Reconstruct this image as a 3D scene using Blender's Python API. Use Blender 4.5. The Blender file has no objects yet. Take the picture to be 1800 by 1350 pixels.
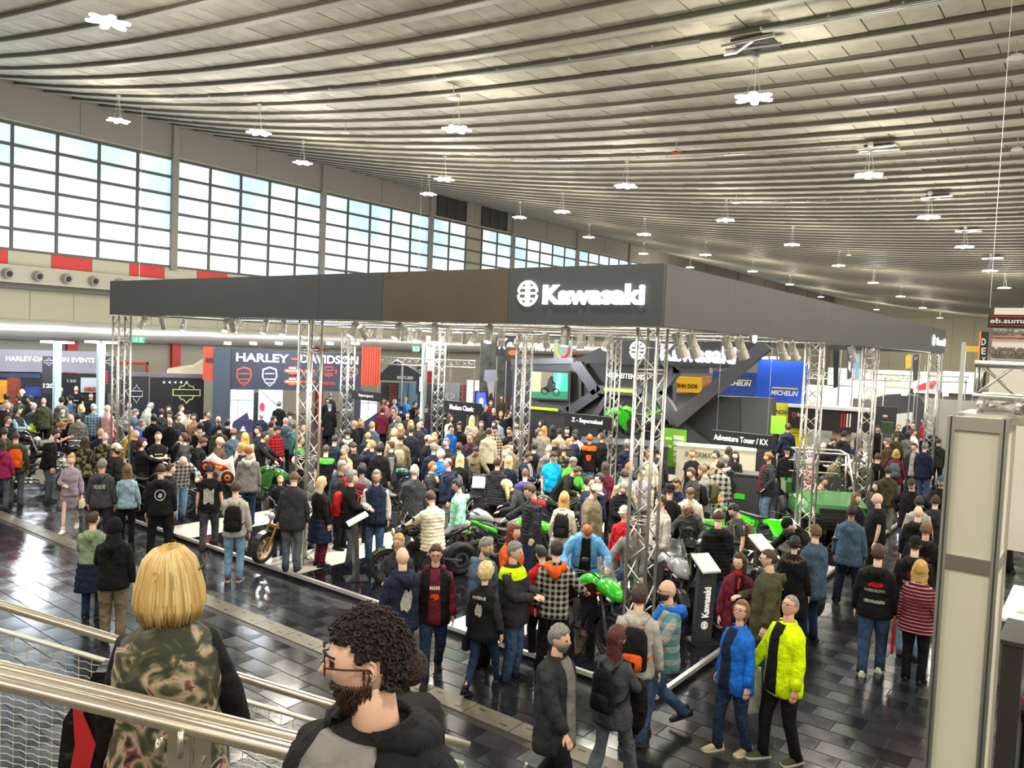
import bpy, bmesh, math, random
import numpy as np
from mathutils import Vector, Matrix
from mathutils.bvhtree import BVHTree
random.seed(7)
SC = bpy.context.scene
COL = SC.collection
# ------------------------------------------------------------------ camera
EYE, FPX = 4.4, 1382.0
PITCH, ROLL, YAW = math.radians(2.869), math.radians(2.404), math.radians(37.35)
_F0 = np.array([math.cos(YAW), math.sin(YAW), 0]); _R0 = np.array([math.sin(YAW), -math.cos(YAW), 0]); _U0 = np.array([0, 0, 1.])
_F = _F0*math.cos(PITCH)-_U0*math.sin(PITCH); _U = _U0*math.cos(PITCH)+_F0*math.sin(PITCH)
_R = _R0*math.cos(ROLL)+_U*math.sin(ROLL); _V = _U*math.cos(ROLL)-_R0*math.sin(ROLL)
cam_d = bpy.data.cameras.new('camera'); cam = bpy.data.objects.new('camera', cam_d); COL.objects.link(cam)
cam_d.sensor_width = 36; cam_d.lens = FPX/1800*36; cam_d.clip_start = .05; cam_d.clip_end = 400
M = Matrix(((_R[0], _V[0], -_F[0], 0), (_R[1], _V[1], -_F[1], 0), (_R[2], _V[2], -_F[2], EYE), (0, 0, 0, 1)))
cam.matrix_world = M
SC.camera = cam
def ray(x, y): return _F+(x-900)/FPX*_R-(y-675)/FPX*_V
def hit(x, y, ax, val):            # where the sight line through a pixel of the photo meets a plane of the hall
    d = ray(x, y); t = (val-(EYE if ax == 2 else 0))/d[ax]
    return np.array([0, 0, EYE])+t*d
def atd(x, y, t): return np.array([0, 0, EYE])+t*ray(x, y)
# ------------------------------------------------------------------ world, exposure
SC.view_settings.view_transform = 'Standard'; SC.view_settings.look = 'None'
SC.view_settings.gamma = 1; SC.view_settings.use_curve_mapping = False
SC.view_settings.exposure = EXPOSURE = 0.28
W = bpy.data.worlds.new('world'); SC.world = W; W.use_nodes = True
W.node_tree.nodes['Background'].inputs[0].default_value = (.78, .86, 1, 1)
W.node_tree.nodes['Background'].inputs[1].default_value = .62
# ------------------------------------------------------------------ materials
MATS = {}
def mat(name, col, rough=.6, metal=0, emit=0, spec=None, noise=0, nscale=8, bump=0, bscale=60, trans=0, alpha=1):
    if name in MATS: return MATS[name]
    m = bpy.data.materials.new(name); m.use_nodes = True; MATS[name] = m
    nt = m.node_tree; b = nt.nodes['Principled BSDF']
    b.inputs['Base Color'].default_value = (*col[:3], 1); b.inputs['Roughness'].default_value = rough
    b.inputs['Metallic'].default_value = metal
    if spec is not None: b.inputs['Specular IOR Level'].default_value = spec
    if emit:
        b.inputs['Emission Color'].default_value = (*col[:3], 1); b.inputs['Emission Strength'].default_value = emit
    if trans: b.inputs['Transmission Weight'].default_value = trans
    if alpha < 1: b.inputs['Alpha'].default_value = alpha
    m.diffuse_color = (*col[:3], 1)
    if noise or bump:
        tc = nt.nodes.new('ShaderNodeTexCoord'); n = nt.nodes.new('ShaderNodeTexNoise')
        n.inputs['Scale'].default_value = nscale; n.inputs['Detail'].default_value = 5
        nt.links.new(tc.outputs['Object'], n.inputs['Vector'])
        if noise:
            r = nt.nodes.new('ShaderNodeMapRange'); r.inputs[3].default_value = 1-noise; r.inputs[4].default_value = 1+noise
            r.inputs[1].default_value = .3; r.inputs[2].default_value = .7
            nt.links.new(n.outputs[0], r.inputs[0])
            mx = nt.nodes.new('ShaderNodeVectorMath'); mx.operation = 'SCALE'; mx.inputs[0].default_value = col[:3]
            nt.links.new(r.outputs[0], mx.inputs['Scale']); nt.links.new(mx.outputs[0], b.inputs['Base Color'])
        if bump:
            n2 = nt.nodes.new('ShaderNodeTexNoise'); n2.inputs['Scale'].default_value = bscale; n2.inputs['Detail'].default_value = 3
            nt.links.new(tc.outputs['Object'], n2.inputs['Vector'])
            bp = nt.nodes.new('ShaderNodeBump'); bp.inputs['Strength'].default_value = bump; bp.inputs['Distance'].default_value = .045 if bscale == 9.5 else .02
            nt.links.new(n2.outputs[0], bp.inputs['Height']); nt.links.new(bp.outputs[0], b.inputs['Normal'])
    return m
def srgb(h):
    h = h.lstrip('#'); c = [int(h[i:i+2], 16)/255 for i in (0, 2, 4)]
    return tuple(x/12.92 if x <= .04045 else ((x+.055)/1.055)**2.4 for x in c)
# ------------------------------------------------------------------ mesh helpers
def link(name, me, parent=None, loc=None):
    o = bpy.data.objects.new(name, me); COL.objects.link(o)
    if parent is not None: o.parent = parent
    if loc is not None: o.location = loc
    return o
def tag(o, label=None, cat=None, group=None, kind=None):
    if label: o['label'] = label
    if cat: o['category'] = cat
    if group: o['group'] = group
    if kind: o['kind'] = kind
    return o
def empty(name, loc, label=None, cat=None, group=None, rz=0):
    o = link(name, None, None, loc); o.rotation_euler.z = rz; o.empty_display_size = .1
    return tag(o, label, cat, group)
class MB:
    """collects polygons, then links them as ONE mesh object"""
    def __init__(s): s.v = []; s.f = []; s.m = []; s.n = 0
    def add(s, v, f, m=0):
        v = np.asarray(v, float).reshape(-1, 3); s.v.append(v)
        s.f.extend([tuple(i+s.n for i in q) for q in f]); s.m.extend([m]*len(f)); s.n += len(v); return s
    def box(s, c, d, rot=None, m=0):
        x, y, z = d[0]/2, d[1]/2, d[2]/2
        v = np.array([(-x,-y,-z),(x,-y,-z),(x,y,-z),(-x,y,-z),(-x,-y,z),(x,-y,z),(x,y,z),(-x,y,z)])
        if rot is not None: v = v@np.array(rot.to_3x3()).T
        return s.add(v+np.array(c), [(0,3,2,1),(4,5,6,7),(0,1,5,4),(1,2,6,5),(2,3,7,6),(3,0,4,7)], m)
    def bb(s, a, b, m=0):
        a = np.array(a, float); b = np.array(b, float); return s.box((a+b)/2, np.abs(b-a), None, m)
    def hexa(s, v8, m=0): return s.add(v8, [(0,3,2,1),(4,5,6,7),(0,1,5,4),(1,2,6,5),(2,3,7,6),(3,0,4,7)], m)
    def prism(s, poly, vec, m=0):     # poly: 3D points (planar), vec: extrusion
        p = np.asarray(poly, float); n = len(p); q = p+np.asarray(vec, float)
        f = [tuple(range(n))[::-1], tuple(range(n, 2*n))]+[(i, (i+1) % n, n+(i+1) % n, n+i) for i in range(n)]
        return s.add(np.vstack([p, q]), f, m)
    def tube(s, pts, r, n=8, m=0, cap=True):
        pts = [np.asarray(p, float) for p in pts]; k = len(pts)
        r = [r]*k if np.isscalar(r) else r
        rings = []; prev = None
        for i, p in enumerate(pts):
            t = pts[min(i+1, k-1)]-pts[max(i-1, 0)]; t = t/(np.linalg.norm(t)+1e-9)
            if prev is None:
                a = np.array([0, 0, 1.]) if abs(t[2]) < .9 else np.array([1., 0, 0]); u = np.cross(t, a)
            else: u = prev-t*np.dot(prev, t)
            u /= np.linalg.norm(u)+1e-9; w = np.cross(t, u); prev = u
            rr = r[i] if not np.isscalar(r[i]) else (r[i], r[i])
            a = np.linspace(0, 2*math.pi, n, endpoint=False)
            rings.append(p+np.outer(np.cos(a)*rr[0], u)+np.outer(np.sin(a)*rr[1], w))
        return s.loft(rings, m, cap)
    def loft(s, rings, m=0, cap=True, close=True):
        n = len(rings[0]); k = len(rings); v = np.vstack(rings); f = []
        for j in range(k-1):
            for i in range(n if close else n-1):
                f.append((j*n+i, j*n+(i+1) % n, (j+1)*n+(i+1) % n, (j+1)*n+i))
        if cap: f.append(tuple(range(n))[::-1]); f.append(tuple((k-1)*n+i for i in range(n)))
        return s.add(v, f, m)
    def disc(s, c, axis, r, h, n=16, m=0, r2=None):
        c = np.asarray(c, float); ax = np.asarray(axis, float); ax /= np.linalg.norm(ax)
        return s.tube([c-ax*h/2, c+ax*h/2], [r, r2 or r], n, m)
    def arr(s): return np.vstack(s.v), s.f
    def build(s, name, mats, parent=None, smooth=False, kind=None, label=None):
        me = bpy.data.meshes.new(name); v = np.vstack(s.v) if s.v else np.zeros((0, 3))
        me.from_pydata(v.tolist(), [], s.f)
        if not isinstance(mats, (list, tuple)): mats = [mats]
        for q in mats: me.materials.append(q)
        if len(mats) > 1: me.polygons.foreach_set('material_index', s.m)
        if smooth: me.polygons.foreach_set('use_smooth', [True]*len(me.polygons))
        o = link(name, me, parent)
        if kind: o['kind'] = kind
        if label: o['label'] = label
        return o
def text_mesh(txt, size, ext=.01, bold=.0, shear=0, space=1.0, align='CENTER', sx=1.0):
    """flat lettering as vertices/faces in x (reading direction), y (up), z (thickness)"""
    c = bpy.data.curves.new('t', 'FONT'); c.body = txt; c.size = size; c.extrude = ext; c.offset = bold
    c.align_x = align; c.align_y = 'CENTER'; c.shear = shear; c.space_character = space; c.resolution_u = 3
    o = bpy.data.objects.new('t', c); me = bpy.data.meshes.new_from_object(o)
    v = np.zeros(len(me.vertices)*3); me.vertices.foreach_get('co', v); v = v.reshape(-1, 3)
    f = [tuple(p.vertices) for p in me.polygons]
    bpy.data.objects.remove(o); bpy.data.curves.remove(c); bpy.data.meshes.remove(me)
    v[:, 0] *= sx
    return v, f
def put(v, o, ux, uy, uz=None):
    ux = np.asarray(ux, float); uy = np.asarray(uy, float)
    if uz is None: uz = np.cross(ux, uy)
    v = np.asarray(v, float)
    return np.asarray(o, float)+np.outer(v[:, 0], ux)+np.outer(v[:, 1], uy)+np.outer(v[:, 2], uz)
# ------------------------------------------------------------------ common materials
BLACKM = mat('black_plastic', (.012, .012, .013), .45)
ALU = mat('aluminium', (.62, .61, .58), .32, .9)
STEEL = mat('brushed_steel', (.6, .57, .52), .28, .95, noise=.06, nscale=30)
WHITE = mat('white_paint', (.75, .75, .72), .5)
WGLOW = mat('white_lit_letters', (1, 1, 1), .5, emit=1.6)
RED = mat('red_paint', srgb('b8231c'), .5)
BEIGE = mat('beige_wall_panel', srgb('a09d8c'), .7, noise=.04, nscale=.7)
DARKG = mat('dark_grey_board', srgb('34383c'), .55)
# ------------------------------------------------------------------ hall shell
WALLY, X0, X1, Y1 = 36.4, -14.0, 132.0, -34.0
def zc(y): return 10.3+.00268*(y+2)**2
floor = MB().bb((X0, Y1, -.3), (X1, WALLY+.5, -.008)).build('floor', mat('floor_joint', srgb('2e2c29'), .5))
floor['kind'] = 'structure'
def floor_mat(name, d):
    m = mat(name, (.022+d, .023+d, .025+d), .16, spec=.6, noise=.35, nscale=1.3)
    nt = m.node_tree; b = nt.nodes['Principled BSDF']
    tc = nt.nodes.new('ShaderNodeTexCoord'); n = nt.nodes.new('ShaderNodeTexNoise'); n.inputs['Scale'].default_value = 2.2; n.inputs['Detail'].default_value = 8
    nt.links.new(tc.outputs['Object'], n.inputs[0]); r = nt.nodes.new('ShaderNodeMapRange')
    r.inputs[1].default_value = .35; r.inputs[2].default_value = .7; r.inputs[3].default_value = .10; r.inputs[4].default_value = .34
    nt.links.new(n.outputs[0], r.inputs[0]); nt.links.new(r.outputs[0], b.inputs['Roughness'])
    return m
FM = [floor_mat('dark_floor_tile', 0), floor_mat('dark_floor_tile_worn', .012), floor_mat('dark_floor_tile_black', -.009)]
TL, TW = .6, .3
def tile_geo(mb, x, y, z=0.0, g=.004):
    a, b = x+g, x+TW-g; c, d = y+g, y+TL-g; e = .003
    mb.add([(a,c,-.008),(b,c,-.008),(b,d,-.008),(a,d,-.008),(a+e,c+e,z),(b-e,c+e,z),(b-e,d-e,z),(a+e,d-e,z)],
           [(4,5,6,7),(0,1,5,4),(1,2,6,5),(2,3,7,6),(3,0,4,7)], random.choice((0, 0, 1, 2)))
cells = []
for i in range(int((-2)/TW), int(40/TW)):
    for j in range(-24, 62):
        x = i*TW; y = j*TL+(TL/2 if i % 2 else 0); c = np.array([x+.15, y+.3, 0])-np.array([0, 0, EYE])
        zz = c@_F
        if zz < 2: continue
        px, py = 900+FPX*(c@_R)/zz, 675-FPX*(c@_V)/zz
        if -90 < px < 1890 and py < 1440 and zz < 45 and y < WALLY-.7 and not (7.0 < x+.15 < 7.35): 
            if not (9.3 < x < 29.6 and 4.9 < y < 18.4): cells.append((zz, x, y, px, py))
cells.sort()
vis = [c for c in cells if -20 < c[3] < 1650 and c[4] < 1360]
near = set((c[1], c[2]) for c in vis[:290])
tm = {}
for zz, x, y, px, py in vis[:290]:
    k = random.choice((0, 0, 1, 2))
    if k not in tm:
        mb = MB(); tile_geo(mb, 0, 0); mb.m = [0]*len(mb.m); o = mb.build('floor_tile', FM[k], floor); tm[k] = o.data; o.location = (x, y, 0)
    else: link('floor_tile', tm[k], floor, (x, y, 0))
mb = MB()
for zz, x, y, px, py in cells:
    if (x, y) not in near: tile_geo(mb, x, y)
mb.build('floor_tiles_beyond', FM, floor, kind='stuff')
duct = MB(); dm = mat('floor_duct_cover', srgb('6b675a'), .45, .2, noise=.15, nscale=5)
for k in range(60):
    y = -6+k*.7; duct.bb((7.02, y+.006, -.008), (7.32, y+.694, .004))
o = duct.build('trim_1', dm); o['kind'] = 'structure'; o['label'] = 'pale strip of cable duct covers let into the dark floor'
mb = MB()
for k in range(60):
    y = -6+k*.7; mb.bb((7.1, y+.1, .003), (7.12, y+.2, .006)); mb.bb((7.22, y+.5, .003), (7.24, y+.6, .006))
mb.build('duct_slots', BLACKM, o, kind='stuff')
# left wall (the glazed one) ---------------------------------------------------------
def struct(name, mb, m, parent=None, **k):
    o = mb.build(name, m, parent, **k)
    if parent is None: o['kind'] = 'structure'
    return o
yw = WALLY
mb = MB(); mb.bb((X0, yw, -.1), (X1, yw+.4, 7.44)); mb.bb((X0, yw, 12.62), (X1, yw+.4, 14.6)); wl = struct('wall_left', mb, BEIGE)
GREYW = mat('grey_wall', srgb('858077'), .7)
mb = MB(); 
for k in range(30): mb.bb((2.6+k*4.44, yw-.05, 12.75), (2.6+k*4.44+4.38, yw, 14.15))
mb.build('wall_panel_upper', GREYW, wl, kind='stuff')
MULL = mat('window_steel', srgb('55544c'), .5, .4)
BAY, BX = 8.9, 2.55
def pane_mat(k, c, e):
    m = mat('frosted_pane_%s' % k, c, .3, emit=e); nt = m.node_tree; b = nt.nodes['Principled BSDF']
    tc = nt.nodes.new('ShaderNodeTexCoord'); n = nt.nodes.new('ShaderNodeTexNoise'); n.inputs['Scale'].default_value = .35; n.inputs['Detail'].default_value = 3
    g = nt.nodes.new('ShaderNodeNewGeometry'); nt.links.new(g.outputs['Position'], n.inputs[0])
    r = nt.nodes.new('ShaderNodeValToRGB'); r.color_ramp.elements[0].position = .4; r.color_ramp.elements[1].position = .62
    r.color_ramp.elements[0].color = (*srgb('9cc4da'), 1); r.color_ramp.elements[1].color = (*srgb('e6f6fb'), 1)
    nt.links.new(n.outputs[0], r.inputs[0]); nt.links.new(r.outputs[0], b.inputs['Emission Color'])
    return m
PANE = pane_mat('a', srgb('cfe6f2'), .74)
pane_me = MB().bb((0, 0, 0), (BAY/5-.16, .03, .85-.12)).build('pane', PANE); pane_data = pane_me.data; bpy.data.objects.remove(pane_me)
wn = 0
for b in range(-1, 13):
    xa = BX+b*BAY+.1; wn += 1
    if b > 8:
        w = struct('window_%d' % wn, MB().bb((xa, yw+.1, 7.5), (xa+BAY-.35, yw+.14, 12.6)), PANE); continue
    mb = MB()
    for i in range(6):
        x = xa+i*(BAY-.2)/5; mb.bb((x-.05, yw-.02, 7.44), (x+.05, yw+.12, 12.62))
    for j in range(7):
        z = 7.46+j*.855; mb.bb((xa, yw-.04, z-.055), (xa+BAY-.25, yw+.12, z+.055))
    w = struct('window_%d' % wn, mb, MULL)
    for i in range(5):
        for j in range(6):
            if b == 4 and i in (2, ): 
                continue
            link('pane', pane_data, w, (xa+i*(BAY-.2)/5+.05, yw+.05, 7.46+j*.855+.055))
    if b == 4: MB().bb((xa+2*(BAY-.2)/5-.1, yw+.06, 7.44), (xa+3*(BAY-.2)/5+.2, yw+.3, 12.6)).build('chimney_shaft', BEIGE, w)
mb = MB()
for b in range(-1, 14):
    x = BX+b*BAY; mb.bb((x-.25, yw-.22, 5.9 if b % 2 else 7.3), (x+.05, yw, 14.2))
struct('trim_2', mb, GREYW)['label'] = 'grey steel posts between the window bays'
# vent grilles above the far bay
for k, x in enumerate((38.6, 43.2)):
    g = MB(); g.bb((x, yw-.12, 12.75), (x+2.9, yw-.06, 14.1)); o = struct('trim_%d' % (3+k), g, BLACKM)
    g = MB()
    for q in range(12): g.bb((x+.1, yw-.16, 12.85+q*.1), (x+2.8, yw-.12, 12.89+q*.1))
    for q in range(4): g.bb((x+q*.95, yw-.18, 12.75), (x+q*.95+.06, yw-.12, 14.1))
    g.build('vent_slat', mat('vent_slat', srgb('3b3a36'), .5), o, kind='stuff')
# red and beige band, duct with nozzles, dark beam
for k in range(46):
    x = -8.7+k*1.68*2; 
    if x > 96: break
    o = MB().bb((x, yw-.05, 6.84), (x+1.66, yw, 7.40)).build('wall_tile_red', RED, wl)
    MB().bb((x+1.68, yw-.05, 6.84), (x+1.68+1.66, yw, 7.40)).build('wall_tile_beige', mat('pale_panel', srgb('aaa792'), .6), wl)
o = struct('trim_5', MB().bb((X0, yw-.55, 6.08), (X1, yw, 6.80)), mat('vent_duct_paint', srgb('a3a08f'), .6)); o['label'] = 'beige ventilation duct with round nozzles under the windows'
for k in range(11):
    x = 11.8+k*1.13
    if k > 5 and x > 16.9: break
    nz = MB(); nz.disc((x, yw-.58, 6.42), (0, 1, 0), .23, .1, 20); nz.disc((x, yw-.68, 6.42), (-.25, 1, .2), .19, .16, 20)
    q = nz.build('air_nozzle', mat('nozzle_grey', srgb('8b887a'), .5), o, smooth=False)
    MB().disc((x+.02, yw-.77, 6.40), (-.25, 1, .2), .12, .02, 16).build('nozzle_mouth', BLACKM, q)
o = struct('trim_6', MB().bb((X0, yw-.3, 5.86), (X1, yw, 6.07)), mat('dark_beam', srgb('5d5a51'), .6))
mb = MB()
for k in range(60): mb.bb((X0+k*1.75, yw-.04, 4.6), (X0+k*1.75+1.73, yw, 5.84))
mb.build('wall_panel', mat('beige_panel2', srgb('99957f'), .65), wl, kind='stuff')
# silver foil duct (crumpled sheet)
n = 160; pts = []
rings = []
for i in range(n+1):
    x = X0+i*(96-X0)/n
    prof = [(yw-.02, 3.76), (yw-.5, 3.74), (yw-.75, 3.92), (yw-.8, 4.2), (yw-.72, 4.5), (yw-.4, 4.6), (yw-.02, 4.6)]
    rings.append(np.array([(x, a+(random.uniform(-.05, .05) if 0 < q < 6 else 0), c+(random.uniform(-.02, .02) if 0 < q < 6 else 0)) for q, (a, c) in enumerate(prof)]))
FOIL = mat('silver_foil', (.62, .61, .6), .32, .55, bump=.5, bscale=1.2)
o = struct('trim_7', MB().loft(rings), FOIL, smooth=True); o['label'] = 'long silver sheet-metal duct running along the beige wall'
for k, x in enumerate((15.4, 20.2, 29, 38, 47, 56)):
    struct('trim_%d' % (8+k), MB().bb((x, yw-.3, 0), (x+.42, yw, 3.75)), mat('red_column', srgb('a02320'), .5))
mb = MB(); mb.bb((11, yw-.08, 0), (90, yw, 3.7))
mb.build('lower_wall_panel', mat('grey_beige_wall', srgb('8c8a7c'), .7), wl)
o = struct('door_1', MB().bb((17.2, yw-.12, 0), (19.0, yw-.08, 2.75)), mat('door_grey', srgb('777568'), .6))
mb = MB(); mb.bb((17.1, yw-.16, 2.75), (19.1, yw-.08, 2.85)); mb.bb((19.0, yw-.16, 0), (19.1, yw-.08, 2.85)); mb.build('door_frame', RED, o)
MB().box((17.35, yw-.2, 1.05), (.12, .04, .03)).build('door_handle', STEEL, o)
# end wall and wall on the far side of the hall
mb = MB(); mb.bb((X1, Y1, -.1), (X1+.4, WALLY, 14.5)); we = struct('wall_end', mb, mat('end_wall', srgb('aaa68f'), .7))
mb = MB()
for k in range(26): 
    for j in range(3): mb.bb((X1-.06, Y1+.1+k*2.8, .2+j*3.6), (X1, Y1+.1+k*2.8+2.75, .2+j*3.6+3.55))
mb.build('end_wall_panel', mat('end_wall2', srgb('b4af95'), .7), we, kind='stuff')
struct('wall_right', MB().bb((X0, Y1-.4, -.1), (X1, Y1, 13.2)), BEIGE)
struct('wall_back', MB().bb((X0-.4, Y1, -.1), (X0, WALLY, 14.6)), BEIGE)
# ------------------------------------------------------------------ ceiling: hanging roof, ribs across
ys = np.linspace(WALLY+.3, Y1, 34)
def strip(xa, xb, dz0, dz1, ys=ys):
    return [np.array([(xa, y, zc(y)+dz0), (xb, y, zc(y)+dz0), (xb, y, zc(y)+dz1), (xa, y, zc(y)+dz1)]) for y in ys]
ceil = struct('ceiling', MB().loft(strip(X0, X1, .12, .3)), mat('ceiling_deck', srgb('6e6a5e'), .8))
RIBM = mat('ceiling_rib', srgb('6a665c'), .7); RIBF = mat('ceiling_rib_flange', srgb('b3ae9f'), .55)
RS = 1.12
def rib_mesh():
    mb = MB(); mb.loft(strip(-.035, .035, -.085, .13)); mb.loft(strip(-.085, .085, -.105, -.08), 1)
    return mb
o = rib_mesh().build('ceiling_beam', [RIBM, RIBF], ceil); rd = o.data; o.location.x = X0+.5
nr = int((X1-X0)/RS)
for k in range(1, nr):
    link('ceiling_beam', rd, ceil, (X0+.5+k*RS, 0, 0))
CP = [mat('ceiling_panel_%d' % i, srgb(c), .85, noise=.12, nscale=3, bump=.6, bscale=14) for i, c in enumerate(('c6c0ae', 'bdb7a5', 'cdc7b5'))]
def cpanel(mb, k, j, L=.62):
    x = X0+.5+k*RS; ya = 36.2-j*L; yb = ya-L+.02; g = .06
    h = .02+random.uniform(0, .02)
    mb.hexa([(x+g, yb, zc(yb)+h), (x+RS-g, yb, zc(yb)+h), (x+RS-g, ya, zc(ya)+h), (x+g, ya, zc(ya)+h),
             (x+g, yb, zc(yb)+.12), (x+RS-g, yb, zc(yb)+.12), (x+RS-g, ya, zc(ya)+.12), (x+g, ya, zc(ya)+.12)], random.randrange(3))
cand = []
for k in range(nr-1):
    for j in range(112):
        x = X0+.5+(k+.5)*RS; y = 36.2-(j+.5)*.62; c = np.array([x, y, zc(y)-EYE]); zz = c@_F
        if zz < 1: cand.append((999, k, j, 0)); continue
        px, py = 900+FPX*(c@_R)/zz, 675-FPX*(c@_V)/zz
        cand.append((zz if (-30 < px < 1830 and py > -20) else 999, k, j, zz))
cand.sort()
for zz, k, j, _ in cand[:290]:
    mb = MB(); cpanel(mb, k, j); q = mb.m[0]; mb.m = [0]*len(mb.m); mb.build('ceiling_panel', CP[q], ceil)
mb = MB()
for zz, k, j, z0 in cand[290:]:
    if z0 < 60: cpanel(mb, k, j)
    elif j % 6 == 0:
        x = X0+.5+k*RS; ya = 36.2-j*.62; yb = ya-.62*6+.02
        mb.hexa([(x+.06, yb, zc(yb)+.03), (x+RS-.06, yb, zc(yb)+.03), (x+RS-.06, ya, zc(ya)+.03), (x+.06, ya, zc(ya)+.03), (x+.06, yb, zc(yb)+.12), (x+RS-.06, yb, zc(yb)+.12), (x+RS-.06, ya, zc(ya)+.12), (x+.06, ya, zc(ya)+.12)], random.randrange(3))
mb.build('ceiling_panels_beyond', CP, ceil, kind='stuff')
# cable conduits and open hatches in the roof
def conduit(xk, ya, yb, lab):
    pts = [(xk, y, zc(y)-.24) for y in np.linspace(ya, yb, 24)]
    mb = MB(); mb.tube(pts, .022, 6); mb.tube([(p[0]+.07, p[1], p[2]) for p in pts], .018, 6)
    for p in pts[::2]: mb.box((p[0]+.035, p[1], p[2]+.03), (.14, .03, .05))
    tag(mb.build('cable_conduit', ALU), lab, 'conduit')
conduit(14.0, 29, 6.6, 'long cable conduit along the ceiling left of the nearest dark hatch')
conduit(14.0, 5.4, -8, 'cable conduit on the ceiling right of the nearest dark hatch')
conduit(23.0, 18, 6, 'cable conduit on the ceiling leading to the second dark hatch')
conduit(31.4, 13, 5.8, 'farthest cable conduit on the ceiling, leading to the third hatch')
for (x, y, lab) in ((14.55, 5.75, 'nearest'), (23.4, 5.5, 'second nearest'), (31.2, 5.3, 'third'), (39.4, 5.4, 'fourth'), (50, 5.6, 'farthest')):
    h = empty('ceiling_hatch', (x, y, zc(y)-.2), lab+' open black hatch in the ceiling above the row of lamps', 'hatch')
    mb = MB(); mb.bb((-.25, -.35, -.02), (.55, .35, .03)); mb.build('hatch_opening', BLACKM, h)
    mb = MB(); mb.tube([(-.3, -.5, -.08), (-.3, .5, -.08)], .03, 6); mb.tube([(.1, -.5, -.1), (-.1, .5, -.1)], .03, 6); mb.tube([(-.3, -.1, -.1), (-.05, .3, -.16), (.1, .6, -.1)], .03, 6); mb.build('hatch_bracket', ALU, h)
# ------------------------------------------------------------------ flower shaped ceiling lamps
LAMPE = mat('lamp_glow', (1, .96, .84), .5, emit=14)
LAMPS = [(190,38),(208,212),(455,233),(532,286),(803,227),(781,315),(753,341),(1325,172),(1100,327),(1527,308),(988,372),(913,382),(1275,387),(1632,382),(1035,417),(1132,412),(1392,430),(1695,434),(1131,446),(1240,448),(1323,477),(1474,467),(1740,476),(1388,500),(1535,497),(1443,522),(1583,521),(1765,506),(1622,541),(1213,470)]
LL = ['nearest flower-shaped lamp, high in the corner left of all others', 'lit lamp above the first big window, close to the wall', 'lit lamp between the first and second big windows, under the ribs', 'lit lamp just above the second big window', 'large lit lamp under the smoke detector in the middle of the ceiling', 'lit lamp above the third window, left of the vent grilles', 'lamp with a hanging wire beside the dark vent grilles', 'largest lamp, hanging below the nearest dark ceiling hatch', 'lit lamp over the corner of the dark canopy, second along its row', 'lit lamp hanging below the second dark hatch', 'lit lamp right of the vent grilles, away from the wall', 'small lamp in front of the second vent grille', 'lit lamp straight below a small projector on the ceiling', 'lit lamp hanging below the third dark hatch', 'small lamp over the fifth big window', 'small lamp right of the one over the fifth window', 'lit lamp four places along the middle row', 'lit lamp hanging below the fourth dark hatch', 'tiny lamp against the grey wall strip above the far windows', 'tiny lamp above the grey side of the canopy near its corner', 'tiny lamp above the grey canopy, fourth along its row', 'small lamp in the middle row beyond the fourth one', 'small lamp under the fifth hatch at the edge of the photo', 'tiny lamp low over the sloping canopy edge', 'small lamp two rows before the beige end wall', 'lamp almost touching the sloping canopy edge', 'small lamp next to last in the middle row', 'farthest lamp in the row of the dark hatches', 'farthest lamp, just in front of the beige end wall', 'faint lamp at the end of the window wall']
def lamp_parts():
    petal = MB()
    for k in range(6):
        a = k*math.pi/3+.3; c, s = math.cos(a), math.sin(a); R_ = Matrix.Rotation(a, 3, 'Z')
        pts = [(.1, 0), (.17, .075), (.34, .1), (.47, .07), (.5, 0), (.47, -.07), (.34, -.1), (.17, -.075)]
        p3 = [tuple(R_ @ Vector((x, y, -.03))) for x, y in pts]
        petal.prism(p3, (0, 0, .035))
    hub = MB(); hub.disc((0, 0, .02), (0, 0, 1), .12, .08, 12)
    for k in range(6):
        a = k*math.pi/3+.3; hub.tube([(0, 0, .04), (.3*math.cos(a), .3*math.sin(a), .02)], .02, 5)
    wire = MB(); 
    for a in (.3, 2.4, 4.5): wire.tube([(.14*math.cos(a), .14*math.sin(a), .04), (.02*math.cos(a), .02*math.sin(a), .78)], .006, 4)
    wire.disc((0, 0, .82), (0, 0, 1), .07, .1, 8)
    return petal, hub, wire
pm, hm, wm = [m_.build(n_, q_) for m_, n_, q_ in zip(lamp_parts(), ('petals', 'hub', 'suspension'), (LAMPE, WHITE, ALU))]
pd, hd, wd = pm.data, hm.data, wm.data
for o in (pm, hm, wm): bpy.data.objects.remove(o)
lp = []
for i, (x, y) in enumerate(LAMPS):
    t = 10
    for _ in range(60):
        p = atd(x, y, t); z = zc(p[1])-1.1; t = (z-EYE)/ray(x, y)[2]
    lp.append((p, LL[i]))
for X_ in (-8, -.5, 7.4, 15.5, 23.5, 31.3, 40):
    for Y_ in (-24, -16.5, -9, -1.8, 5.8): 
        if Y_ == 5.8 and X_ > 8: continue
        lp.append((np.array([X_, Y_, zc(Y_)-1.1]), None))
for X_, Y_, n_ in ((119, 27, 'left'), (119, 19, 'middle'), (119, 11, 'right')): lp.append((np.array([X_, Y_, zc(Y_)-1.1]), 'tiny lamp added to brighten the beige end wall, %s one of three' % n_))  # three extra lamps, added to brighten the dark end wall
for X_ in (-8, -.5): 
    for Y_ in (13.7, 21.5, 29): lp.append((np.array([X_, Y_, zc(Y_)-1.1]), None))
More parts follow.
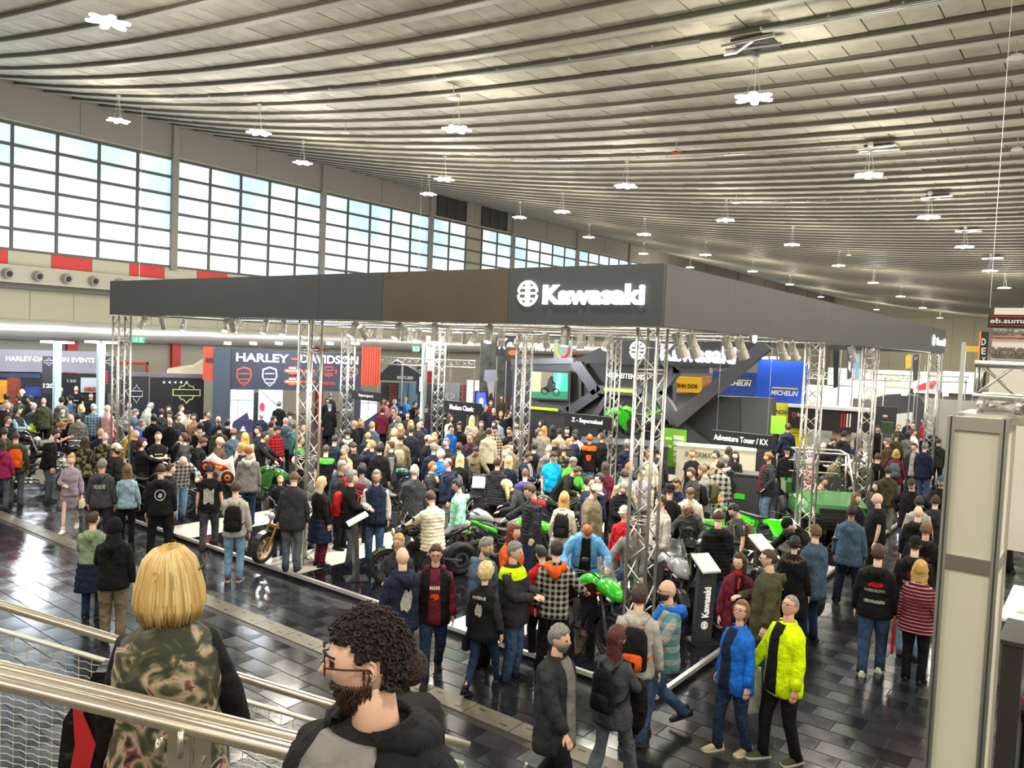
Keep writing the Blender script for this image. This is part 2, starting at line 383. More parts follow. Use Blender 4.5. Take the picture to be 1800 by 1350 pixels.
for i, (p, lab) in enumerate(lp):
    L = empty('ceiling_lamp', p, lab or 'flower-shaped ceiling lamp out of view above the stairs', 'lamp', 'flower-shaped hanging lamps')
    q = link('petals', pd, L); q.scale = (.78,)*3; link('hub', hd, L); link('suspension', wd, L)
    far = 2.6 if p[0] > 58 else 1
    ld = bpy.data.lights.new('lamp_light', 'AREA'); ld.shape = 'DISK'; ld.size = .8; ld.energy = 190*far; ld.color = (1, .93, .80)
    lo = bpy.data.objects.new('lamp_light', ld); COL.objects.link(lo); lo.parent = L; lo.location = (0, 0, -.05)
    ld = bpy.data.lights.new('lamp_glow', 'POINT'); ld.energy = 185*far; ld.color = (1, .93, .80); ld.shadow_soft_size = .4  # extra fill point added below the lamp to brighten the ceiling
    lo = bpy.data.objects.new('lamp_glow', ld); COL.objects.link(lo); lo.parent = L; lo.location = (0, 0, -.8)
# ================================================================== planes addressed by where the photo shows things on them
class Plane:
    def __init__(s, O, n):
        s.O = np.array(O, float); s.n = np.array(n, float); s.n[2] = 0; s.n /= np.linalg.norm(s.n)
        s.ux = np.cross([0, 0, 1], s.n); s.uz = np.array([0, 0, 1.])
    def p(s, x, y):
        d = ray(x, y); o = np.array([0, 0, EYE]); t = ((s.O-o)@s.n)/(d@s.n); return o+t*d
    def slab(s, poly, th, m, name, parent=None, out=0.0, label=None, **k):
        mb = MB(); mb.prism([s.p(*q)+s.n*out for q in poly][::-1], -s.n*th); return mb.build(name, m, parent, label=label, **k)
    def rect(s, x0, y0, x1, y1, th, m, name, parent=None, out=0.0, label=None, **k):
        """level, upright board: left/right edges at x0/x1, top and bottom measured at the left edge"""
        a = s.p(x0, (y0+y1)/2); b = s.p(x1, (y0+y1)/2); zt = s.p(x0, y0)[2]; zb = s.p(x0, y1)[2]
        P = [(a[0], a[1], zb), (b[0], b[1], zb), (b[0], b[1], zt), (a[0], a[1], zt)]
        mb = MB(); mb.prism([np.array(q)+s.n*out for q in P], -s.n*th); return mb.build(name, m, parent, label=label, **k)
    def text(s, txt, x0, x1, y, h, m, parent, name='lettering', out=.01, bold=.02, ext=.01, shear=0, space=1, mirror=False):
        v, f = text_mesh(txt, 1, 1, 0, shear, space); 
        v2, f2 = text_mesh(txt, 1, 1, bold, shear, space); v = v2 if len(v2) else v; f = f2 if len(v2) else f
        a, b = s.p(x0, y), s.p(x1, y); c = (a+b)/2; w = np.linalg.norm((b-a)[:2]); hh = abs(s.p((x0+x1)/2, y-h/2)[2]-s.p((x0+x1)/2, y+h/2)[2])
        lo, hi = v.min(0), v.max(0); v = (v-(lo+hi)/2)/(hi-lo)*[w, hh, ext*2]
        if mirror: v[:, 0] *= -1
        mb = MB(); mb.add(put(v, c+s.n*out, s.ux, s.uz, s.n), f); return mb.build(name, m, parent)
def facing(px, d): # board seen square-on at distance d along pixel column px
    q = atd(px, 640, d); n = -q*[1, 1, 0]; return Plane(q, n)
def thing_from(name, p, label, cat, group=None): return empty(name, p, label, cat, group)
def emblem2d(R=1.0):
    """round emblem: two outer arcs, twin vertical bar, hooks"""
    mb = MB(); w = .17*R
    def arc(a0, a1, r):
        a = np.radians(np.linspace(a0, a1, 10)); 
        for i in range(9):
            p = [(r*math.cos(a[i]), r*math.sin(a[i])), (r*math.cos(a[i+1]), r*math.sin(a[i+1])), ((r-w)*math.cos(a[i+1]), (r-w)*math.sin(a[i+1])), ((r-w)*math.cos(a[i]), (r-w)*math.sin(a[i]))]
            mb.prism([(x, y, -.5) for x, y in p], (0, 0, 1))
    for a0, a1 in ((98, 172), (188, 262), (-82, -8), (8, 82)): arc(a0, a1, R)
    def bar(x0, y0, x1, y1): mb.bb((x0*R, y0*R, -.5), (x1*R, y1*R, .5))
    bar(-.2, -1, -.05, 1); bar(.05, -1, .2, 1)
    bar(-.85, -.08, -.05, .08+.02); bar(-.62, .36, -.2, .52); bar(-.7, -.52, -.2, -.36); bar(.05, -.08, .85, .08); bar(.2, .36, .62, .52); bar(.2, -.52, .62, -.36)
    return mb.arr()
EMB = emblem2d()
def bikeshield(): # bar-and-shield outline as strokes
    mb = MB()
    def st(p, q, w=.07):
        p = np.array([*p, 0.]); q = np.array([*q, 0.]); d = q-p; L = np.linalg.norm(d)+w; a = math.atan2(d[1], d[0])
        mb.box((p+q)/2, (L, w, 1), Matrix.Rotation(a, 4, 'Z'))
    top = [(-.55, .28), (-.5, .55), (-.22, .62), (0, .95), (.22, .62), (.5, .55), (.55, .28)]
    bot = [(-.55, -.28), (-.42, -.6), (-.2, -.68), (0, -.98), (.2, -.68), (.42, -.6), (.55, -.28)]
    for c in (top, bot):
        for i in range(6): st(c[i], c[i+1])
    for a, b in (((-1, .28), (1, .28)), ((-1, -.28), (1, -.28)), ((-1, -.28), (-1, .28)), ((1, -.28), (1, .28))): st(a, b)
    return mb.arr()
SHD = bikeshield()
def glyph(pl, g, x, y, hpx, m, parent, name='emblem', out=.02, wf=1.0, depth=.02, mirror=False):
    v, f = g; c = pl.p(x, y); h = abs(pl.p(x, y-hpx/2)[2]-pl.p(x, y+hpx/2)[2])/2
    vv = v*[h*wf*(-1 if mirror else 1), h, depth]; mb = MB(); mb.add(put(vv, c+pl.n*out, pl.ux, pl.uz, pl.n), f); return mb.build(name, m, parent)
# ================================================================== the canopy booth
CX, CY, LY, RX, ZB, ZT = 9.19, 4.64, 19.32, 30.37, 4.715, 5.52
PZ = .12
FASC = mat('fascia_grey', srgb('3a3e42'), .5, noise=.05, nscale=1.5); FBR = mat('fascia_brown', srgb('4c4034'), .5, noise=.12, nscale=1.2); FASC_LIT = mat('fascia_grey_lit', srgb('606162'), .55, noise=.04, nscale=2)  # right-hand grey is the same paint, lightened to show the light on it
can = empty('canopy', (CX, CY, ZT), 'dark fascia canopy round the whole motorcycle stand, white letters near its corner', 'canopy')
can.location = (CX, CY, 0)
PL = Plane((CX, 0, 0), (-1, 0, 0)); PR = Plane((0, CY, 0), (0, -1, 0))
def local(o, par):   # keep world coordinates although parented to an empty that is not at the origin
    o.parent = par; o.matrix_parent_inverse = Matrix.Translation(-Vector(par.location)); return o
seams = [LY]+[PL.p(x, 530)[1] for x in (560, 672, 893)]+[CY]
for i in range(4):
    mb = MB(); mb.bb((CX, seams[i]-.004, ZB), (CX+.06, seams[i+1]+.004, ZT)); local(mb.build('fascia_panel', FBR if i == 2 else FASC, None, label='brown fascia panel with faint mottling' if i == 2 else None), can)
xs_ = [CX+.004]+[PR.p(x, 560)[0] for x in (1290, 1391, 1460, 1540)]+[RX]
for i in range(5):
    mb = MB(); mb.bb((xs_[i]+(.06 if i == 0 else .004), CY, ZB), (xs_[i+1], CY+.06, ZT)); local(mb.build('fascia_panel', FASC_LIT), can)
mb = MB(); mb.bb((CX+.06, LY-.06, ZB), (RX, LY, ZT)); local(mb.build('fascia_panel', FASC), can)
mb = MB(); mb.bb((RX-.06, CY+.06, ZB), (RX, LY-.06, ZT)); local(mb.build('fascia_panel', FASC), can)
o = PL.text('Kawasaki', 957, 1135, 518, 36, WGLOW, None, bold=.035, out=.03, ext=.02); local(o, can)
local(glyph(PL, EMB, 929.5, 516, 45, WGLOW, None, out=.03), can)
o = PR.text('Kawasaki', 1645, 1660, 601, 13, WGLOW, None, bold=.03, out=.03); local(o, can)
local(glyph(PR, EMB, 1640, 598, 19, WGLOW, None, out=.03), can)
# platform
PX0, PY0, PX1, PY1 = 8.81, 4.26, 30.75, 19.7
plat = empty('display_platform', (PX0, PY0, 0), 'low black mirror-gloss display platform with white strips and metal edging', 'platform')
mb = MB(); mb.bb((PX0+.03, PY0+.03, 0), (PX1, PY1, PZ-.012)); local(mb.build('platform_base', mat('platform_black', (.006, .006, .007), .3)), plat)
GLOSS = mat('black_gloss_floor', (.008, .008, .01), .05, spec=.6); WG = mat('white_gloss_floor', (.56, .54, .49), .14)
def wh(x, y): 
    return (11.2 < y < 12.4 and x < 29) or (6.8 < y < 8.0 and x < 12.8) or (15.4 < y < 16.6 and x < 15) or (x > 15.9 and x < 17.1)
BT = {}
for i in range(22):
    for j in range(13):
        x = PX0+.03+i*.997; y = PY0+.03+j*1.185; w_ = wh(x+.5, y+.6)
        if w_ not in BT:
            mb = MB(); mb.bb((.006, .006, -.012), (.991, 1.179, .0)); o = mb.build('platform_tile', WG if w_ else GLOSS); BT[w_] = o.data; bpy.data.objects.remove(o)
        local(link('platform_tile', BT[w_], None, (x, y, PZ)), plat)
        # child location is in world coordinates thanks to the parent inverse
ED = mat('edge_metal', (.78, .77, .74), .3, .7)
for a, b in (((PX0-.02, PY0-.02, .07), (PX0+.04, PY1, PZ+.006)), ((PX0+.04, PY0-.02, .07), (PX1, PY0+.04, PZ+.006)), ((PX0+.04, PY1-.06, .07), (PX1, PY1, PZ+.006))):
    mb = MB(); mb.bb(a, b); local(mb.build('edge_strip', ED), plat)
# trusses
def truss_parts(L, s=.29, rt=.025, rd=.0095, step=.29):
    chords = [];
    for a, b in ((-1, -1), (1, -1), (1, 1), (-1, 1)):
        c = MB(); c.tube([(a*s/2, b*s/2, 0), (a*s/2, b*s/2, L)], rt, 8); chords.append(c)
    lat = MB(); n = max(1, int(round(L/step))); st = L/n; C4 = [(-1, -1), (1, -1), (1, 1), (-1, 1)]
    for f in range(4):
        a = np.array(C4[f])*s/2; b = np.array(C4[(f+1) % 4])*s/2
        for k in range(n):
            p, q = (a, b) if k % 2 else (b, a); lat.tube([(*p, k*st+.01), (*q, (k+1)*st-.01)], rd, 5)
            if n > 3 and (k % 7) in (0, ) or k == n-1: lat.tube([(*a, k*st+.02), (*b, k*st+.02)], rd, 5)
            if k % 7 == 6: lat.tube([(*a, (k+1)*st-.03), (*b, (k+1)*st-.03)], rd, 5)
    return chords, lat
def make_truss(name, L, label, cat, group, base=True):
    r = empty(name, (0, 0, 0), label, cat, group); ch, lat = truss_parts(L)
    for c in ch: c.build('main_tube', ALU, r, smooth=True)
    lat.build('lattice_bars', ALU, r, smooth=True)
    if base: MB().bb((-.2, -.2, 0), (.2, .2, .012)).build('base_plate', ALU, r)
    return r
def copy_tree(o, parent=None):
    c = o.copy(); COL.objects.link(c)
    if parent is not None: c.parent = parent; c.matrix_parent_inverse = o.matrix_parent_inverse.copy()
    for ch in o.children: copy_tree(ch, c)
    return c
tcol = make_truss('truss_column', ZB-.02-PZ, '', 'truss', 'columns carrying the canopy')
CP_ = [(9.4, 19.12, 'aluminium truss column at the far left end of the dark canopy'), (9.4, 11.95, 'aluminium truss column on the white floor strip, second from the corner'), (9.42, 4.88, 'nearest aluminium truss column, under the canopy corner'),
       (16.5, 19.1, 'slim truss column in front of the white lettering on the blue stand, left one'), (20.7, 19.1, 'truss column beside the sign reading Modern Classic'), (16.6, 12.3, 'truss column left of the screen showing a rider'),
       (20.7, 11.97, 'truss column in front of the green motorcycle on the podium'), (16.52, 4.86, 'truss column behind the green utility vehicle'), (21.13, 4.86, 'truss column beside the bald man in the black T-shirt'), (30.2, 4.9, 'farthest truss column, at the right end of the canopy')]
for i, (x, y, lab) in enumerate(CP_):
    o = tcol if i == 0 else copy_tree(tcol); o.location = (x, y, PZ); o['label'] = lab
def beam(a, b, lab):
    a = Vector(a); b = Vector(b); L = (b-a).length
    o = make_truss('truss_beam', L, lab, 'truss', 'beams under the canopy', False); o.location = a
    o.rotation_euler = (b-a).to_track_quat('Z', 'Y').to_euler()
zb = ZB+.18
beam((9.42, 5.1, zb), (9.42, 19.0, zb), 'horizontal truss behind the long left fascia, carrying spotlights')
beam((9.65, 4.88, zb), (30.1, 4.88, zb), 'horizontal truss behind the right-hand fascia')
beam((9.65, 19.1, zb), (30.1, 19.1, zb), 'horizontal truss along the back of the canopy')
beam((16.5, 5.1, zb), (16.5, 19.0, zb), 'cross truss in the middle of the canopy, carrying spotlights')
beam((20.7, 5.1, zb), (20.7, 19.0, zb), 'second cross truss, in front of the angular back wall')
beam((9.65, 12, zb), (30.1, 12, zb), 'lengthwise truss through the middle of the canopy')
for xb in (10.3, 12.4, 14.0):
    q = MB(); q.tube([(xb, 4.9, ZB+.04), (xb, 19.1, ZB+.04)], .024, 8); o = q.build('lighting_bar', ALU, None, smooth=True); tag(o, {10.3: 'lighting bar just behind the long left fascia', 12.4: 'lighting bar between the left fascia and the middle truss', 14.0: 'lighting bar close to the middle cross truss'}[xb], 'bar')
# spotlights (track spots hung below the trusses)
CAN = mat('spot_grey', srgb('b5b3ac'), .35, .4); LENS = mat('spot_lens', (1, .97, .9), .3, emit=10); LOFF = mat('spot_lens_off', (.5, .5, .48), .2)
def spot_parts(k):
    y = MB(); y.tube([(0, 0, 0), (0, 0, -.07)], .012, 6); y.bb((-.02, -.07, -.09), (.02, .07, -.06)); y.bb((-.015, -.075, -.2), (.015, -.065, -.06)); y.bb((-.015, .065, -.2), (.015, .075, -.06))
    t = math.radians(k); d = np.array([math.sin(t), 0, -math.cos(t)]); c = np.array([0, 0, -.17])
    b = MB(); b.tube([c-d*.13, c-d*.12, c+d*.03, c+d*.05, c+d*.17], [.045, .055, .058, .066, .07], 14)
    l = MB(); l.disc(c+d*.172, d, .058, .008, 14)
    return y, b, l
SPM = {}
def spotlight(x, y, z, k, on, rz, lab, sc=1.0):
    if (k, on) not in SPM:
        y_, b_, l_ = spot_parts(k); SPM[(k, on)] = [q.build(n, m) for q, n, m in ((y_, 'yoke', CAN), (b_, 'spot_body', CAN), (l_, 'lens', LENS if on else LOFF))]
        SPM[(k, on)] = [(o.name.split('.')[0], o.data, bpy.data.objects.remove(o))[:2] for o in SPM[(k, on)]]
    r = empty('spotlight', (x, y, z), lab, 'spotlight', 'spotlights under the canopy', rz); r.scale = (sc,)*3
    for n, d in SPM[(k, on)]: link(n, d, r)
sp_front = [(252, 35, 0), (285, 30, 0), (323, 12, 1), (397, 25, 1), (408, 35, 0), (420, 30, 1), (466, 15, 1), (498, 5, 1), (622, 28, 1), (638, 40, 0), (650, 20, 1), (668, 8, 1), (700, 25, 1), (710, 0, 1), (722, 5, 1), (736, 30, 1), (765, 0, 0), (790, 10, 1), (817, 30, 0), (835, 30, 1), (860, 20, 1), (882, 10, 0), (912, 25, 0), (960, 25, 0), (995, 8, 1), (1022, 5, 1), (1040, 25, 1), (1070, 30, 1)]
bm = ALU
ORD = 'first second third fourth fifth sixth seventh eighth ninth tenth eleventh twelfth thirteenth fourteenth fifteenth sixteenth seventeenth eighteenth nineteenth twentieth twenty-first twenty-second twenty-third twenty-fourth twenty-fifth twenty-sixth twenty-seventh twenty-eighth'.split()
for i, (px, k, on) in enumerate(sp_front):
    X_ = (9.42, 9.42, 10.3)[i % 3] if px < 560 else (9.42, 12.4, 16.5, 14.0)[i % 4]
    p = hit(px, 575, 0, X_)
    lab = '%s grey spotlight below the long dark fascia, %s from its left end' % (('unlit', 'lit')[on], ORD[i]) 
    spotlight(X_, p[1], ZB+.02, k, on, random.choice((0, .6, -2.6, 3.0)) if not on else random.uniform(-.6, .8)+math.pi, lab, 1.1 if X_ > 12 else .95)
for i, (px, X_) in enumerate(((1194, 9.9), (1218, 10.1), (1280, 12.2), (1303, 12.8), (1375, 14.9), (1395, 15.5), (1500, 19.6), (1538, 21.0))):
    y_ = 4.88; p = hit(px, 592, 1, y_)
    spotlight(p[0], y_, ZB+.02, 20, 0, -.9, 'grey spotlight below the right-hand fascia, %s from the canopy corner' % ORD[i], 1.25)
# big bright flood lamp below the right fascia
fl = empty('flood_lamp', hit(1328, 594, 1, 4.88), 'bright round flood lamp below the right-hand fascia', 'lamp')
mb = MB(); mb.tube([(0, .12, .02), (0, .02, 0)], [.04, .1], 14); mb.tube([(0, .06, .1), (0, .06, .3)], .012, 6); mb.build('lamp_housing', CAN, fl, smooth=True)
mb = MB(); mb.disc((0, .01, 0), (0, 1, 0), .09, .01, 16); mb.build('lamp_lens', mat('flood_lens', (1, .9, .7), .3, emit=14), fl)
for (x, y) in ((11, 8), (11, 12), (11, 16), (14.5, 7), (14.5, 11), (14.5, 15), (18.5, 7), (18.5, 11), (18.5, 16), (23.5, 8), (23.5, 13), (27, 11)):
    ld = bpy.data.lights.new('stage_spot', 'SPOT'); ld.energy = 900; ld.spot_size = math.radians(125); ld.spot_blend = .8; ld.color = (1, .95, .86); ld.shadow_soft_size = .18
    lo = bpy.data.objects.new('stage_spot', ld); COL.objects.link(lo); lo.location = (x, y, 4.55)
# hanging signs
SG = mat('sign_black', (.008, .008, .009), .45); STX = mat('sign_letters', (.9, .9, .88), .5, emit=.25)
PS = Plane((16.3, 0, 0), (-1, 0, 0))
for txt, x0, x1, yc, h, tw, lab in (('Supersport', 619, 671, 696, 16, .5, 'small black hanging sign reading Supersport'), ('Modern Classic', 781, 846, 717, 21, .65, 'black hanging sign reading Modern Classic'), ('Z - Supernaked', 993, 1075, 741, 23, .66, 'black hanging sign reading Z - Supernaked'), ('Adventure Touer / KX', 1251, 1357, 771, 24, .9, 'wide black hanging sign reading Adventure Touer / KX')):
    a, b = PS.p(x0, yc), PS.p(x1, yc); c = (a+b)/2; hh = (PS.p(x0, yc-h/2)-PS.p(x0, yc+h/2))[2]
    if txt[0] == 'A': c[2] -= .02
    s_ = empty('hanging_sign', c, lab, 'sign', 'signs hanging under the canopy')
    w_ = abs(a[1]-b[1]); MB().bb((-.03, -w_/2, -hh/2), (.03, w_/2, hh/2)).build('sign_board', SG, s_)
    v, f = text_mesh(txt, 1, 1, .012); lo, hi = v.min(0), v.max(0); v = (v-(lo+hi)/2)/(hi-lo)*[w_*tw, hh*.42, .02]
    MB().add(put(v, (-.036, 0, 0), (0, -1, 0), (0, 0, 1), (-1, 0, 0)), f).build('lettering', STX, s_)
    mb = MB()
    for e in (-.42, .42): mb.tube([(0, e*w_, hh/2), (0, e*w_, ZB-c[2])], .004, 4)
    mb.build('hanging_wire', ALU, s_)
# ------------------------------------------------------------------ angular back wall inside the booth
PB = Plane((25, 0, 0), (-1, 0, 0)); D1 = mat('backwall_dark', srgb('242628'), .5); D2 = mat('backwall_grey', srgb('55565a'), .35, .5); D3 = mat('backwall_mid', srgb('3a3b3d'), .4)
LIME = mat('lime_light', srgb('b9e024'), .5, emit=1.3); GR = mat('vivid_green', srgb('3fd01f'), .35)
bw = empty('display_wall', (25, PB.p(1100, 700)[1], PZ), 'angular dark grey display wall with lit white lettering inside the booth', 'wall')
def bwp(poly, m, out=0, th=.3, name='wall_panel', label=None): return local(PB.slab(poly, th, m, name, None, out, label), bw)
bwp([(900, 634), (1012, 632), (1022, 650), (1022, 712), (1000, 725), (1000, 862), (900, 858)], D3)
bwp([(1022, 640), (1062, 634), (1180, 641), (1180, 870), (1000, 866), (1000, 725), (1022, 712)], D1, -.1)
bwp([(1014, 634), (1084, 600), (1352, 602), (1316, 648), (1186, 644), (1062, 640)], D1, .25, .35, label='dark header board with lit letters')
bwp([(1186, 748), (1262, 696), (1358, 700), (1358, 880), (1180, 874)], D1, -.05)
bwp([(1303, 700), (1358, 700), (1358, 838), (1303, 832)], mat('backwall_panel2', srgb('2f3132'), .5), .0, .04)
def pstrip(x0, y0, x1, y1, w, m=D2, out=.15, name='metal_frame', th=.25):
    d = np.array([x1-x0, y1-y0], float); d /= np.linalg.norm(d); n_ = np.array([-d[1], d[0]])*w/2
    q = [(x0+n_[0], y0+n_[1]), (x0-n_[0], y0-n_[1]), (x1-n_[0], y1-n_[1]), (x1+n_[0], y1+n_[1])]
    if (q[1][0]-q[0][0])*(q[2][1]-q[0][1])-(q[1][1]-q[0][1])*(q[2][0]-q[0][0]) < 0: q = q[::-1]
    return local(PB.slab(q, th, m, name, None, out), bw)
pstrip(1352, 606, 1190, 742, 22, out=.3); pstrip(1190, 742, 1160, 690, 20); pstrip(1160, 690, 1192, 648, 16); pstrip(1186, 650, 1250, 650, 12)
pstrip(1014, 636, 1052, 690, 18); pstrip(1052, 690, 1002, 724, 16); pstrip(1052, 684, 1132, 690, 15); pstrip(902, 706, 1004, 722, 14); pstrip(902, 636, 1012, 634, 10)
pstrip(1075, 690, 1040, 745, 10); pstrip(1190, 745, 1255, 800, 22, D3); pstrip(1132, 690, 1170, 740, 14, D3)
pstrip(941, 716, 988, 720, 4, LIME, .33, 'light_strip', .05); pstrip(1070, 684, 1119, 687, 5, LIME, .33, 'light_strip', .05)
local(PB.text('Kawasaki', 1168, 1300, 622, 30, mat('bright_letters', (1, 1, 1), .4, emit=5), None, bold=.035, out=.3), bw)
local(glyph(PB, EMB, 1128, 616, 32, MATS['bright_letters'], None, out=.3), bw)
local(PB.text('NEUHEITEN 2024', 1066, 1140, 661, 9, STX, None, bold=.02, out=.03), bw)
# screen
tv = empty('video_screen', PB.p(975, 678)+np.array([-.3, 0, 0]), 'large video screen showing a rider on a motorcycle against a green wall', 'screen')
def tvp(poly, m, name, out, th=.05): return local(PB.slab(poly, th, m, name, None, out), tv)
tvp([(940, 650), (1009, 652), (1009, 705), (940, 702)], BLACKM, 'screen_frame', .3, .12)
def scr(c, e=.9): return mat('screen_'+c, srgb(c), .4, emit=e)
for n_, (poly, c) in enumerate((([(943, 653), (964, 654), (960, 690), (943, 692)], 'b79f7c'), ([(960, 654), (985, 655), (985, 690), (958, 690)], '6b5f4c'), ([(982, 655), (1006, 656), (1006, 694), (978, 690)], '1fa988'), ([(988, 656), (996, 656), (992, 688), (984, 688)], '6fe8d0'), ([(943, 688), (1006, 688), (1006, 702), (943, 699)], '1d6b45'))):
    tvp(poly, scr(c), 'screen_image', .312+.002*n_, .01)
sb = MB()
for cx_, cy_ in ((966, 687), (986, 689)):
    a = np.linspace(0, 2*math.pi, 14, endpoint=False); o_ = [PB.p(cx_+6.5*math.cos(t), cy_+6.5*math.sin(t)) for t in a]; i_ = [PB.p(cx_+4.5*math.cos(t), cy_+4.5*math.sin(t)) for t in a]
    for k in range(14): sb.prism([q+PB.n*.33 for q in (o_[k], o_[(k+1) % 14], i_[(k+1) % 14], i_[k])], PB.n*-.005)
for poly in ([(962, 683), (972, 676), (984, 677), (986, 684), (974, 690)], [(970, 677), (973, 665), (980, 664), (982, 676)], [(974, 665), (977, 660), (981, 662), (980, 667)], [(980, 668), (986, 675), (984, 677), (979, 671)]):
    sb.prism([PB.p(*q)+PB.n*.33 for q in poly][::-1], -PB.n*.005)
local(sb.build('screen_rider', mat('screen_black', (.01, .01, .015), .4)), tv)
# podium and counters in the booth
def block(name, x0, x1, ytop, ybot_z, d, dep, h, m, lab, cat, top=None):
    """free-standing cabinet: front edge at px x0..x1, top edge at row ytop, standing on height ybot_z"""
    pl = facing((x0+x1)/2, d); a = pl.p(x0, ytop); b = pl.p(x1, ytop); z1 = h if h else a[2]
    r = empty(name, (*((a+b)/2)[:2], ybot_z), lab, cat); mb = MB()
    P = [(a[0], a[1], ybot_z), (b[0], b[1], ybot_z), (b[0], b[1], z1-.04), (a[0], a[1], z1-.04)]
    mb.prism(P, -pl.n*dep); local(mb.build('cabinet_body', m, None), r)
    mb = MB(); P = [(*(a-pl.ux*.02)[:2], z1-.04), (*(b+pl.ux*.02)[:2], z1-.04), (*(b+pl.ux*.02)[:2], z1), (*(a-pl.ux*.02)[:2], z1)]
    mb.prism([np.array(q)+pl.n*.02 for q in P], -pl.n*(dep+.04)); local(mb.build('cabinet_top', top or m, None), r)
    return r, pl
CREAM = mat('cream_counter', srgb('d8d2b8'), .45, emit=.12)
r, pl = block('information_counter', 1190, 1330, 782, PZ, 24.5, .8, None, CREAM, 'long cream counter lettered INFORMATION in front of the dark wall', 'counter')
local(pl.text('INFORMATION', 1205, 1275, 800, 10, mat('olive_letters', srgb('8a8450'), .6), None), r)
r, pl = block('reception_desk', 1288, 1336, 832, PZ, 20.3, .7, None, D3, 'dark angular reception desk with bright green panel, left of the green vehicle', 'desk')
local(pl.slab([(1290, 866), (1309, 869), (1309, 878), (1290, 876)], .02, GR, 'green_panel', None, .01), r)
r, pl = block('display_podium', 1020, 1175, 777, PZ, 24.2, 1.6, None, D3, 'dark podium carrying the green motorcycle', 'podium')
# green info banner
gb = empty('price_banner', PB.p(1185, 780)+np.array([-1.5, 0, 0]), 'green price list banner beside the cream counter', 'banner')
pg = Plane((23.6, 0, 0), (-1, 0, 0)); LG = mat('banner_green', srgb('76b82a'), .5)
local(pg.rect(1166, 752, 1205, 818, .03, LG, 'banner_board'), gb)
for k in range(5): local(pg.rect(1184, 765+k*10, 1202, 772+k*10, .01, WHITE, 'price_field', None, .01), gb)
for k in range(2): local(pg.rect(1170, 768+k*14, 1181, 772+k*14, .01, mat('banner_print', srgb('d8f0b0'), .6), 'print_line', None, .01), gb)
# slanted spec stands
def spec_stand(x, y, h, rz, lab, txt=None, ht=1.05, wd=.28):
    p = hit(x, y, 2, PZ); r = empty('information_stand', p, lab, 'stand', 'information stands between the motorcycles', rz)
    mb = MB(); mb.bb((-wd/2-.06, -.2, 0), (wd/2+.06, .2, .02)); mb.build('base_plate', BLACKM, r)
    mb = MB(); mb.hexa([(-wd/2, -.04, .02), (wd/2, -.04, .02), (wd/2, .04, .02), (-wd/2, .04, .02), (-wd/2, -.10, ht), (wd/2, -.10, ht), (wd/2, -.02, ht+.02), (-wd/2, -.02, ht+.02)]); mb.build('column', D3, r)
    mb = MB(); mb.hexa([(-wd/2, -.18, ht-.02), (wd/2, -.18, ht-.02), (wd/2, .16, ht+.16), (-wd/2, .16, ht+.16), (-wd/2, -.19, ht+.01), (wd/2, -.19, ht+.01), (wd/2, .15, ht+.19), (-wd/2, .15, ht+.19)]); t = mb.build('top_plate', WHITE, r)
    if txt:
        v, f = text_mesh(txt, 1, 1, .03); lo, hi = v.min(0), v.max(0); v = (v-(lo+hi)/2)/(hi-lo)*[.46, .12, .01]
        MB().add(put(v, (0, -.085, .62), (0, -.06, 1), (-1, 0, 0), (0, -1, 0)), f).build('lettering', STX, r)
        MB().add(put(EMB[0]*[.06, .06, .01], (0, -.065, .27), (1, 0, 0), (0, 0, 1), (0, -1, 0)), EMB[1]).build('emblem', STX, r)
    return r
Y_ = YAW-math.pi/2
spec_stand(1232, 1128, 1, Y_+.35, 'dark information stand with white emblem and letters, beside the platform corner', 'Kawasaki', 1.1, .3)
spec_stand(626, 1018, 1, Y_-1.2, 'slanted black information stand on the left part of the platform', None, 1.0)
spec_stand(838, 935, 1, Y_, 'information stand with white sheet behind the boy in the mint hoodie')
spec_stand(1330, 1070, 1, Y_+.4, 'information stand with white sheet next to the green motocross bikes')
spec_stand(1385, 1030, 1, Y_+.4, 'farther information stand with white sheet, in front of the green fenders')
# ================================================================== people
CN = {'black': '141415', 'charcoal': '2b2c2e', 'dark grey': '3f4042', 'grey': '74736f', 'light grey': 'a9a69e', 'white': 'dcd9d0', 'cream': 'cfc6ac', 'beige': 'a8987c', 'tan': '8a6e4a', 'brown': '4d3b2e',
      'khaki': '6f6650', 'olive': '45452f', 'camo': '4a4a38', 'green': '4fae3a', 'lime': 'b8e000', 'mint': '96d9b8', 'sage': '7f9474', 'teal': '4f7f80', 'turquoise': '0a9fd8', 'blue': '1b62c0', 'sky blue': '5f9fd6', 'light blue': '8ba9b8', 'steel blue': '44586c', 'slate': '4f6068',
      'navy': '1b2338', 'purple': '4a4880', 'denim': '3a4f6e', 'light denim': '6f8fae', 'grey denim': '50585e', 'dark denim': '1f2f4a', 'red': 'b01c22', 'burgundy': '5e1a2a', 'magenta': '8a2450', 'orange': 'd8571e', 'yellow': 'd8a010', 'pink': 'c79a9a', 'mauve': '8f8490',
      'hivis': 'c8e600', 'blond': 'b8924e', 'pale blond': 'd6bf8a', 'dark hair': '1b1512', 'brown hair': '3c2819', 'light brown hair': '6b4d30', 'grey hair': '7d7a74', 'white hair': 'c9c5ba', 'red hair': '6e2b14', 'ginger hair': '9a5a28', 'auburn hair': '4a1212'}
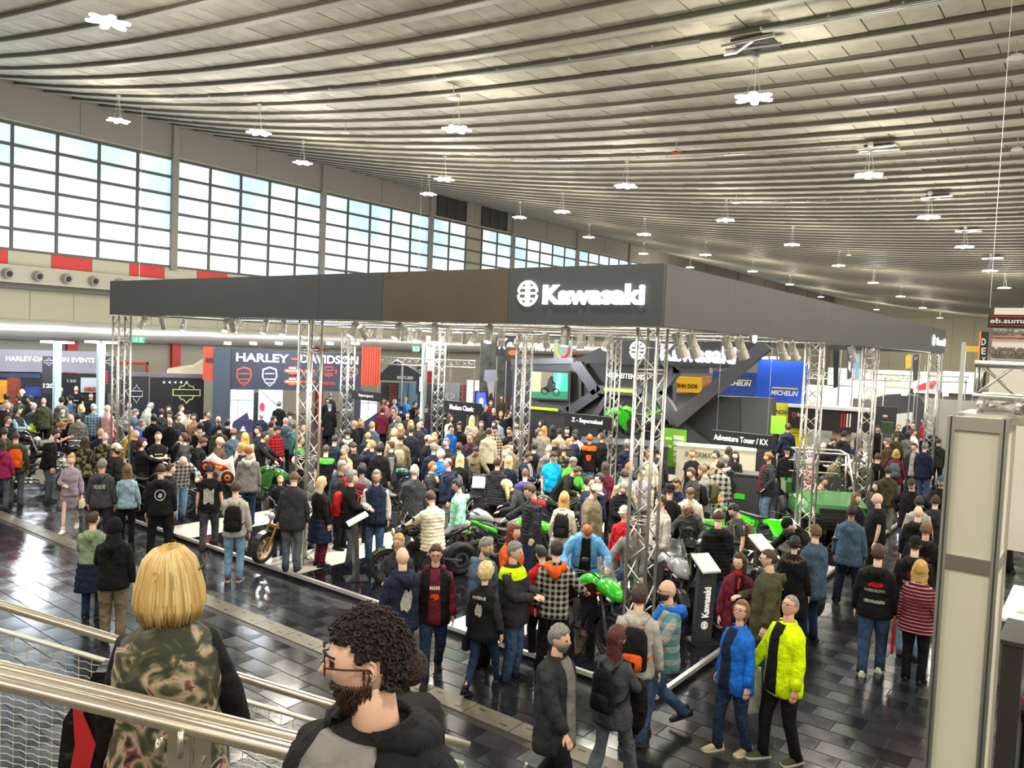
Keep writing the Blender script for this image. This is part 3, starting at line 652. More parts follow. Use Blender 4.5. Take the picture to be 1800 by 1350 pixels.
def cloth(c, kind=None):
    key = 'cloth_%s_%s' % (c, kind)
    if key in MATS: return MATS[key]
    col = srgb(CN[c]); m = mat(key.replace(' ', '_'), col, .85, spec=.2, noise=.2, nscale=9, bump=1.0, bscale=9.5); MATS[key] = m
    if kind == 'shiny': m.node_tree.nodes['Principled BSDF'].inputs['Roughness'].default_value = .42
    if kind and kind.startswith('plaid'):
        nt = m.node_tree; b = nt.nodes['Principled BSDF']; c2 = srgb(CN[kind.split(':')[1]]); fr = float(kind.split(':')[2]) if kind.count(':') > 1 else 11
        tc = nt.nodes.new('ShaderNodeTexCoord'); sp = nt.nodes.new('ShaderNodeSeparateXYZ'); nt.links.new(tc.outputs['Object'], sp.inputs[0]); prev = None
        outs = []
        for ax, k in (('X', 1), ('Z', 1)):
            mu = nt.nodes.new('ShaderNodeMath'); mu.operation = 'MULTIPLY'; mu.inputs[1].default_value = fr; nt.links.new(sp.outputs[ax], mu.inputs[0])
            f = nt.nodes.new('ShaderNodeMath'); f.operation = 'FRACT'; nt.links.new(mu.outputs[0], f.inputs[0])
            g = nt.nodes.new('ShaderNodeMath'); g.operation = 'LESS_THAN'; g.inputs[1].default_value = .45; nt.links.new(f.outputs[0], g.inputs[0]); outs.append(g)
        a = nt.nodes.new('ShaderNodeMath'); a.operation = 'ADD'; nt.links.new(outs[0].outputs[0], a.inputs[0]); nt.links.new(outs[1].outputs[0], a.inputs[1])
        h = nt.nodes.new('ShaderNodeMath'); h.operation = 'MULTIPLY'; h.inputs[1].default_value = .5; nt.links.new(a.outputs[0], h.inputs[0])
        mx = nt.nodes.new('ShaderNodeMix'); mx.data_type = 'RGBA'; mx.inputs[6].default_value = (*col, 1); mx.inputs[7].default_value = (*c2, 1); nt.links.new(h.outputs[0], mx.inputs[0]); nt.links.new(mx.outputs[2], b.inputs['Base Color'])
    if kind and kind.startswith('stripe'):
        nt = m.node_tree; b = nt.nodes['Principled BSDF']; c2 = srgb(CN[kind.split(':')[1]]); tc = nt.nodes.new('ShaderNodeTexCoord'); sp = nt.nodes.new('ShaderNodeSeparateXYZ'); nt.links.new(tc.outputs['Object'], sp.inputs[0])
        mu = nt.nodes.new('ShaderNodeMath'); mu.operation = 'MULTIPLY'; mu.inputs[1].default_value = 20; nt.links.new(sp.outputs['Z'], mu.inputs[0]); f = nt.nodes.new('ShaderNodeMath'); f.operation = 'FRACT'; nt.links.new(mu.outputs[0], f.inputs[0])
        g = nt.nodes.new('ShaderNodeMath'); g.operation = 'LESS_THAN'; g.inputs[1].default_value = .22; nt.links.new(f.outputs[0], g.inputs[0])
        mx = nt.nodes.new('ShaderNodeMix'); mx.data_type = 'RGBA'; mx.inputs[6].default_value = (*col, 1); mx.inputs[7].default_value = (*c2, 1); nt.links.new(g.outputs[0], mx.inputs[0]); nt.links.new(mx.outputs[2], b.inputs['Base Color'])
    if kind == 'camo':
        nt = m.node_tree; b = nt.nodes['Principled BSDF']; tc = nt.nodes.new('ShaderNodeTexCoord'); n = nt.nodes.new('ShaderNodeTexNoise'); n.inputs['Scale'].default_value = 11; nt.links.new(tc.outputs['Object'], n.inputs[0])
        r = nt.nodes.new('ShaderNodeValToRGB'); r.color_ramp.interpolation = 'CONSTANT'; e = r.color_ramp.elements; e[0].color = (*srgb('23251b'), 1); e[1].position = .46; e[1].color = (*srgb('4f5038'), 1)
        q = e.new(.56); q.color = (*srgb('8a8262'), 1); nt.links.new(n.outputs[0], r.inputs[0]); nt.links.new(r.outputs[0], b.inputs['Base Color'])
    return m
def hairm(c): return mat('hair_'+c.replace(' ', '_'), srgb(CN[c]), .5, noise=.35, nscale=40, bump=.6, bscale=70)
SKIN = [mat('skin_%d' % i, srgb(c), .5, noise=.05, nscale=12) for i, c in enumerate(('d9ae95', 'cfa088', 'e2bca6', '96684f'))]
EYEM = mat('eye_dark', srgb('2a1c16'), .4); LIPM = mat('lip', srgb('9a5548'), .5); BROWM = mat('brow', srgb('3a261a'), .7); SOLE = mat('shoe_sole', srgb('b9b5aa'), .6)
def nz(v): return v/(np.linalg.norm(v)+1e-9)
def unit_grid(nu, nv):
    th = np.linspace(0, math.pi, nv); ph = np.linspace(0, 2*math.pi, nu, endpoint=False)   # ph: 0 = front (+y)
    T, P = np.meshgrid(th, ph, indexing='ij')
    return np.stack([np.sin(T)*np.sin(P), np.sin(T)*np.cos(P), np.cos(T)], -1)
def head_surface(D, fem=0, jaw=1.0):
    x, y, z = D[..., 0], D[..., 1], D[..., 2]
    G = lambda a, b, s: np.exp(-((a-b)/s)**2)
    lo = np.clip(-z, 0, 1); fr = np.clip(y, 0, 1); bk = np.clip(-y, 0, 1)
    wx = .077*(1-.26*lo**1.6+.02*G(z, .3, .3)); wy = .098*(1-.10*lo)-(.012*fr*lo*0); wz = .118
    X = x*wx; Yv = y*wy*(1+.05*bk)-.004; Z = z*wz
    nose = .029*G(x, 0, .13)*(G(z, -.17, .13)+.42*G(z, .02, .16))*(y > 0)
    brow = .006*G(np.abs(x), .28, .22)*G(z, .22, .09)*(y > 0); sock = -.010*G(np.abs(x), .36, .15)*G(z, .06, .10)*(y > 0)
    mouth = .005*G(x, 0, .22)*(G(z, -.46, .06)+G(z, -.56, .05))*(y > 0); chin = .013*G(x, 0, .3)*G(z, -.82, .16)*(y > -.1)
    cheek = .004*G(np.abs(x), .5, .2)*G(z, -.15, .2)*(y > 0)
    Yv = Yv+nose+brow+sock+mouth+chin*jaw+cheek
    ear = .016*G(y, -.08, .13)*G(z, -.05, .2)*(np.abs(x) > .75); X = X+np.sign(x)*ear; Yv = Yv-ear*.5
    return np.stack([X, Yv, Z], -1)
def grid_faces(nu, nv):
    f = []
    for j in range(nv-1):
        for i in range(nu): f.append((j*nu+i, (j+1)*nu+i, (j+1)*nu+(i+1) % nu, j*nu+(i+1) % nu))
    return f
def rotm(yaw=0, pitch=0, roll=0):  # yaw + turns to the person's left
    return np.array((Matrix.Rotation(yaw, 3, 'Z') @ Matrix.Rotation(-pitch, 3, 'X') @ Matrix.Rotation(roll, 3, 'Y')))
def ik(S, T, l1, l2, hint):
    S = np.array(S, float); T = np.array(T, float); d = T-S; L = np.linalg.norm(d); mx = (l1+l2)*.995
    if L > mx: T = S+d/L*mx; d = T-S; L = mx
    a = (l1*l1-l2*l2+L*L)/(2*L); h = math.sqrt(max(l1*l1-a*a, 0)); u = d/L; hint = np.array(hint, float); w = hint-u*np.dot(hint, u); w = nz(w)
    return S+u*a+w*h, T
def bend(A, B, C, k=2):
    """limb path A-B-C with a rounded joint"""
    A, B, C = map(np.asarray, (A, B, C)); p = [A, A*.66+B*.34, A*.34+B*.66, A*.12+B*.88, B*.9+(A+C)*.05, B*.88+C*.12, B*.66+C*.34, B*.34+C*.66, C]
    return p
ARMS = {'down': (.25, .05, .84, (0.4, -1, 0)), 'pocket': (.21, .13, .93, (1, -.9, 0)), 'phone': (.07, .33, 1.38, (.9, -.3, -1)), 'hold': (.07, .32, 1.12, (.8, -.6, -.6)), 'bar': (.30, .52, 1.02, (.8, -.3, -.8)),
        'cross': (-.10, .20, 1.17, (1, .1, -.6)), 'hip': (.23, .02, 1.03, (1, -.6, 0)), 'point': (.16, .58, 1.18, (.5, 0, -1)), 'strap': (.12, .16, 1.32, (.8, -.3, -1)), 'fwd': (.25, .24, .92, (.5, -1, 0)), 'back': (.27, -.22, .90, (.4, -1, 0)),
        'face': (.05, .17, 1.50, (.9, .3, -1)), 'behind': (.06, -.19, 1.0, (1, -.7, 0)), 'rest': (.22, .36, 1.0, (.9, -.5, -.3)), 'side': (.40, .22, 1.05, (.6, -.6, -.8)), 'up': (.2, .3, 1.62, (.9, .1, -.6))}
LEGS = {'stand': ((.10, 0, 0, 8), (-.10, .02, 0, -8), 0), 'wide': ((.17, 0, 0, 12), (-.17, .03, 0, -12), -.01), 'walk': ((.09, .30, 0, 4), (-.08, -.30, .05, -4), -.04), 'walk2': ((.08, -.32, .12, 4), (-.08, .24, 0, -4), -.04), 'step': ((.1, .14, 0, 8), (-.1, -.14, 0, -6), -.01),
        'ride': ((.27, .05, .26, 8), (-.27, .05, .26, -8), -.12), 'straddle': ((.36, .02, 0, 12), (-.36, .02, 0, -12), -.07), 'sit': ((.12, .45, -.1, 5), (-.12, .45, -.1, -5), -.40)}
class Pose: pass
PEOPLE = []
def person(px, py, f, top, legs, hair, arms=('down', 'down'), leg='stand', H=1.76, g=.15, fem=0, lean=0, look=(0, 0), shoe='black', extra=(), label=None, base=None, lod=1, hem=None, turn=0, hs=1.0, skin=None, loc=None, beard=None, glasses=False, group=None, eyes=True, pelvis=None):
    """px,py: where the crown of the head stands in the photo; f: 0 faces the viewer, 90 faces right, 180 seen from behind"""
    sc = H/1.80; ns = (10, 14, 20, 28)[lod]; rnd = random.Random(int(px*7+py*13))
    sk = SKIN[skin if skin is not None else rnd.choice((0, 0, 1, 2, 2))]
    L = LEGS[leg]; hz = (pelvis if pelvis else .97+L[2])
    ln = math.radians(lean); R_ = rotm(0, ln*1.0)
    O = np.array([0, 0, hz]); up = R_@np.array([0, 0, 1.]); fw = R_@np.array([0, 1., 0]); rt = np.array([1., 0, 0])
    def spine(t, x=0, y=0):
        return O+(up*t if t > 0 else np.array([0, 0, t]))+rt*x+(fw if t > 0 else np.array([0, 1., 0]))*y
    # torso profile
    def prof(t):
        T = [-.62, -.3, -.18, -.08, .05, .16, .28, .38, .45, .50, .535, .56]
        A = [.20, .19, .182, .178, .160, .156, .168, .180, .182, .150, .092, .058]; B = [.15, .14, .132, .128, .112, .108, .115, .118, .108, .088, .068, .058]; Yc = [0, 0, 0, 0, .005, .005, .0, -.005, -.012, -.018, -.018, -.01]
        a, b, y = np.interp(t, T, A), np.interp(t, T, B), np.interp(t, T, Yc)
        if fem: a += np.interp(t, [-.3, -.1, .12, .3, .45], [.012, .012, -.018, -.008, -.022]); b += np.interp(t, [0, .2, .32, .4], [0, 0, .018, 0])
        k = np.interp(t, [-.6, -.2, .1, .3, .45], [.3, .7, 1, .6, .2])*g; a += .075*k; b += .105*k; y += .045*k
        return a, b, y
    def tring(t, n, inf=0., puff=0, pw=2.5):
        a, b, y = prof(t); a += inf; b += inf; ph = np.linspace(0, 2*math.pi, n, endpoint=False); c, s_ = np.sin(ph), np.cos(ph)
        X = np.sign(c)*np.abs(c)**(2/pw)*a; Y = np.sign(s_)*np.abs(s_)**(2/pw)*b
        c0 = spine(t, 0, y); fv = fw if t > 0 else np.array([0, 1., 0]); return c0+np.outer(X, rt)+np.outer(Y, fv)
    # limbs
    sh = .175-.02*fem; SR = [spine(.455, s*sh, -.012) for s in (1, -1)]; arms_ = []
    for k, s in enumerate((1, -1)):
        a = arms[k]; a = ARMS[a] if isinstance(a, str) else a
        T = np.array([a[0]*s, a[1], a[2]+(hz-.93)]); 
        if abs(lean) > 4: 
            j = arms[k] if isinstance(arms[k], str) else ''
            if j not in ('bar', 'point', 'rest'): 
                q = T-O; q = R_@q if j in ('phone', 'hold', 'cross', 'strap', 'face', 'pocket', 'hip', 'behind') else q+np.array([0, math.sin(ln)*.35, -.02]); T = O+q
        hint = np.array([a[3][0]*s, a[3][1], a[3][2]]); E_, Wt = ik(SR[k], T, .285, .255, hint); arms_.append((SR[k], E_, Wt))
    legs_ = []
    for k, s in enumerate((1, -1)):
        fx, fy, fz, toe = L[k]; A = np.array([fx, fy, fz+.085]); Hp = O+np.array([s*.088, 0, -.04]); hint = (s*.15, 1, .0) if leg != 'ride' else (s*.25, 1, .55)
        K, A2 = ik(Hp, A, .435, .42, hint); legs_.append((Hp, K, A2, toe))
    ROOT = None
    # --- body
    mb = MB(); nu, nv = ((14, 12), (18, 15), (26, 22), (64, 54))[lod]
    D = unit_grid(nu, nv); HS = head_surface(D, fem); HR = R_@rotm(math.radians(look[0]), -math.radians(look[1]))
    HC = spine(.56, 0, 0)+up*.045+HR@np.array([0, .018, .118*hs])
    if lean > 25: HC = HC+0
    def hp(v): return HC+(np.asarray(v)*hs@HR.T)
    hv = hp(HS.reshape(-1, 3)); hf = grid_faces(nu, nv); D2 = D.reshape(-1, 3); mb.add(hv, hf)
    if lod >= 1 and eyes:
        for i, q in enumerate(hf):
            d = D2[list(q)].mean(0)
            if d[1] > .3:
                if abs(abs(d[0])-.34) < .13 and abs(d[2]-.05) < (.07 if lod > 1 else .1): mb.m[i] = 1
                elif abs(d[0]) < .24 and abs(d[2]+.5) < (.05 if lod > 1 else .09): mb.m[i] = 2
                elif abs(abs(d[0])-.34) < .2 and abs(d[2]-.24) < (.05 if lod > 1 else .07): mb.m[i] = 3
    nb = len(mb.m)
    neck0 = spine(.50, 0, -.015); mb.tube([neck0, spine(.57, 0, -.008), HC+HR@np.array([0, -.012, -.03])], [.062-.008*fem, .054-.008*fem, .052-.008*fem], max(8, ns-4))
    mb.loft([tring(t, 10, -.022) for t in (-.1, 0, .15, .3, .42, .5, .54)])
    for k, s in enumerate((1, -1)):
        S, E_, Wt = arms_[k]; mb.tube(bend(S, E_, Wt), [.042, .042, .04, .037, .037, .038, .037, .031, .026], 8)
        fd = nz(Wt-E_); 
        # hand
        side = nz(np.cross(fd, [0, 0, 1.]) if abs(fd[2]) < .9 else np.array([0, 1., 0])); side = side if abs(fd[2]) < .9 else nz(side-fd*np.dot(side, fd)); nrm = np.cross(side, fd)
        cen = Wt; pr = []
        for q, (t, w_, h_) in enumerate(((-.01, .024, .019), (.02, .032, .016), (.06, .042, .015), (.095, .042, .013))):
            a = np.linspace(0, 2*math.pi, 8, endpoint=False); pr.append(cen+fd*t+np.outer(np.cos(a)*w_, side)+np.outer(np.sin(a)*h_, nrm))
        mb.loft(pr); inward = nrm if np.dot(nrm, np.array([-s, .3, -.3])) > 0 else -nrm
        for q in range(4):
            o = cen+fd*.09+side*(-.031+q*.0205); ln_ = (.065, .078, .072, .056)[q]; c = .5 if arms[k] in ('down', 'pocket', 'fwd', 'back') else 1.0
            m1 = o+fd*ln_*.5+inward*.012*c; m2 = m1+fd*ln_*.35*(1-.5*c)+inward*ln_*.45*c; mb.tube([o, m1, m2], [.0095, .009, .007], 5)
        o = cen+fd*.03+side*(.03 if s > 0 else -.03); sd = side*(1 if s > 0 else -1); mb.tube([o, o+fd*.03+sd*.025+inward*.01, o+fd*.06+sd*.03+inward*.022], [.013, .011, .008], 5)
    for k in range(2):
        Hp, K, A2, toe = legs_[k]; mb.tube(bend(Hp, K, A2), [.07, .065, .055, .045, .04, .042, .045, .036, .03] if (legs[0] if isinstance(legs, tuple) else '') in ('skirt', 'shorts') else [.06, .055, .045, .035, .032, .03, .03, .026, .026], 8)
    Pt = None
    name = 'person'; me_o = mb.build(name, [sk, EYEM, LIPM, BROWM], None, smooth=True); me = me_o
    # --- top garment
    kind, col = top[0], top[1]; tm = cloth(col, top[2] if len(top) > 2 else None); HEM = {'tee': -.12, 'sweater': -.12, 'hoodie': -.14, 'shirt': -.17, 'jacket': -.2, 'puffer': -.2, 'vest': -.18, 'coat': -.45, 'long': -.60}[kind if kind in ('tee', 'sweater', 'hoodie', 'shirt', 'jacket', 'puffer', 'vest', 'coat', 'long') else 'jacket']
    if hem is not None: HEM = hem
    INF = {'tee': .010, 'sweater': .018, 'hoodie': .026, 'shirt': .016, 'jacket': .032, 'puffer': .042, 'vest': .034, 'coat': .038, 'long': .036}[kind]
    tb = MB(); nr = (10, 14, 20, 26)[lod]; ts = np.linspace(HEM, .55, nr)
    if kind == 'puffer' or 'quilt' in extra: nr = (22, 37, 43, 43)[lod]; ts = np.linspace(HEM, .55, nr)
    rr = []
    for i, t in enumerate(ts):
        inf = INF*(1 if t < .47 else .55)+((-.013 if i % 3 == 0 else .004) if kind == 'puffer' or 'quilt' in extra else 0)
        w = tring(t, ns+4, inf); w += np.random.RandomState(int(px)+i).normal(0, .0028, w.shape)*(t < .5); rr.append(w)
    rr[0] = (rr[0]-rr[0].mean(0))*.97+rr[0].mean(0)
    tb.loft(rr)
    slm = tm; slb = tb; sl_col = None
    if kind == 'vest' and len(top) > 3: slb = MB(); sl_col = cloth(top[3])
    if kind == 'tee': f_ = 4
    else: f_ = 9
    for k, s in enumerate((1, -1)):
        S, E_, Wt = arms_[k]; p = bend(S+np.array([-s*.03, 0, 0]), E_, Wt); r0 = np.array([.070, .066, .06, .055, .056, .055, .051, .046, .04])*(1-.1*fem)+INF*.35+g*.012
        if kind == 'tee': p = [p[0], p[1], p[1]*.5+p[2]*.5, p[2]]; r0 = np.array([.068, .062, .06, .063])+g*.014
        elif kind in ('puffer',) or 'quilt' in extra:
            q = []; rq = []
            for i in range(8):
                for u in (0, .34, .67): q.append(p[i]*(1-u)+p[i+1]*u); rq.append(r0[i]*(1-u)+r0[i+1]*u+(.006 if u else -.004))
            p = q+[p[8]]; r0 = np.array(rq+[r0[8]])
        slb.tube(p, list(r0), max(8, ns-4))
        if kind != 'tee': slb.tube([p[-1]-nz(p[-1]-p[-2])*.03, p[-1]+nz(p[-1]-p[-2])*.01], [.040, .036], 8)
    hoodc = None
    if kind in ('hoodie',) or 'hood' in extra:
        hb = tb; n_ = 9; pts = []
        for a in np.linspace(-2.3, 2.3, n_): pts.append(spine(.535-.035*math.cos(a)-.02, math.sin(a)*.105, -.02-math.cos(a)*.105))
        hb.tube(pts, [.012]+[.035, .045, .052, .056, .052, .045, .035]+[.012], 8)
        hb.tube([spine(.52, 0, -.13), spine(.46, 0, -.155), spine(.39, 0, -.15)], [.075, .07, .03], 10)
    elif kind in ('jacket', 'coat', 'puffer', 'vest', 'shirt', 'long'):
        op_ = any(isinstance(e, tuple) and e[0] == 'open' for e in extra); k0 = int(ns*.13) if op_ else 0; sl_ = slice(k0, ns-k0+(1 if op_ else 0)); d_ = 0 if kind != 'shirt' else -.012
        c1 = [tring(t, ns, i_+d_)[sl_] for t, i_ in ((.515, .012), (.545, .02), (.575, .024), (.57, .010), (.54, .006))]; tb.loft(c1, cap=False, close=not op_)
    nm = {'tee': 't_shirt', 'sweater': 'sweater', 'hoodie': 'hoodie', 'shirt': 'shirt', 'jacket': 'jacket', 'puffer': 'puffer_jacket', 'vest': 'vest', 'coat': 'coat', 'long': 'long_coat'}[kind]
    to = tb.build(nm, tm, me, smooth=True); tv_, tf_ = tb.arr()
    if sl_col: slb.build('sleeves', sl_col, me, smooth=True)
    BV = [None]
    def project(v2, f2, ctr, size, side, out=.007, rotz=0):
        """lay flat lettering on the garment: side -1 back, +1 front; ctr = (x, t)"""
        if BV[0] is None: BV[0] = BVHTree.FromPolygons([tuple(p) for p in tv_], tf_)
        v2 = np.asarray(v2, float); res = []
        for x, y, z in v2:
            X = ctr[0]+x*size[0]*side*-1; t = ctr[1]+y*size[1]; base_ = spine(t, X, side*.6); fv = fw if t > 0 else np.array([0, 1., 0])
            hit_ = BV[0].ray_cast(Vector(base_), Vector(-fv*side)); b0 = np.array(hit_[0]) if hit_[0] else spine(t, X, side*.15)
            res.append(b0+fv*side*(out+.003*(z > 0)))
        return np.array(res)
    me['_'] = 0
    for e in extra:
        if isinstance(e, tuple) and e[0] in ('back', 'front'):
            sd = -1 if e[0] == 'back' else 1
            if e[1] == 'text':
                if e[2][0] == '#':
                    q = MB(); rb = random.Random(int(px)); x_ = 0
                    for _ in range(int(e[2][1:])): w_ = rb.uniform(.5, .9); q.bb((x_, rb.uniform(0, .15), -.5), (x_+w_, rb.uniform(.8, 1), .5)); x_ += w_+.25
                    v, f2 = q.arr()
                else: v, f2 = text_mesh(e[2], 1, .5, .02)
                lo, hi = v.min(0), v.max(0); v = (v-(lo+hi)/2)/(hi-lo)
            elif e[1] == 'shape': 
                q = MB(); q.prism([(x, y, -.5) for x, y in e[2]], (0, 0, 1)); v, f2 = q.arr()
            elif e[1] == 'ring':
                q = MB(); a = np.linspace(0, 2*math.pi, 25)
                for i in range(24): q.prism([(r_*math.cos(a[j]), r_*math.sin(a[j]), -.5) for r_, j in ((.5, i), (.5, i+1), (.4, i+1), (.4, i))], (0, 0, 1))
                v, f2 = q.arr()
            v = project(v, f2, e[3], e[4], sd); q = MB(); q.add(v, f2); q.build('print', cloth(e[5]) if e[5] in CN else e[5], to)
        elif isinstance(e, tuple) and e[0] == 'open':   # garment worn open over another one
            w0 = e[2] if len(e) > 2 else .075; q = MB(); rows = []
            for t in np.linspace(HEM+.02, .545, 13):
                a, b, y = prof(t); a += INF+.006; b += INF+.006; w_ = min(w0*(1.3-.45*(t-HEM)/(.55-HEM)), a*.62); xs = np.linspace(-w_, w_, 5); fv = fw if t > 0 else np.array([0, 1., 0])
                rows.append(np.array([spine(t, x, y+b*(1-abs(x/a)**2.5)**.4+.002) for x in xs]+[spine(t, x, y+b*.7) for x in xs[::-1]]))
            q.loft(rows); q.build('inner_shirt', cloth(e[1]), me, smooth=True)
        elif isinstance(e, tuple) and e[0] == 'yoke':  # coloured shoulders
            q = MB(); q.loft([tring(t, ns+4, INF*.9+.006) for t in (.40, .44, .48, .51, .535)], cap=False)
            for k, s in enumerate((1, -1)):
                S, E_, Wt = arms_[k]; q.tube([S+np.array([-s*.05, 0, .02]), S*.85+E_*.15+np.array([0, 0, .012])], [.07, .072], 10)
            q.build('shoulder_yoke', cloth(e[1]), to, smooth=True)
        elif isinstance(e, tuple) and e[0] == 'hoodc':
            q = MB(); pts = [spine(.535-.035*math.cos(a)-.015, math.sin(a)*.112, -.02-math.cos(a)*.112) for a in np.linspace(-2.4, 2.4, 9)]
            q.tube(pts, [.015]+[.04, .05, .056, .06, .056, .05, .04]+[.015], 8); q.tube([spine(.52, 0, -.14), spine(.44, 0, -.17), spine(.37, 0, -.16)], [.08, .075, .03], 10)
            q.build('hood', cloth(e[1]), me, smooth=True)
        elif isinstance(e, tuple) and e[0] == 'fur':
            q = MB(); rs = np.random.RandomState(5)
            for a in np.linspace(-2.2, 2.2, 60):
                c0 = spine(.50-.04*math.cos(a), math.sin(a)*.15, -.03-math.cos(a)*.13)
                for _ in range(2): d_ = nz(rs.normal(size=3)); q.tube([c0, c0+d_*.045], [.016, .003], 4)
            q.build('fur_trim', hairm(e[1]), to)
        elif isinstance(e, tuple) and e[0] == 'scarf':
            q = MB(); q.loft([tring(t, 12, .022, pw=2) for t in (.50, .53, .56, .60)]); q.tube([spine(.50, 0, .11), spine(.38, .02, .155+g*.05), spine(.33, .02, .15)], [(.05, .02), (.07, .018), (.02, .01)], 8); q.build('scarf', cloth(e[1]), me, smooth=True)
        elif isinstance(e, tuple) and e[0] == 'waist':   # jacket tied round the waist
            q = MB(); q.loft([tring(t, 14, .03+.02*abs(math.sin(t*60))-t*.05) for t in np.linspace(-.45, .02, 14)]); q.build('tied_jacket', cloth(e[1]), me, smooth=True)
    # --- legwear
    lk, lc = (legs if isinstance(legs, tuple) else ('trousers', legs)); lm = cloth(lc); lb = MB()
    if lk == 'skirt':
        lb.loft([tring(t, 14, .012) for t in (-.42, -.3, -.2, -.1, 0, .06)])
    else:
        lb.loft([tring(t, 14, .006) for t in (-.13, -.06, 0, .06)])
        rl = np.array([.098, .092, .082, .072, .07, .068, .064, .058, .06])*(1+.35*g)
        if lk == 'slim': rl = rl*np.array([.95, .9, .88, .85, .85, .85, .85, .75, .66])
        if lk == 'baggy': rl = rl*1.14
        if lk == 'flared': rl = rl*np.array([.95, .9, .85, .85, .85, .95, 1.1, 1.25, 1.45])
        if lk == 'shorts': rl = rl[:5]
        for k in range(2):
            Hp, K, A2, toe = legs_[k]; p = bend(Hp, K, A2+np.array([0, 0, -.045 if leg != 'ride' else 0]))[:len(rl)]
            rs = np.random.RandomState(int(py)+k); lb.tube(p, [float(r*(1+rs.normal(0, .02))) for r in rl], max(8, ns-4))
    lb.build({'skirt': 'skirt', 'shorts': 'shorts'}.get(lk, 'trousers'), lm, me, smooth=True)
    # --- shoes
    for k in range(2):
        Hp, K, A2, toe = legs_[k]; a = math.radians(-toe if k == 0 else -toe); d = np.array([math.sin(math.radians(toe)), math.cos(math.radians(toe)), 0]); sd = np.array([d[1], -d[0], 0])
        drop = -.25 if (leg in ('walk', 'walk2') and L[k][2] > 0) else 0; d3 = nz(d+np.array([0, 0, drop*1.3])); A0 = A2-np.array([0, 0, .085]); upv = nz(np.cross(sd, d3)) if True else None
        rr = []
        for q, (y, w_, h_) in enumerate(((-.085, .025, .055), (-.07, .036, .085), (0, .042, .095), (.07, .046, .07), (.14, .047, .05), (.185, .034, .038), (.195, .018, .03))):
            x = np.array([-1, -.9, -.5, .5, .9, 1, 1, -1])*w_; z = np.array([.35, .7, 1, 1, .7, .35, 0, 0])*h_; rr.append(A0+d3*y+np.outer(x, sd)+np.outer(z, [0, 0, 1.]))
        q = MB(); q.loft(rr); q.tube([A2+np.array([0, 0, -.02]), A2+np.array([0, 0, .05 if lk != 'boots' else .25])], [.048, .044], 8); so = q.build('shoe', cloth(shoe, 'shiny' if shoe == 'black' else None), me, smooth=True)
        if lod >= 1:
            q = MB(); q.loft([np.array([r[0], r[5], r[6]-[0, 0, .0], r[7]])*1+0 if False else np.vstack([A0+d3*yy+sd*w2*1.08*sg+np.array([0, 0, zz]) for sg, zz in ((-1, .0), (1, .0), (1, .022), (-1, .022))]) for r, (yy, w2) in zip(rr, ((-.088, .03), (-.07, .038), (0, .044), (.07, .048), (.14, .049), (.19, .036), (.2, .018)))]); q.build('sole', SOLE if shoe != 'black' else cloth('charcoal'), so)
    # --- hair, hats
    hk, hc = hair[0], hair[1]; hm_ = hairm(hc); x, y, z = D[..., 0], D[..., 1], D[..., 2]
    def shell(mask, th, nm_, m_, taper=.88, parent=me, zlift=0):
        Hh = HS.copy(); n_ = HS/np.linalg.norm(HS, axis=-1, keepdims=True)
        v = np.where(mask[..., None] > 0, HS+n_*(th[..., None] if not np.isscalar(th) else th)*mask[..., None], HS*taper); v[..., 2] += zlift*(mask > 0)
        q = MB(); q.add(hp(v.reshape(-1, 3)), grid_faces(nu, nv)); return q.build(nm_, m_, parent, smooth=True)
    # hairline: behind the face, above the ears
    line = z > np.where(y > .35, .52-.1*(1-y), np.where(y > -.15, .12, -.42)); rsn = np.random.RandomState(int(px+py)); jit = lambda a: 1+rsn.normal(0, a, x.shape)
    if hk in ('short', 'cut'): shell(line*1., (.014+.010*np.clip(z, 0, 1))*jit(.18), 'hair', hm_)
    elif hk == 'buzz': shell(line*1., .006*jit(.1), 'hair', hm_)
    elif hk == 'thin': shell((line & ~((z > .55) & (y > -.55)))*1., .010*jit(.1), 'hair', hm_)
    elif hk in ('curly', 'shaggy'): shell(((z > np.where(y > .35, .5, np.where(y > .1, .0, -.6))))*1., (.030+.015*np.clip(z, 0, 1))*jit(.28), 'hair', hm_)
    elif hk in ('long', 'bob', 'pony', 'wavy', 'bun'):
        ln_ = z > np.where(y > .45, .50, np.where(y > .12, .05, -.7)); o_ = shell(ln_*1., (.022+.008*np.clip(z, 0, 1))*jit(.08), 'hair', hm_)
        if hk in ('long', 'wavy', 'bob'):
            n_r = 9; q = MB(); Ln = {'long': .36, 'wavy': .40, 'bob': .16}[hk]; rr = []
            for i in range(n_r):
                u = i/(n_r-1); c0 = hp([0, -.028-.0*u, .02])+np.array([0, 0, -1.])*(u*Ln)-fw*(.055*u if hk != 'bob' else .0); a = np.linspace(0, 2*math.pi, 14, endpoint=False)
                wa = (.098+.018*math.sin(u*3.1))*(1-.35*u**3 if hk != 'bob' else 1.04); wb = .078*(1-.45*u if hk != 'bob' else 1)
                nzv = 1+np.random.RandomState(i).normal(0, .07 if hk == 'wavy' else .03, 14)
                rr.append(c0+np.outer(np.sin(a)*wa*nzv, HR@[1, 0, 0])+np.outer(np.cos(a)*wb*nzv, HR@[0, 1, 0]))
            q.loft(rr); q.build('hair_length', hm_, o_, smooth=True)
        if hk == 'pony': q = MB(); q.tube([hp([0, -.10, .03]), hp([0, -.15, .01]), hp([0, -.16, -.08]), hp([0, -.13, -.2])], [.018, .03, .03, .01], 8); q.build('ponytail', hm_, o_, smooth=True)
        if hk == 'bun': q = MB(); q.tube([hp([0, -.07, .08]), hp([0, -.11, .11]), hp([0, -.14, .12]), hp([0, -.16, .12])], [.02, .045, .045, .01], 8); q.build('bun', hm_, o_, smooth=True)
    elif hk == 'cap':
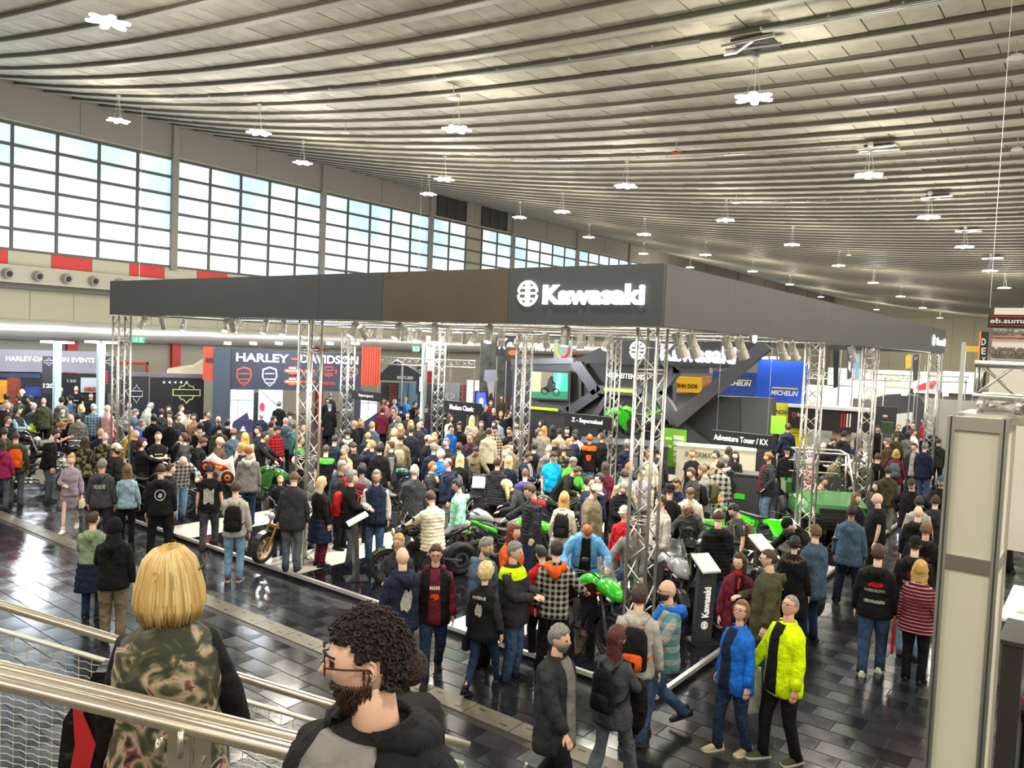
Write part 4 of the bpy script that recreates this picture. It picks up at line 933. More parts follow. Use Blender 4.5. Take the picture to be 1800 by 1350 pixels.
        shell((z > np.where(y > 0, .3, .12))*1., .016+.01*np.clip(z, 0, 1), 'cap', cloth(hc)); shell(((z > -.42) & (z <= .3) & (y < .2))*1., .007, 'hair', hairm('brown hair'))
        bk = -1 if 'backwards' in extra else 1; q = MB(); rr = []
        for u in np.linspace(-1, 1, 9): 
            rr.append(np.array([hp([u*.075, bk*(.085*math.sqrt(max(0, 1-u*u*.8))), .038]), hp([u*.07, bk*(.085*math.sqrt(max(0, 1-u*u*.8))+.07*math.sqrt(max(0, 1-u*u))+.01), .028]), hp([u*.07, bk*(.085*math.sqrt(max(0, 1-u*u*.8))+.07*math.sqrt(max(0, 1-u*u))+.01), .022]), hp([u*.075, bk*.08*math.sqrt(max(0, 1-u*u*.8)), .03])]))
        q.loft(rr); q.build('cap_peak', cloth(hc), me)
    elif hk == 'beanie': shell((z > np.where(y > 0, .28, -.12))*1., (.018+.012*np.clip(z, 0, 1))*jit(.04), 'beanie', cloth(hc))
    elif hk == 'hoodup':
        shell((z > np.where(y > .5, .6, np.where(y > .2, -.1, -.95)))*1., (.030+.02*np.clip(z, 0, 1))*jit(.05), 'hood', cloth(hc)); q = MB(); q.tube([hp([0, -.02, -.07]), spine(.5, 0, -.03), spine(.46, 0, -.04)], [.095, .115, .12], 14); q.build('hood_collar', cloth(hc), me, smooth=True)
    if beard:
        ms = ((z < -.32) & (y > -.05) & ~((abs(z+.5) < .05) & (abs(x) < .2))) | ((abs(z+.36) < .07) & (abs(x) < .25) & (y > 0)); shell(ms*1., .013*jit(.2), 'beard', hairm(beard))
    if glasses:
        q = MB()
        for s in (1, -1):
            a = np.linspace(0, 2*math.pi, 11)[:-1]; pts = [hp([s*.032+.024*math.cos(t), .104, .008+.016*math.sin(t)]) for t in a]; q.tube(pts+[pts[0]], .0025, 4, cap=False); q.tube([hp([s*.056, .104, .012]), hp([s*.078, .06, .012]), hp([s*.082, -.01, .008])], .0025, 4)
        q.tube([hp([-.009, .106, .01]), hp([.009, .106, .01])], .0025, 4); q.build('glasses', BLACKM, me)
    # --- place it
    me.scale = (sc,)*3
    r0 = ray(px, py); hd = nz(np.array([r0[0], r0[1], 0])); rv = np.array([hd[1], -hd[0], 0]); fa = math.radians(f); dr = -math.cos(fa)*hd+math.sin(fa)*rv
    rz = math.atan2(dr[1], dr[0])-math.pi/2; Rz = np.array(Matrix.Rotation(rz, 3, 'Z'))
    topl = Rz@(hp(HS.reshape(-1, 3))[np.argmax(hp(HS.reshape(-1, 3))[:, 2])]*sc)
    if loc is not None: P = np.array(loc, float)
    else:
        def solve(b): 
            q = hit(px, py, 2, b+topl[2]+.012); return q-topl*[1, 1, 0]
        b = 0.0 if base is None else base; P = solve(b)
        if base is None and 9.0 < P[0] < 30 and 4.5 < P[1] < 19.5: P = solve(PZ); b = PZ
        if base is None and px < 205 and P@_F0 > 26.6: b = .25; P = solve(b)
        if base is None:
            dd = math.hypot(P[0], P[1]); mxd = 29.4 if px < 370 else (29.8 if px < 500 else 46)
            if P[1] > 34.6 or P@_F0 > mxd:
                for k in range(60):
                    b += .02; P = solve(b)
                    if P[1] <= 34.6 and P@_F0 <= mxd: break
        P = np.array([P[0], P[1], b])
    me.location = P; me.rotation_euler.z = rz
    w = Pose(); w.lean = lean or leg == 'ride'; w.o = me; w.P = P; w.rz = rz; w.sc = sc; w.arms = arms_; w.spine = spine; w.HC = HC; w.hp = hp; w.tring = tring; w.prof = prof; w.px = px; w.py = py; w.INF = INF; w.up = up; w.fw = fw; w.legs = legs_
    w.desc = (kind, col, top[2] if len(top) > 2 else '', hk, hc, f, fem); w.label = label; w.b = P[2]
    me['category'] = 'person'; 
    if label: me['label'] = label
    if group: me['group'] = group
    del me['_']
    PEOPLE.append(w); return w
def follow(w, o, label, cat, group=None):  # a thing worn or held: own top-level object in the wearer's place
    o.location = w.P; o.rotation_euler.z = w.rz; o.scale = (w.sc,)*3; w.carry = getattr(w, 'carry', [])+[o]; return tag(o, label, cat, group)
def backpack(w, col, label, acc=None, small=False):
    sp = w.spine; a, b, y = w.prof(.3); yb = y-b-w.INF; W_, D_ = (.15, .085) if not small else (.13, .05); r = link('backpack', None); rr = []
    for t, k, dk in ((-.02, .85, .7), (.02, 1, 1), (.2, 1, 1.05), (.36, .95, .9), (.43, .7, .6), (.45, .4, .3)):
        ph = np.linspace(0, 2*math.pi, 14, endpoint=False); c, s = np.sin(ph), np.cos(ph); rr.append(np.array([sp(max(t, .001), np.sign(x)*abs(x)**.6*W_*k, yb-D_-.005+np.sign(q)*abs(q)**.6*D_*dk) for x, q in zip(c, s)]))
    MBb = MB(); MBb.loft(rr); MBb.build('bag', cloth(col), r, smooth=True)
    q = MB(); q.loft([np.array([sp(t, x*.11*k, yb-2*D_-.01-(.025*k if z_ else 0)) for x, z_ in ((-1, 0), (-.9, 1), (.9, 1), (1, 0))]) for t, k in ((.02, .8), (.05, 1), (.17, 1), (.2, .8))]); q.build('front_pocket', cloth(acc or col), r, smooth=True)
    for s in (1, -1):
        q = MB(); q.tube([sp(.40, s*.07, yb-.02), sp(.50, s*.10, -.07), sp(.515, s*.105, 0), sp(.44, s*.125, b+y+w.INF), sp(.25, s*.15, b+w.INF-.02), sp(.12, s*.175, -.04), sp(.08, s*.13, yb-.02)], [(.022, .008)]*7, 6); q.build('strap', cloth(acc or col), r, smooth=True)
    q = MB(); q.tube([sp(.45, -.03, yb-.06), sp(.475, 0, yb-.06), sp(.45, .03, yb-.06)], .008, 5); q.build('grab_handle', cloth(acc or col), r)
    follow(w, r, label, 'backpack'); return r
def handbag(w, arm, col, label, size=(.26, .2, .09), strap=.25, shoulder=False, name='handbag', cat='bag'):
    h = w.arms[arm][2] if not shoulder else w.spine(.10, (.21 if arm == 0 else -.21), .03); r = link(name, None); c = h+np.array([0, 0, -strap-size[1]/2 if not shoulder else -.1])
    q = MB(); rr = []
    for z, k in ((-.5, .9), (-.42, 1), (.3, .92), (.5, .8)): rr.append(c+np.array([(x*size[2]/2*k, y*size[0]/2*k, z*size[1]) for x, y in ((-1, -.9), (-.8, -1), (.8, -1), (1, -.9), (1, .9), (.8, 1), (-.8, 1), (-1, .9))]))
    q.loft(rr); q.build('bag_body', cloth(col), r, smooth=False)
    q = MB(); top_ = h+np.array([0, 0, -.02]) if not shoulder else w.spine(.52, (.09 if arm == 0 else -.09), 0)+np.array([0, 0, .03])
    q.tube([c+[0, -size[0]*.4, size[1]*.45], top_+[0, -.03, 0], top_+[0, .03, 0], c+[0, size[0]*.4, size[1]*.45]], .009, 6); q.build('bag_strap', cloth(col), r)
    return follow(w, r, label, cat)
# ================================================================== motorcycles
TYRE = mat('tyre_rubber', (.015, .015, .015), .7); ENG = mat('engine_alloy', srgb('5a5a5c'), .35, .7); CHROME = mat('chrome', (.8, .8, .8), .12, 1); SEATM = mat('seat_vinyl', (.018, .018, .02), .55); GLASSM = mat('tinted_screen', (.55, .6, .62), .08, trans=.85, alpha=.45); HLG = mat('headlamp_glass', (.8, .82, .85), .1, .3); PLASTIC = mat('bike_black', (.02, .02, .022), .35); GOLD = mat('gold_anodised', srgb('b08a3c'), .3, .7); ORL = mat('orange_reflector', srgb('e86a20'), .4)
def gloss(c): return mat('paint_'+c, srgb(c), .22, .1, spec=.6)
def ell(c, a, b, n=12, axis=0, pw=2.4):
    ph = np.linspace(0, 2*math.pi, n, endpoint=False); s, k = np.sin(ph), np.cos(ph); X = np.sign(s)*np.abs(s)**(2/pw)*a; Z = np.sign(k)*np.abs(k)**(2/pw)*b
    v = np.zeros((n, 3)); v[:, 1] = X; v[:, 2] = Z; return v+np.array(c)
def lf(mb, prof): # list of (x, zc, halfwidth, halfheight)
    return mb.loft([ell((x, 0, z), a, b) for x, z, a, b in prof])
def bar(mb, pts, r, n=6): return mb.tube(pts, r, n)
def make_bike(kind, main, accent='1a1a1c', rim=None, name='motorcycle'):
    r = empty(name, (0, 0, 0)); P = gloss(main); A = gloss(accent); RM = rim or PLASTIC; dirt = kind == 'dirt'; cr = kind == 'cruiser'
    wb = .70 if not cr else .80; fr, fw_, rr_, rw = (.34, .045, .33, .055) if dirt else ((.30, .06, .32, .09) if not cr else (.34, .065, .32, .10))
    for x, R_, w_, nm in ((wb, fr, fw_, 0), (-wb, rr_, rw, 1)):
        q = MB(); n = 28; rings = []
        for i in range(n+1):
            a = 2*math.pi*i/n; c = np.array([math.cos(a), 0, math.sin(a)]); cc = np.array([x, 0, R_])+c*(R_-w_*.75); k = np.linspace(0, 2*math.pi, 9)[:-1]
            lug = 1.06 if dirt and i % 2 else 1
            rings.append(cc+np.outer(np.cos(k)*w_*.75*lug, c)+np.outer(np.sin(k)*w_, [0, 1, 0]))
        q.loft(rings, cap=False); wh_ = q.build('wheel', TYRE, r, smooth=True)
        q = MB(); ri = R_-w_*1.5; ring = []
        for i in range(n+1):
            a = 2*math.pi*i/n; c = np.array([math.cos(a), 0, math.sin(a)]); ring.append(np.array([[x, 0, R_]+c*(ri+.012)+np.array([0, y, 0]) for y in (-w_*.6, w_*.6)]+[[x, 0, R_]+c*(ri-.014)+np.array([0, y, 0]) for y in (w_*.55, -w_*.55)]))
        q.loft(ring, cap=False)
        if dirt or cr: 
            for i in range(18): a = 2*math.pi*i/18; bar(q, [(x, .02*(-1)**i, R_), (x+ri*math.cos(a), 0, R_+ri*math.sin(a))], .0035, 4)
        else:
            for i in range(10): a = 2*math.pi*i/10+.1*(i % 2); bar(q, [(x+.03*math.cos(a), 0, R_+.03*math.sin(a)), (x+ri*math.cos(a), 0, R_+ri*math.sin(a))], .011, 5)
        q.disc((x, 0, R_), (0, 1, 0), .045, w_*1.6, 12); q.build('rim', RM, wh_)
        for s in ((1, -1) if nm == 0 and not dirt else (1,)):
            q = MB(); a = np.linspace(0, 2*math.pi, 25)
            for i in range(24): q.prism([(x+p_*math.cos(a[j]), s*w_*.9, R_+p_*math.sin(a[j])) for p_, j in ((.145, i), (.145, i+1), (.095, i+1), (.095, i))], (0, .005, 0))
            q.build('brake_disc', CHROME, wh_)
    rk = .30 if not cr else .42; top = np.array([wb-rk, 0, .98 if not dirt else 1.02]) if not cr else np.array([wb-.40, 0, .95]); ax = np.array([wb, 0, fr]); q = MB()
    for s in (1, -1): bar(q, [ax+[0, s*.085, 0], ax*.55+top*.45+[0, s*.085, 0]], .027, 8); bar(q, [ax*.55+top*.45+[0, s*.085, 0], top+[0, s*.085, 0]], .021, 8)
    q.box(top+[.0, 0, .0], (.06, .2, .03)); q.box(ax*.4+top*.6, (.06, .2, .04)); q.build('fork', GOLD if rim is GOLD or dirt else CHROME if cr else ENG, r, smooth=False)
    q = MB()
    for s in (1, -1):
        bar(q, [top+[-.03, 0, -.05], (.15, s*.13, .72), (-.18, s*.12, .52), (-.22, s*.1, .36)], .022); bar(q, [(-.15, s*.12, .62), (-.5, s*.10, .80)], .015); bar(q, [(.25, s*.05, .7), (.2, s*.1, .38), (-.15, s*.1, .3)], .016)
        bar(q, [(-.2, s*.09, .4), (-wb, s*.11, rr_)], .025)
    q.build('frame', PLASTIC if not (rim is None and main == '2f9e1e') else P, r)
    q = MB(); q.box((.05, 0, .38), (.36, .30, .22)); q.box((.1, 0, .54), (.20, .28, .22), Matrix.Rotation(-.35, 4, 'Y')); q.disc((.0, 0, .36), (0, 1, 0), .10, .38, 16); q.disc((.18, 0, .38), (0, 1, 0), .075, .36, 16)
    for k in range(5): q.box((.12, 0, .48+k*.035), (.26, .32, .012), Matrix.Rotation(-.35, 4, 'Y'))
    if cr:
        for s in (1, -1): q.box((.05+s*.14, 0, .58), (.13, .15, .28), Matrix.Rotation(s*.38, 4, 'Y'))
        q.disc((.08, .17, .55), (0, 1, 0), .08, .06, 14)
    q.build('engine', CHROME if cr else ENG, r)
    q = MB()
    for k in range(4): bar(q, [(.24, -.1+k*.066, .56), (.34, -.1+k*.066, .42), (.25, -.08+k*.05, .26), (.05, -.02, .22)], .018)
    if cr: bar(q, [(.1, -.17, .3), (-.8, -.2, .3)], .04, 10); bar(q, [(.1, -.17, .38), (-.75, -.2, .42)], .04, 10)
    else: bar(q, [(.05, -.03, .22), (-.25, -.12, .26), (-.3, -.17, .3)], .025); bar(q, [(-.28, -.17, .3), (-.4, -.18, .36), (-.72, -.20, .52)], [.03, .05, .045], 10)
    q.build('exhaust', CHROME if cr else ENG, r, smooth=True)
    if not dirt and not cr:
        q = MB(); q.hexa([(.30, -.16, .32), (.34, -.16, .32), (.34, .16, .32), (.30, .16, .32), (.36, -.17, .62), (.40, -.17, .62), (.40, .17, .62), (.36, .17, .62)]); q.build('radiator', PLASTIC, r)
    # bodywork
    q = MB()
    if dirt: lf(q, [(.36, .9, .03, .03), (.28, .86, .12, .09), (.1, .86, .10, .08), (-.05, .85, .05, .05)])
    elif cr: lf(q, [(.42, .86, .04, .04), (.36, .86, .12, .08), (.2, .88, .16, .11), (-.02, .84, .13, .09), (-.12, .80, .05, .04)])
    else: lf(q, [(.40, .90, .07, .05), (.34, .92, .15, .09), (.18, .95, .17, .12), (.02, .90, .13, .11), (-.12, .83, .09, .06)])
    q.build('fuel_tank', P, r, smooth=True)
    q = MB(); tz = .86 if not cr else .74
    if dirt: lf(q, [(.02, .93, .05, .03), (-.2, .92, .07, .035), (-.5, .95, .07, .03), (-.68, .98, .05, .02)])
    elif cr: lf(q, [(-.08, .74, .08, .03), (-.25, .70, .16, .05), (-.45, .73, .14, .05), (-.55, .80, .11, .04), (-.78, .80, .09, .03)])
    else: lf(q, [(-.06, .85, .08, .03), (-.2, .81, .13, .04), (-.4, .84, .12, .04), (-.46, .90, .10, .035), (-.72, .95, .07, .025)])
    q.build('seat', SEATM, r, smooth=True)
    q = MB()
    if dirt: lf(q, [(-.35, .84, .08, .05), (-.6, .90, .08, .03), (-.95, 1.0, .06, .012), (-1.0, 1.0, .02, .006)])
    elif cr: lf(q, [(-.55, .68, .10, .03), (-.8, .68, .11, .05), (-1.02, .55, .10, .03), (-1.1, .42, .08, .02)])
    else:
        for s in (1, -1): q.hexa([(-.35, s*.09, .74), (-.82, s*.03, .93), (-.82, s*.06, .93), (-.35, s*.13, .74), (-.38, s*.08, .84), (-.80, s*.03, .98), (-.80, s*.06, .98), (-.38, s*.12, .84)])
        lf(q, [(-.5, .87, .08, .03), (-.78, .95, .06, .03), (-.86, .96, .03, .02)]); bar(q, [(-.8, 0, .9), (-.98, 0, .66)], .02)
    q.build('tail', P, r, smooth=True)
    q = MB(); fz = .06 if not dirt else .34
    if dirt: rg = [(wb-.32, .80, .05, .02), (wb-.1, .86, .075, .02), (wb+.15, .82, .07, .014), (wb+.38, .70, .05, .008)]; lf(q, rg)
    else:
        for i in range(7):
            a = math.radians(25+i*20); c = np.array([math.cos(a), 0, math.sin(a)]); 
            b2 = math.radians(45+i*20); c2 = np.array([math.cos(b2), 0, math.sin(b2)]); R2 = fr+.025
            q.hexa([ax+c*R2+[0, -.07, 0], ax+c2*R2+[0, -.07, 0], ax+c2*R2+[0, .07, 0], ax+c*R2+[0, .07, 0], ax+c*(R2+.01)+[0, -.06, 0], ax+c2*(R2+.01)+[0, -.06, 0], ax+c2*(R2+.01)+[0, .06, 0], ax+c*(R2+.01)+[0, .06, 0]])
    q.build('front_fender', P if dirt or cr else A, r, smooth=dirt)
    hbw, hbz = (.40, 1.10) if not cr else (.42, 1.10)
    if kind == 'sport': hbw, hbz = .33, .98
    q = MB(); bar(q, [top+[-.16 if not cr else -.25, hbw, hbz-top[2]], top+[-.05, hbw*.5, hbz-top[2]+.0], top+[0, .1, .05], top+[0, -.1, .05], top+[-.05, -hbw*.5, hbz-top[2]], top+[-.16 if not cr else -.25, -hbw, hbz-top[2]]], .012, 8)
    for s in (1, -1): bar(q, [top+[-.16 if not cr else -.25, s*hbw, hbz-top[2]], top+[-.11 if not cr else -.2, s*(hbw-.11), hbz-top[2]]], .02, 8); bar(q, [top+[-.08, s*(hbw-.1), hbz-top[2]], top+[-.1, s*(hbw+.04), hbz-top[2]-.02]], .006, 4)
    hb = q.build('handlebar', PLASTIC if not cr else CHROME, r, smooth=True)
    if not dirt:
        for s in (1, -1): 
            q = MB(); bar(q, [top+[-.05, s*hbw*.7, hbz-top[2]], top+[-.02, s*hbw*.95, hbz-top[2]+.16]], .006, 4); lf_c = top+np.array([-.02, s*hbw*1.0, hbz-top[2]+.19]); q.loft([lf_c+[dx, 0, 0]+(ell((0, 0, 0), .06*k, .035*k, 10)) for dx, k in ((.02, .4), (.012, 1), (-.01, 1))]); q.build('mirror', PLASTIC, hb, smooth=True)
    if dirt:
        q = MB(); q.hexa([(wb-.20, -.08, .72), (wb-.16, -.08, .72), (wb-.16, .08, .72), (wb-.20, .08, .72), (wb-.30, -.11, 1.04), (wb-.26, -.11, 1.04), (wb-.26, .11, 1.04), (wb-.30, .11, 1.04)]); q.build('number_plate', P, r)
        for s in (1, -1):
            q = MB(); q.hexa([(.42, s*.16, .62), (.30, s*.19, .58), (.30, s*.17, .58), (.42, s*.14, .62), (.44, s*.17, .95), (.05, s*.12, .90), (.05, s*.10, .90), (.44, s*.15, .95)]); q.build('radiator_shroud', P, r)
            q = MB(); q.hexa([(-.25, s*.11, .60), (-.45, s*.12, .66), (-.45, s*.10, .66), (-.25, s*.09, .60), (-.2, s*.10, .84), (-.72, s*.07, .93), (-.72, s*.05, .93), (-.2, s*.08, .84)]); q.build('side_panel', P, r)
    else:
        q = MB(); hx = wb-.20 if not cr else wb-.30
        if kind == 'naked': lf(q, [(hx+.10, .90, .05, .05), (hx+.07, .90, .09, .08), (hx-.03, .93, .11, .10), (hx-.08, .95, .07, .07)]); q.build('headlight_cowl', P, r, smooth=True)
        elif kind in ('sport', 'tourer'):
            z0 = 0 if kind == 'sport' else .05
            lf(q, [(wb+.08, .78+z0, .03, .025), (wb, .82+z0, .13, .08), (wb-.12, .87+z0, .16, .11), (wb-.25, .90+z0, .18, .12), (wb-.3, .92+z0, .13, .07)]); q.build('front_fairing', P, r, smooth=True)
            for s in (1, -1):
                q = MB(); q.hexa([(wb-.22, s*.15, .82), (wb-.30, s*.17, .80), (.15, s*.17, .70), (.2, s*.15, .66), (wb-.24, s*.14, .93), (.32, s*.16, .96), (.12, s*.17, .84), (.15, s*.15, .78)]); q.prism([(.44, s*.17, .84), (.40, s*.18, .56), (.26, s*.17, .40), (.14, s*.17, .36), (.2, s*.18, .6), (.1, s*.18, .76)], (0, s*.012, 0)); q.build('side_fairing', P if kind == 'sport' else A, r)
            q = MB(); h_ = .16 if kind == 'sport' else .34; rg = []
            for u in np.linspace(0, 1, 6):
                c = np.array([wb-.13-.20*u*(1 if kind == 'sport' else 1.2), 0, .93+z0+h_*u]); th = np.linspace(-1.25, 1.25, 9); w_ = .17*(1-.35*u**2)
                o_ = [c+[.06*math.cos(t)-.06, w_*math.sin(t), 0] for t in th]; rg.append(np.array(o_+[p+[-.006, 0, 0] for p in o_[::-1]]))
            q.loft(rg); q.build('windscreen', GLASSM, r, smooth=True)
        q = MB()
        if kind in ('sport', 'tourer'):
            for s in (1, -1): q.loft([ell((wb-.01-.06*k_, s*(.075+.02*k_), .80+.02*k_), .05, .025, 8)+[.02*0, 0, 0] for k_ in (0, 1)])
        else: q.disc((hx+.105 if not cr else hx+.12, 0, .90 if not cr else .86), (1, 0, -.05), .075 if not cr else .09, .02, 16)
        q.build('headlight', HLG, r, smooth=True)
        if cr: q = MB(); q.tube([(hx+.11, 0, .86), (hx+.02, 0, .87), (hx-.06, 0, .88)], [.095, .09, .04], 16); q.build('headlight_shell', CHROME, r, smooth=True)
        q = MB()
        for s in (1, -1): q.box((hx+.02, s*.19, .86), (.03, .05, .02)); q.box((-.8, s*.12, .86), (.03, .05, .02))
        q.build('indicators', ORL, r)
        q = MB(); q.box((wb-.27, 0, 1.04), (.03, .16, .08), Matrix.Rotation(.6, 4, 'Y')); q.build('dashboard', PLASTIC, r)
    q = MB(); bar(q, [(-.1, .13, .3), (-.05, .30, .01)], .01); bar(q, [(-.12, .12, .34), (-.14, .24, .32)], .012); bar(q, [(-.12, -.12, .34), (-.14, -.24, .32)], .012); q.build('stand_and_pegs', ENG, r)
    return r
BIKES = {}; NB = [0]
def bike(px, py, f, kind, main, label, accent='1a1a1c', rim=None, base=None, roll=8, group='motorcycles on the display platform', s=1.0, lift=0, P=None):
    key = (kind, main, accent, str(rim))
    if key in BIKES: o = copy_tree(BIKES[key])
    else: o = make_bike(kind, main, accent, rim); BIKES[key] = o
    b = PZ if base is None else base
    if P is None: P = hit(px, py, 2, b)
    r0 = ray(px, py); hd = nz(np.array([r0[0], r0[1], 0])); rv = np.array([hd[1], -hd[0], 0]); fa = math.radians(f); dr = -math.cos(fa)*hd+math.sin(fa)*rv
    o.location = (P[0], P[1], b+lift); o.rotation_euler = (math.radians(-roll), 0, math.atan2(dr[1], dr[0])); o.scale = (s,)*3
    tag(o, label, 'motorcycle', group); return o
def bikes():
    G = '35c81a'
    bike(1012, 1128, 40, 'tourer', '2fb81c', 'green and black sport tourer with tall windscreen, at the platform corner', '111214')
    bike(742, 1015, -72, 'naked', '22262a', 'black and dark green naked motorcycle under the rider in the white jacket', '1e3a1e')
    bike(502, 975, -38, 'naked', '1c1c1e', 'black motorcycle with gold wheels and fork near the left of the platform', rim=GOLD)
    bike(452, 893, 62, 'sport', '1f5a1c', 'dark green sport motorcycle on the platform beside the grey jacketed man', '15281a')
    bike(852, 985, -80, 'naked', '8a8c8c', 'silver grey naked motorcycle with red frame touches', '7a1c1c')
    bike(905, 1010, 95, 'sport', '35b81e', 'motorcycle with bright green tank behind the auburn-haired woman', '101012')
    bike(800, 935, -70, 'naked', '2a2c30', 'dark naked motorcycle behind the boy in the mint hoodie')
    bike(960, 950, -60, 'naked', '2d3a2c', 'dark naked motorcycle with pale green trim next to the blonde with the backpack', '4a8a2a')
    bike(985, 915, 60, 'sport', 'a8aaa8', 'white and grey motorcycle in front of the man in the turquoise shirt', '2b6f2b')
    bike(1150, 1078, 25, 'tourer', '9a9c9e', 'silver touring motorcycle behind the corner truss column', '303234')
    bike(1238, 1062, -15, 'tourer', '141516', 'black touring motorcycle which the couple in grey puffer jackets inspect', '141516')
    bike(1275, 1016, 68, 'dirt', '38d414', 'nearest bright green motocross bike', rim=ENG)
    bike(1338, 990, 66, 'dirt', '40de18', 'second bright green motocross bike, beside the utility vehicle', rim=ENG)
    bike(1222, 992, 70, 'dirt', '44d01c', 'green motocross bike half hidden by the man in the black puffer jacket', rim=PLASTIC)
    bike(1312, 1108, 20, 'naked', '1b1c1e', 'black motorcycle behind the woman with the red scarf')
    bike(1385, 1060, 30, 'naked', '1a1b1d', 'black motorcycle beside the man with the black beanie')
    bike(700, 940, 50, 'naked', '3d2f18', 'retro motorcycle with bronze headlamp behind the navy waistcoat man', '2a2a20')
    bike(835, 905, 15, 'naked', '30382a', 'olive naked motorcycle ridden by the youth in the khaki jacket')
    bike(1095, 905, 10, 'naked', '1c1e22', 'dark motorcycle between the slim truss and the corner column')
    bike(690, 895, 80, 'naked', '1e4a44', 'green classic motorcycle with pale seat in the middle of the crowd', 'b8b8a8')
    bike(1100, 0, -78, 'sport', G, 'bright green sport motorcycle raised on the dark podium', G, lift=0, s=1.2, P=hit(1108, 778, 0, 24.0), base=hit(1108, 778, 0, 24.0)[2], roll=3, group='')
    g2 = 'motorcycles outside the platform'
    bike(66, 868, 60, 'cruiser', 'cfcdb8', 'chrome cruiser with cream tank at the left edge', '1a1a1c', base=0, group=g2)
    bike(118, 842, 70, 'cruiser', '17181a', 'black cruiser beside the man in the black hoodie', base=0, group=g2)
    bike(30, 820, 50, 'cruiser', '16171a', 'black cruiser half hidden behind the people at the left edge', base=0, group=g2)
    bike(1510, 862, -60, 'dirt', 'd4d2ca', 'white enduro motorcycle behind the second truss column of the right side', base=PZ, group=g2)
    bike(1478, 835, 60, 'naked', '15388a', 'blue motorcycle among the visitors on the right', base=0, group=g2)
    bike(268, 905, 75, 'naked', '131416', 'black motorcycle around which the people on the left of the platform gather', group=g2)
    bike(300, 830, 60, 'cruiser', 'c8cacc', 'chrome custom motorcycle beside the man with crossed arms', base=0, group=g2)
bikes()
# ------------------------------------------------------------------ green utility vehicle
def utv():
    p = hit(1440, 934, 2, PZ); r = empty('utility_vehicle', p, 'dark green four-wheeled utility vehicle with roll cage and black front bumper', 'vehicle'); GP = gloss('2f6b34'); P = PLASTIC
    q = MB(); q.hexa([(-.72, -1.5, .72), (.72, -1.5, .72), (.72, -.35, .75), (-.72, -.35, .75), (-.55, -1.42, .92), (.55, -1.42, .92), (.62, -.35, 1.08), (-.62, -.35, 1.08)]); q.build('bonnet', GP, r)
    for s in (1, -1): 
        q = MB(); q.hexa([(s*.55, -1.48, .74), (s*.80, -1.40, .70), (s*.82, -.55, .74), (s*.58, -.4, .76), (s*.52, -1.42, .90), (s*.74, -1.32, .88), (s*.78, -.6, .98), (s*.56, -.4, 1.04)]); q.build('front_wing', GP, r)
        for y in (-1.1, 1.0):
            q = MB(); rg = []
            for i in range(25):
                a = 2*math.pi*i/24; c = np.array([0, math.cos(a), math.sin(a)]); k = np.linspace(0, 2*math.pi, 9)[:-1]; rg.append(np.array([s*.72, y, .33])+c*.24+np.outer(np.cos(k)*.09*(1.08 if i % 2 else 1), c)+np.outer(np.sin(k)*.12, [1, 0, 0]))
            q.loft(rg, cap=False); w_ = q.build('wheel', TYRE, r, smooth=True); q = MB(); q.disc((s*.74, y, .33), (1, 0, 0), .17, .14, 16); q.build('rim', ENG, w_)
        q = MB(); q.disc((s*.5, -1.5, .80), (.15*s, -1, .15), .075, .05, 16); q.build('headlight', HLG, r)
        q = MB(); bar(q, [(s*.66, -.4, 1.05), (s*.60, .15, 1.92), (s*.60, .95, 1.92), (s*.66, 1.15, .95)], .028, 8); bar(q, [(s*.62, .3, .9), (s*.60, .35, 1.9)], .022, 8); q.build('roll_bar', P if s < 0 else ALU, r, smooth=True)
    q = MB(); bar(q, [(-.6, .15, 1.92), (.6, .15, 1.92)], .026, 8); bar(q, [(-.6, .95, 1.92), (.6, .95, 1.92)], .026, 8); bar(q, [(-.66, 1.1, 1.3), (.66, 1.1, 1.3)], .02, 8); bar(q, [(-.64, 1.0, 1.6), (.64, 1.0, 1.6)], .018, 8); q.build('cross_bar', ALU, r, smooth=True)
    q = MB(); q.box((0, -1.53, .60), (1.1, .12, .22)); q.box((0, -1.6, .62), (.7, .1, .12)); bar(q, [(-.75, -1.55, .48), (-.75, -1.62, .62), (.75, -1.62, .62), (.75, -1.55, .48)], .025, 8); q.build('bumper', P, r)
    q = MB(); q.box((0, -1.5, .80), (.7, .06, .10)); q.build('grille', P, r)
    q = MB(); q.box((0, 0, .42), (1.2, 2.6, .2)); q.box((0, -.36, .9), (1.2, .08, .3)); q.build('chassis', P, r)
    q = MB(); q.box((0, .35, .72), (1.2, .5, .18)); q.box((0, .62, 1.0), (1.2, .12, .55), Matrix.Rotation(-.15, 4, 'X')); q.build('bench_seat', SEATM, r)
    q = MB(); a = np.linspace(0, 2*math.pi, 17); q.tube([(.35+.17*math.cos(t), -.12+.06*math.sin(t), 1.1+.15*math.sin(t)) for t in a], .014, 6, cap=False); bar(q, [(.35, -.36, .95), (.35, -.12, 1.1)], .02); q.build('steering_wheel', P, r)
    q = MB(); q.hexa([(-.7, .8, .75), (.7, .8, .75), (.7, 1.5, .75), (-.7, 1.5, .75), (-.72, .78, 1.05), (.72, .78, 1.05), (.72, 1.55, 1.05), (-.72, 1.55, 1.05)]); q.build('cargo_box', GP, r)
    for s in (1, -1): q = MB(); q.hexa([(s*.60, -.3, .45), (s*.66, -.3, .45), (s*.66, .6, .45), (s*.60, .6, .45), (s*.62, -.35, .9), (s*.68, -.35, .9), (s*.66, .6, .8), (s*.60, .6, .8)]); q.build('door', GP, r)
    r0 = ray(1430, 900); r.rotation_euler.z = math.atan2(r0[1], r0[0])-math.pi/2+math.radians(12)
utv()
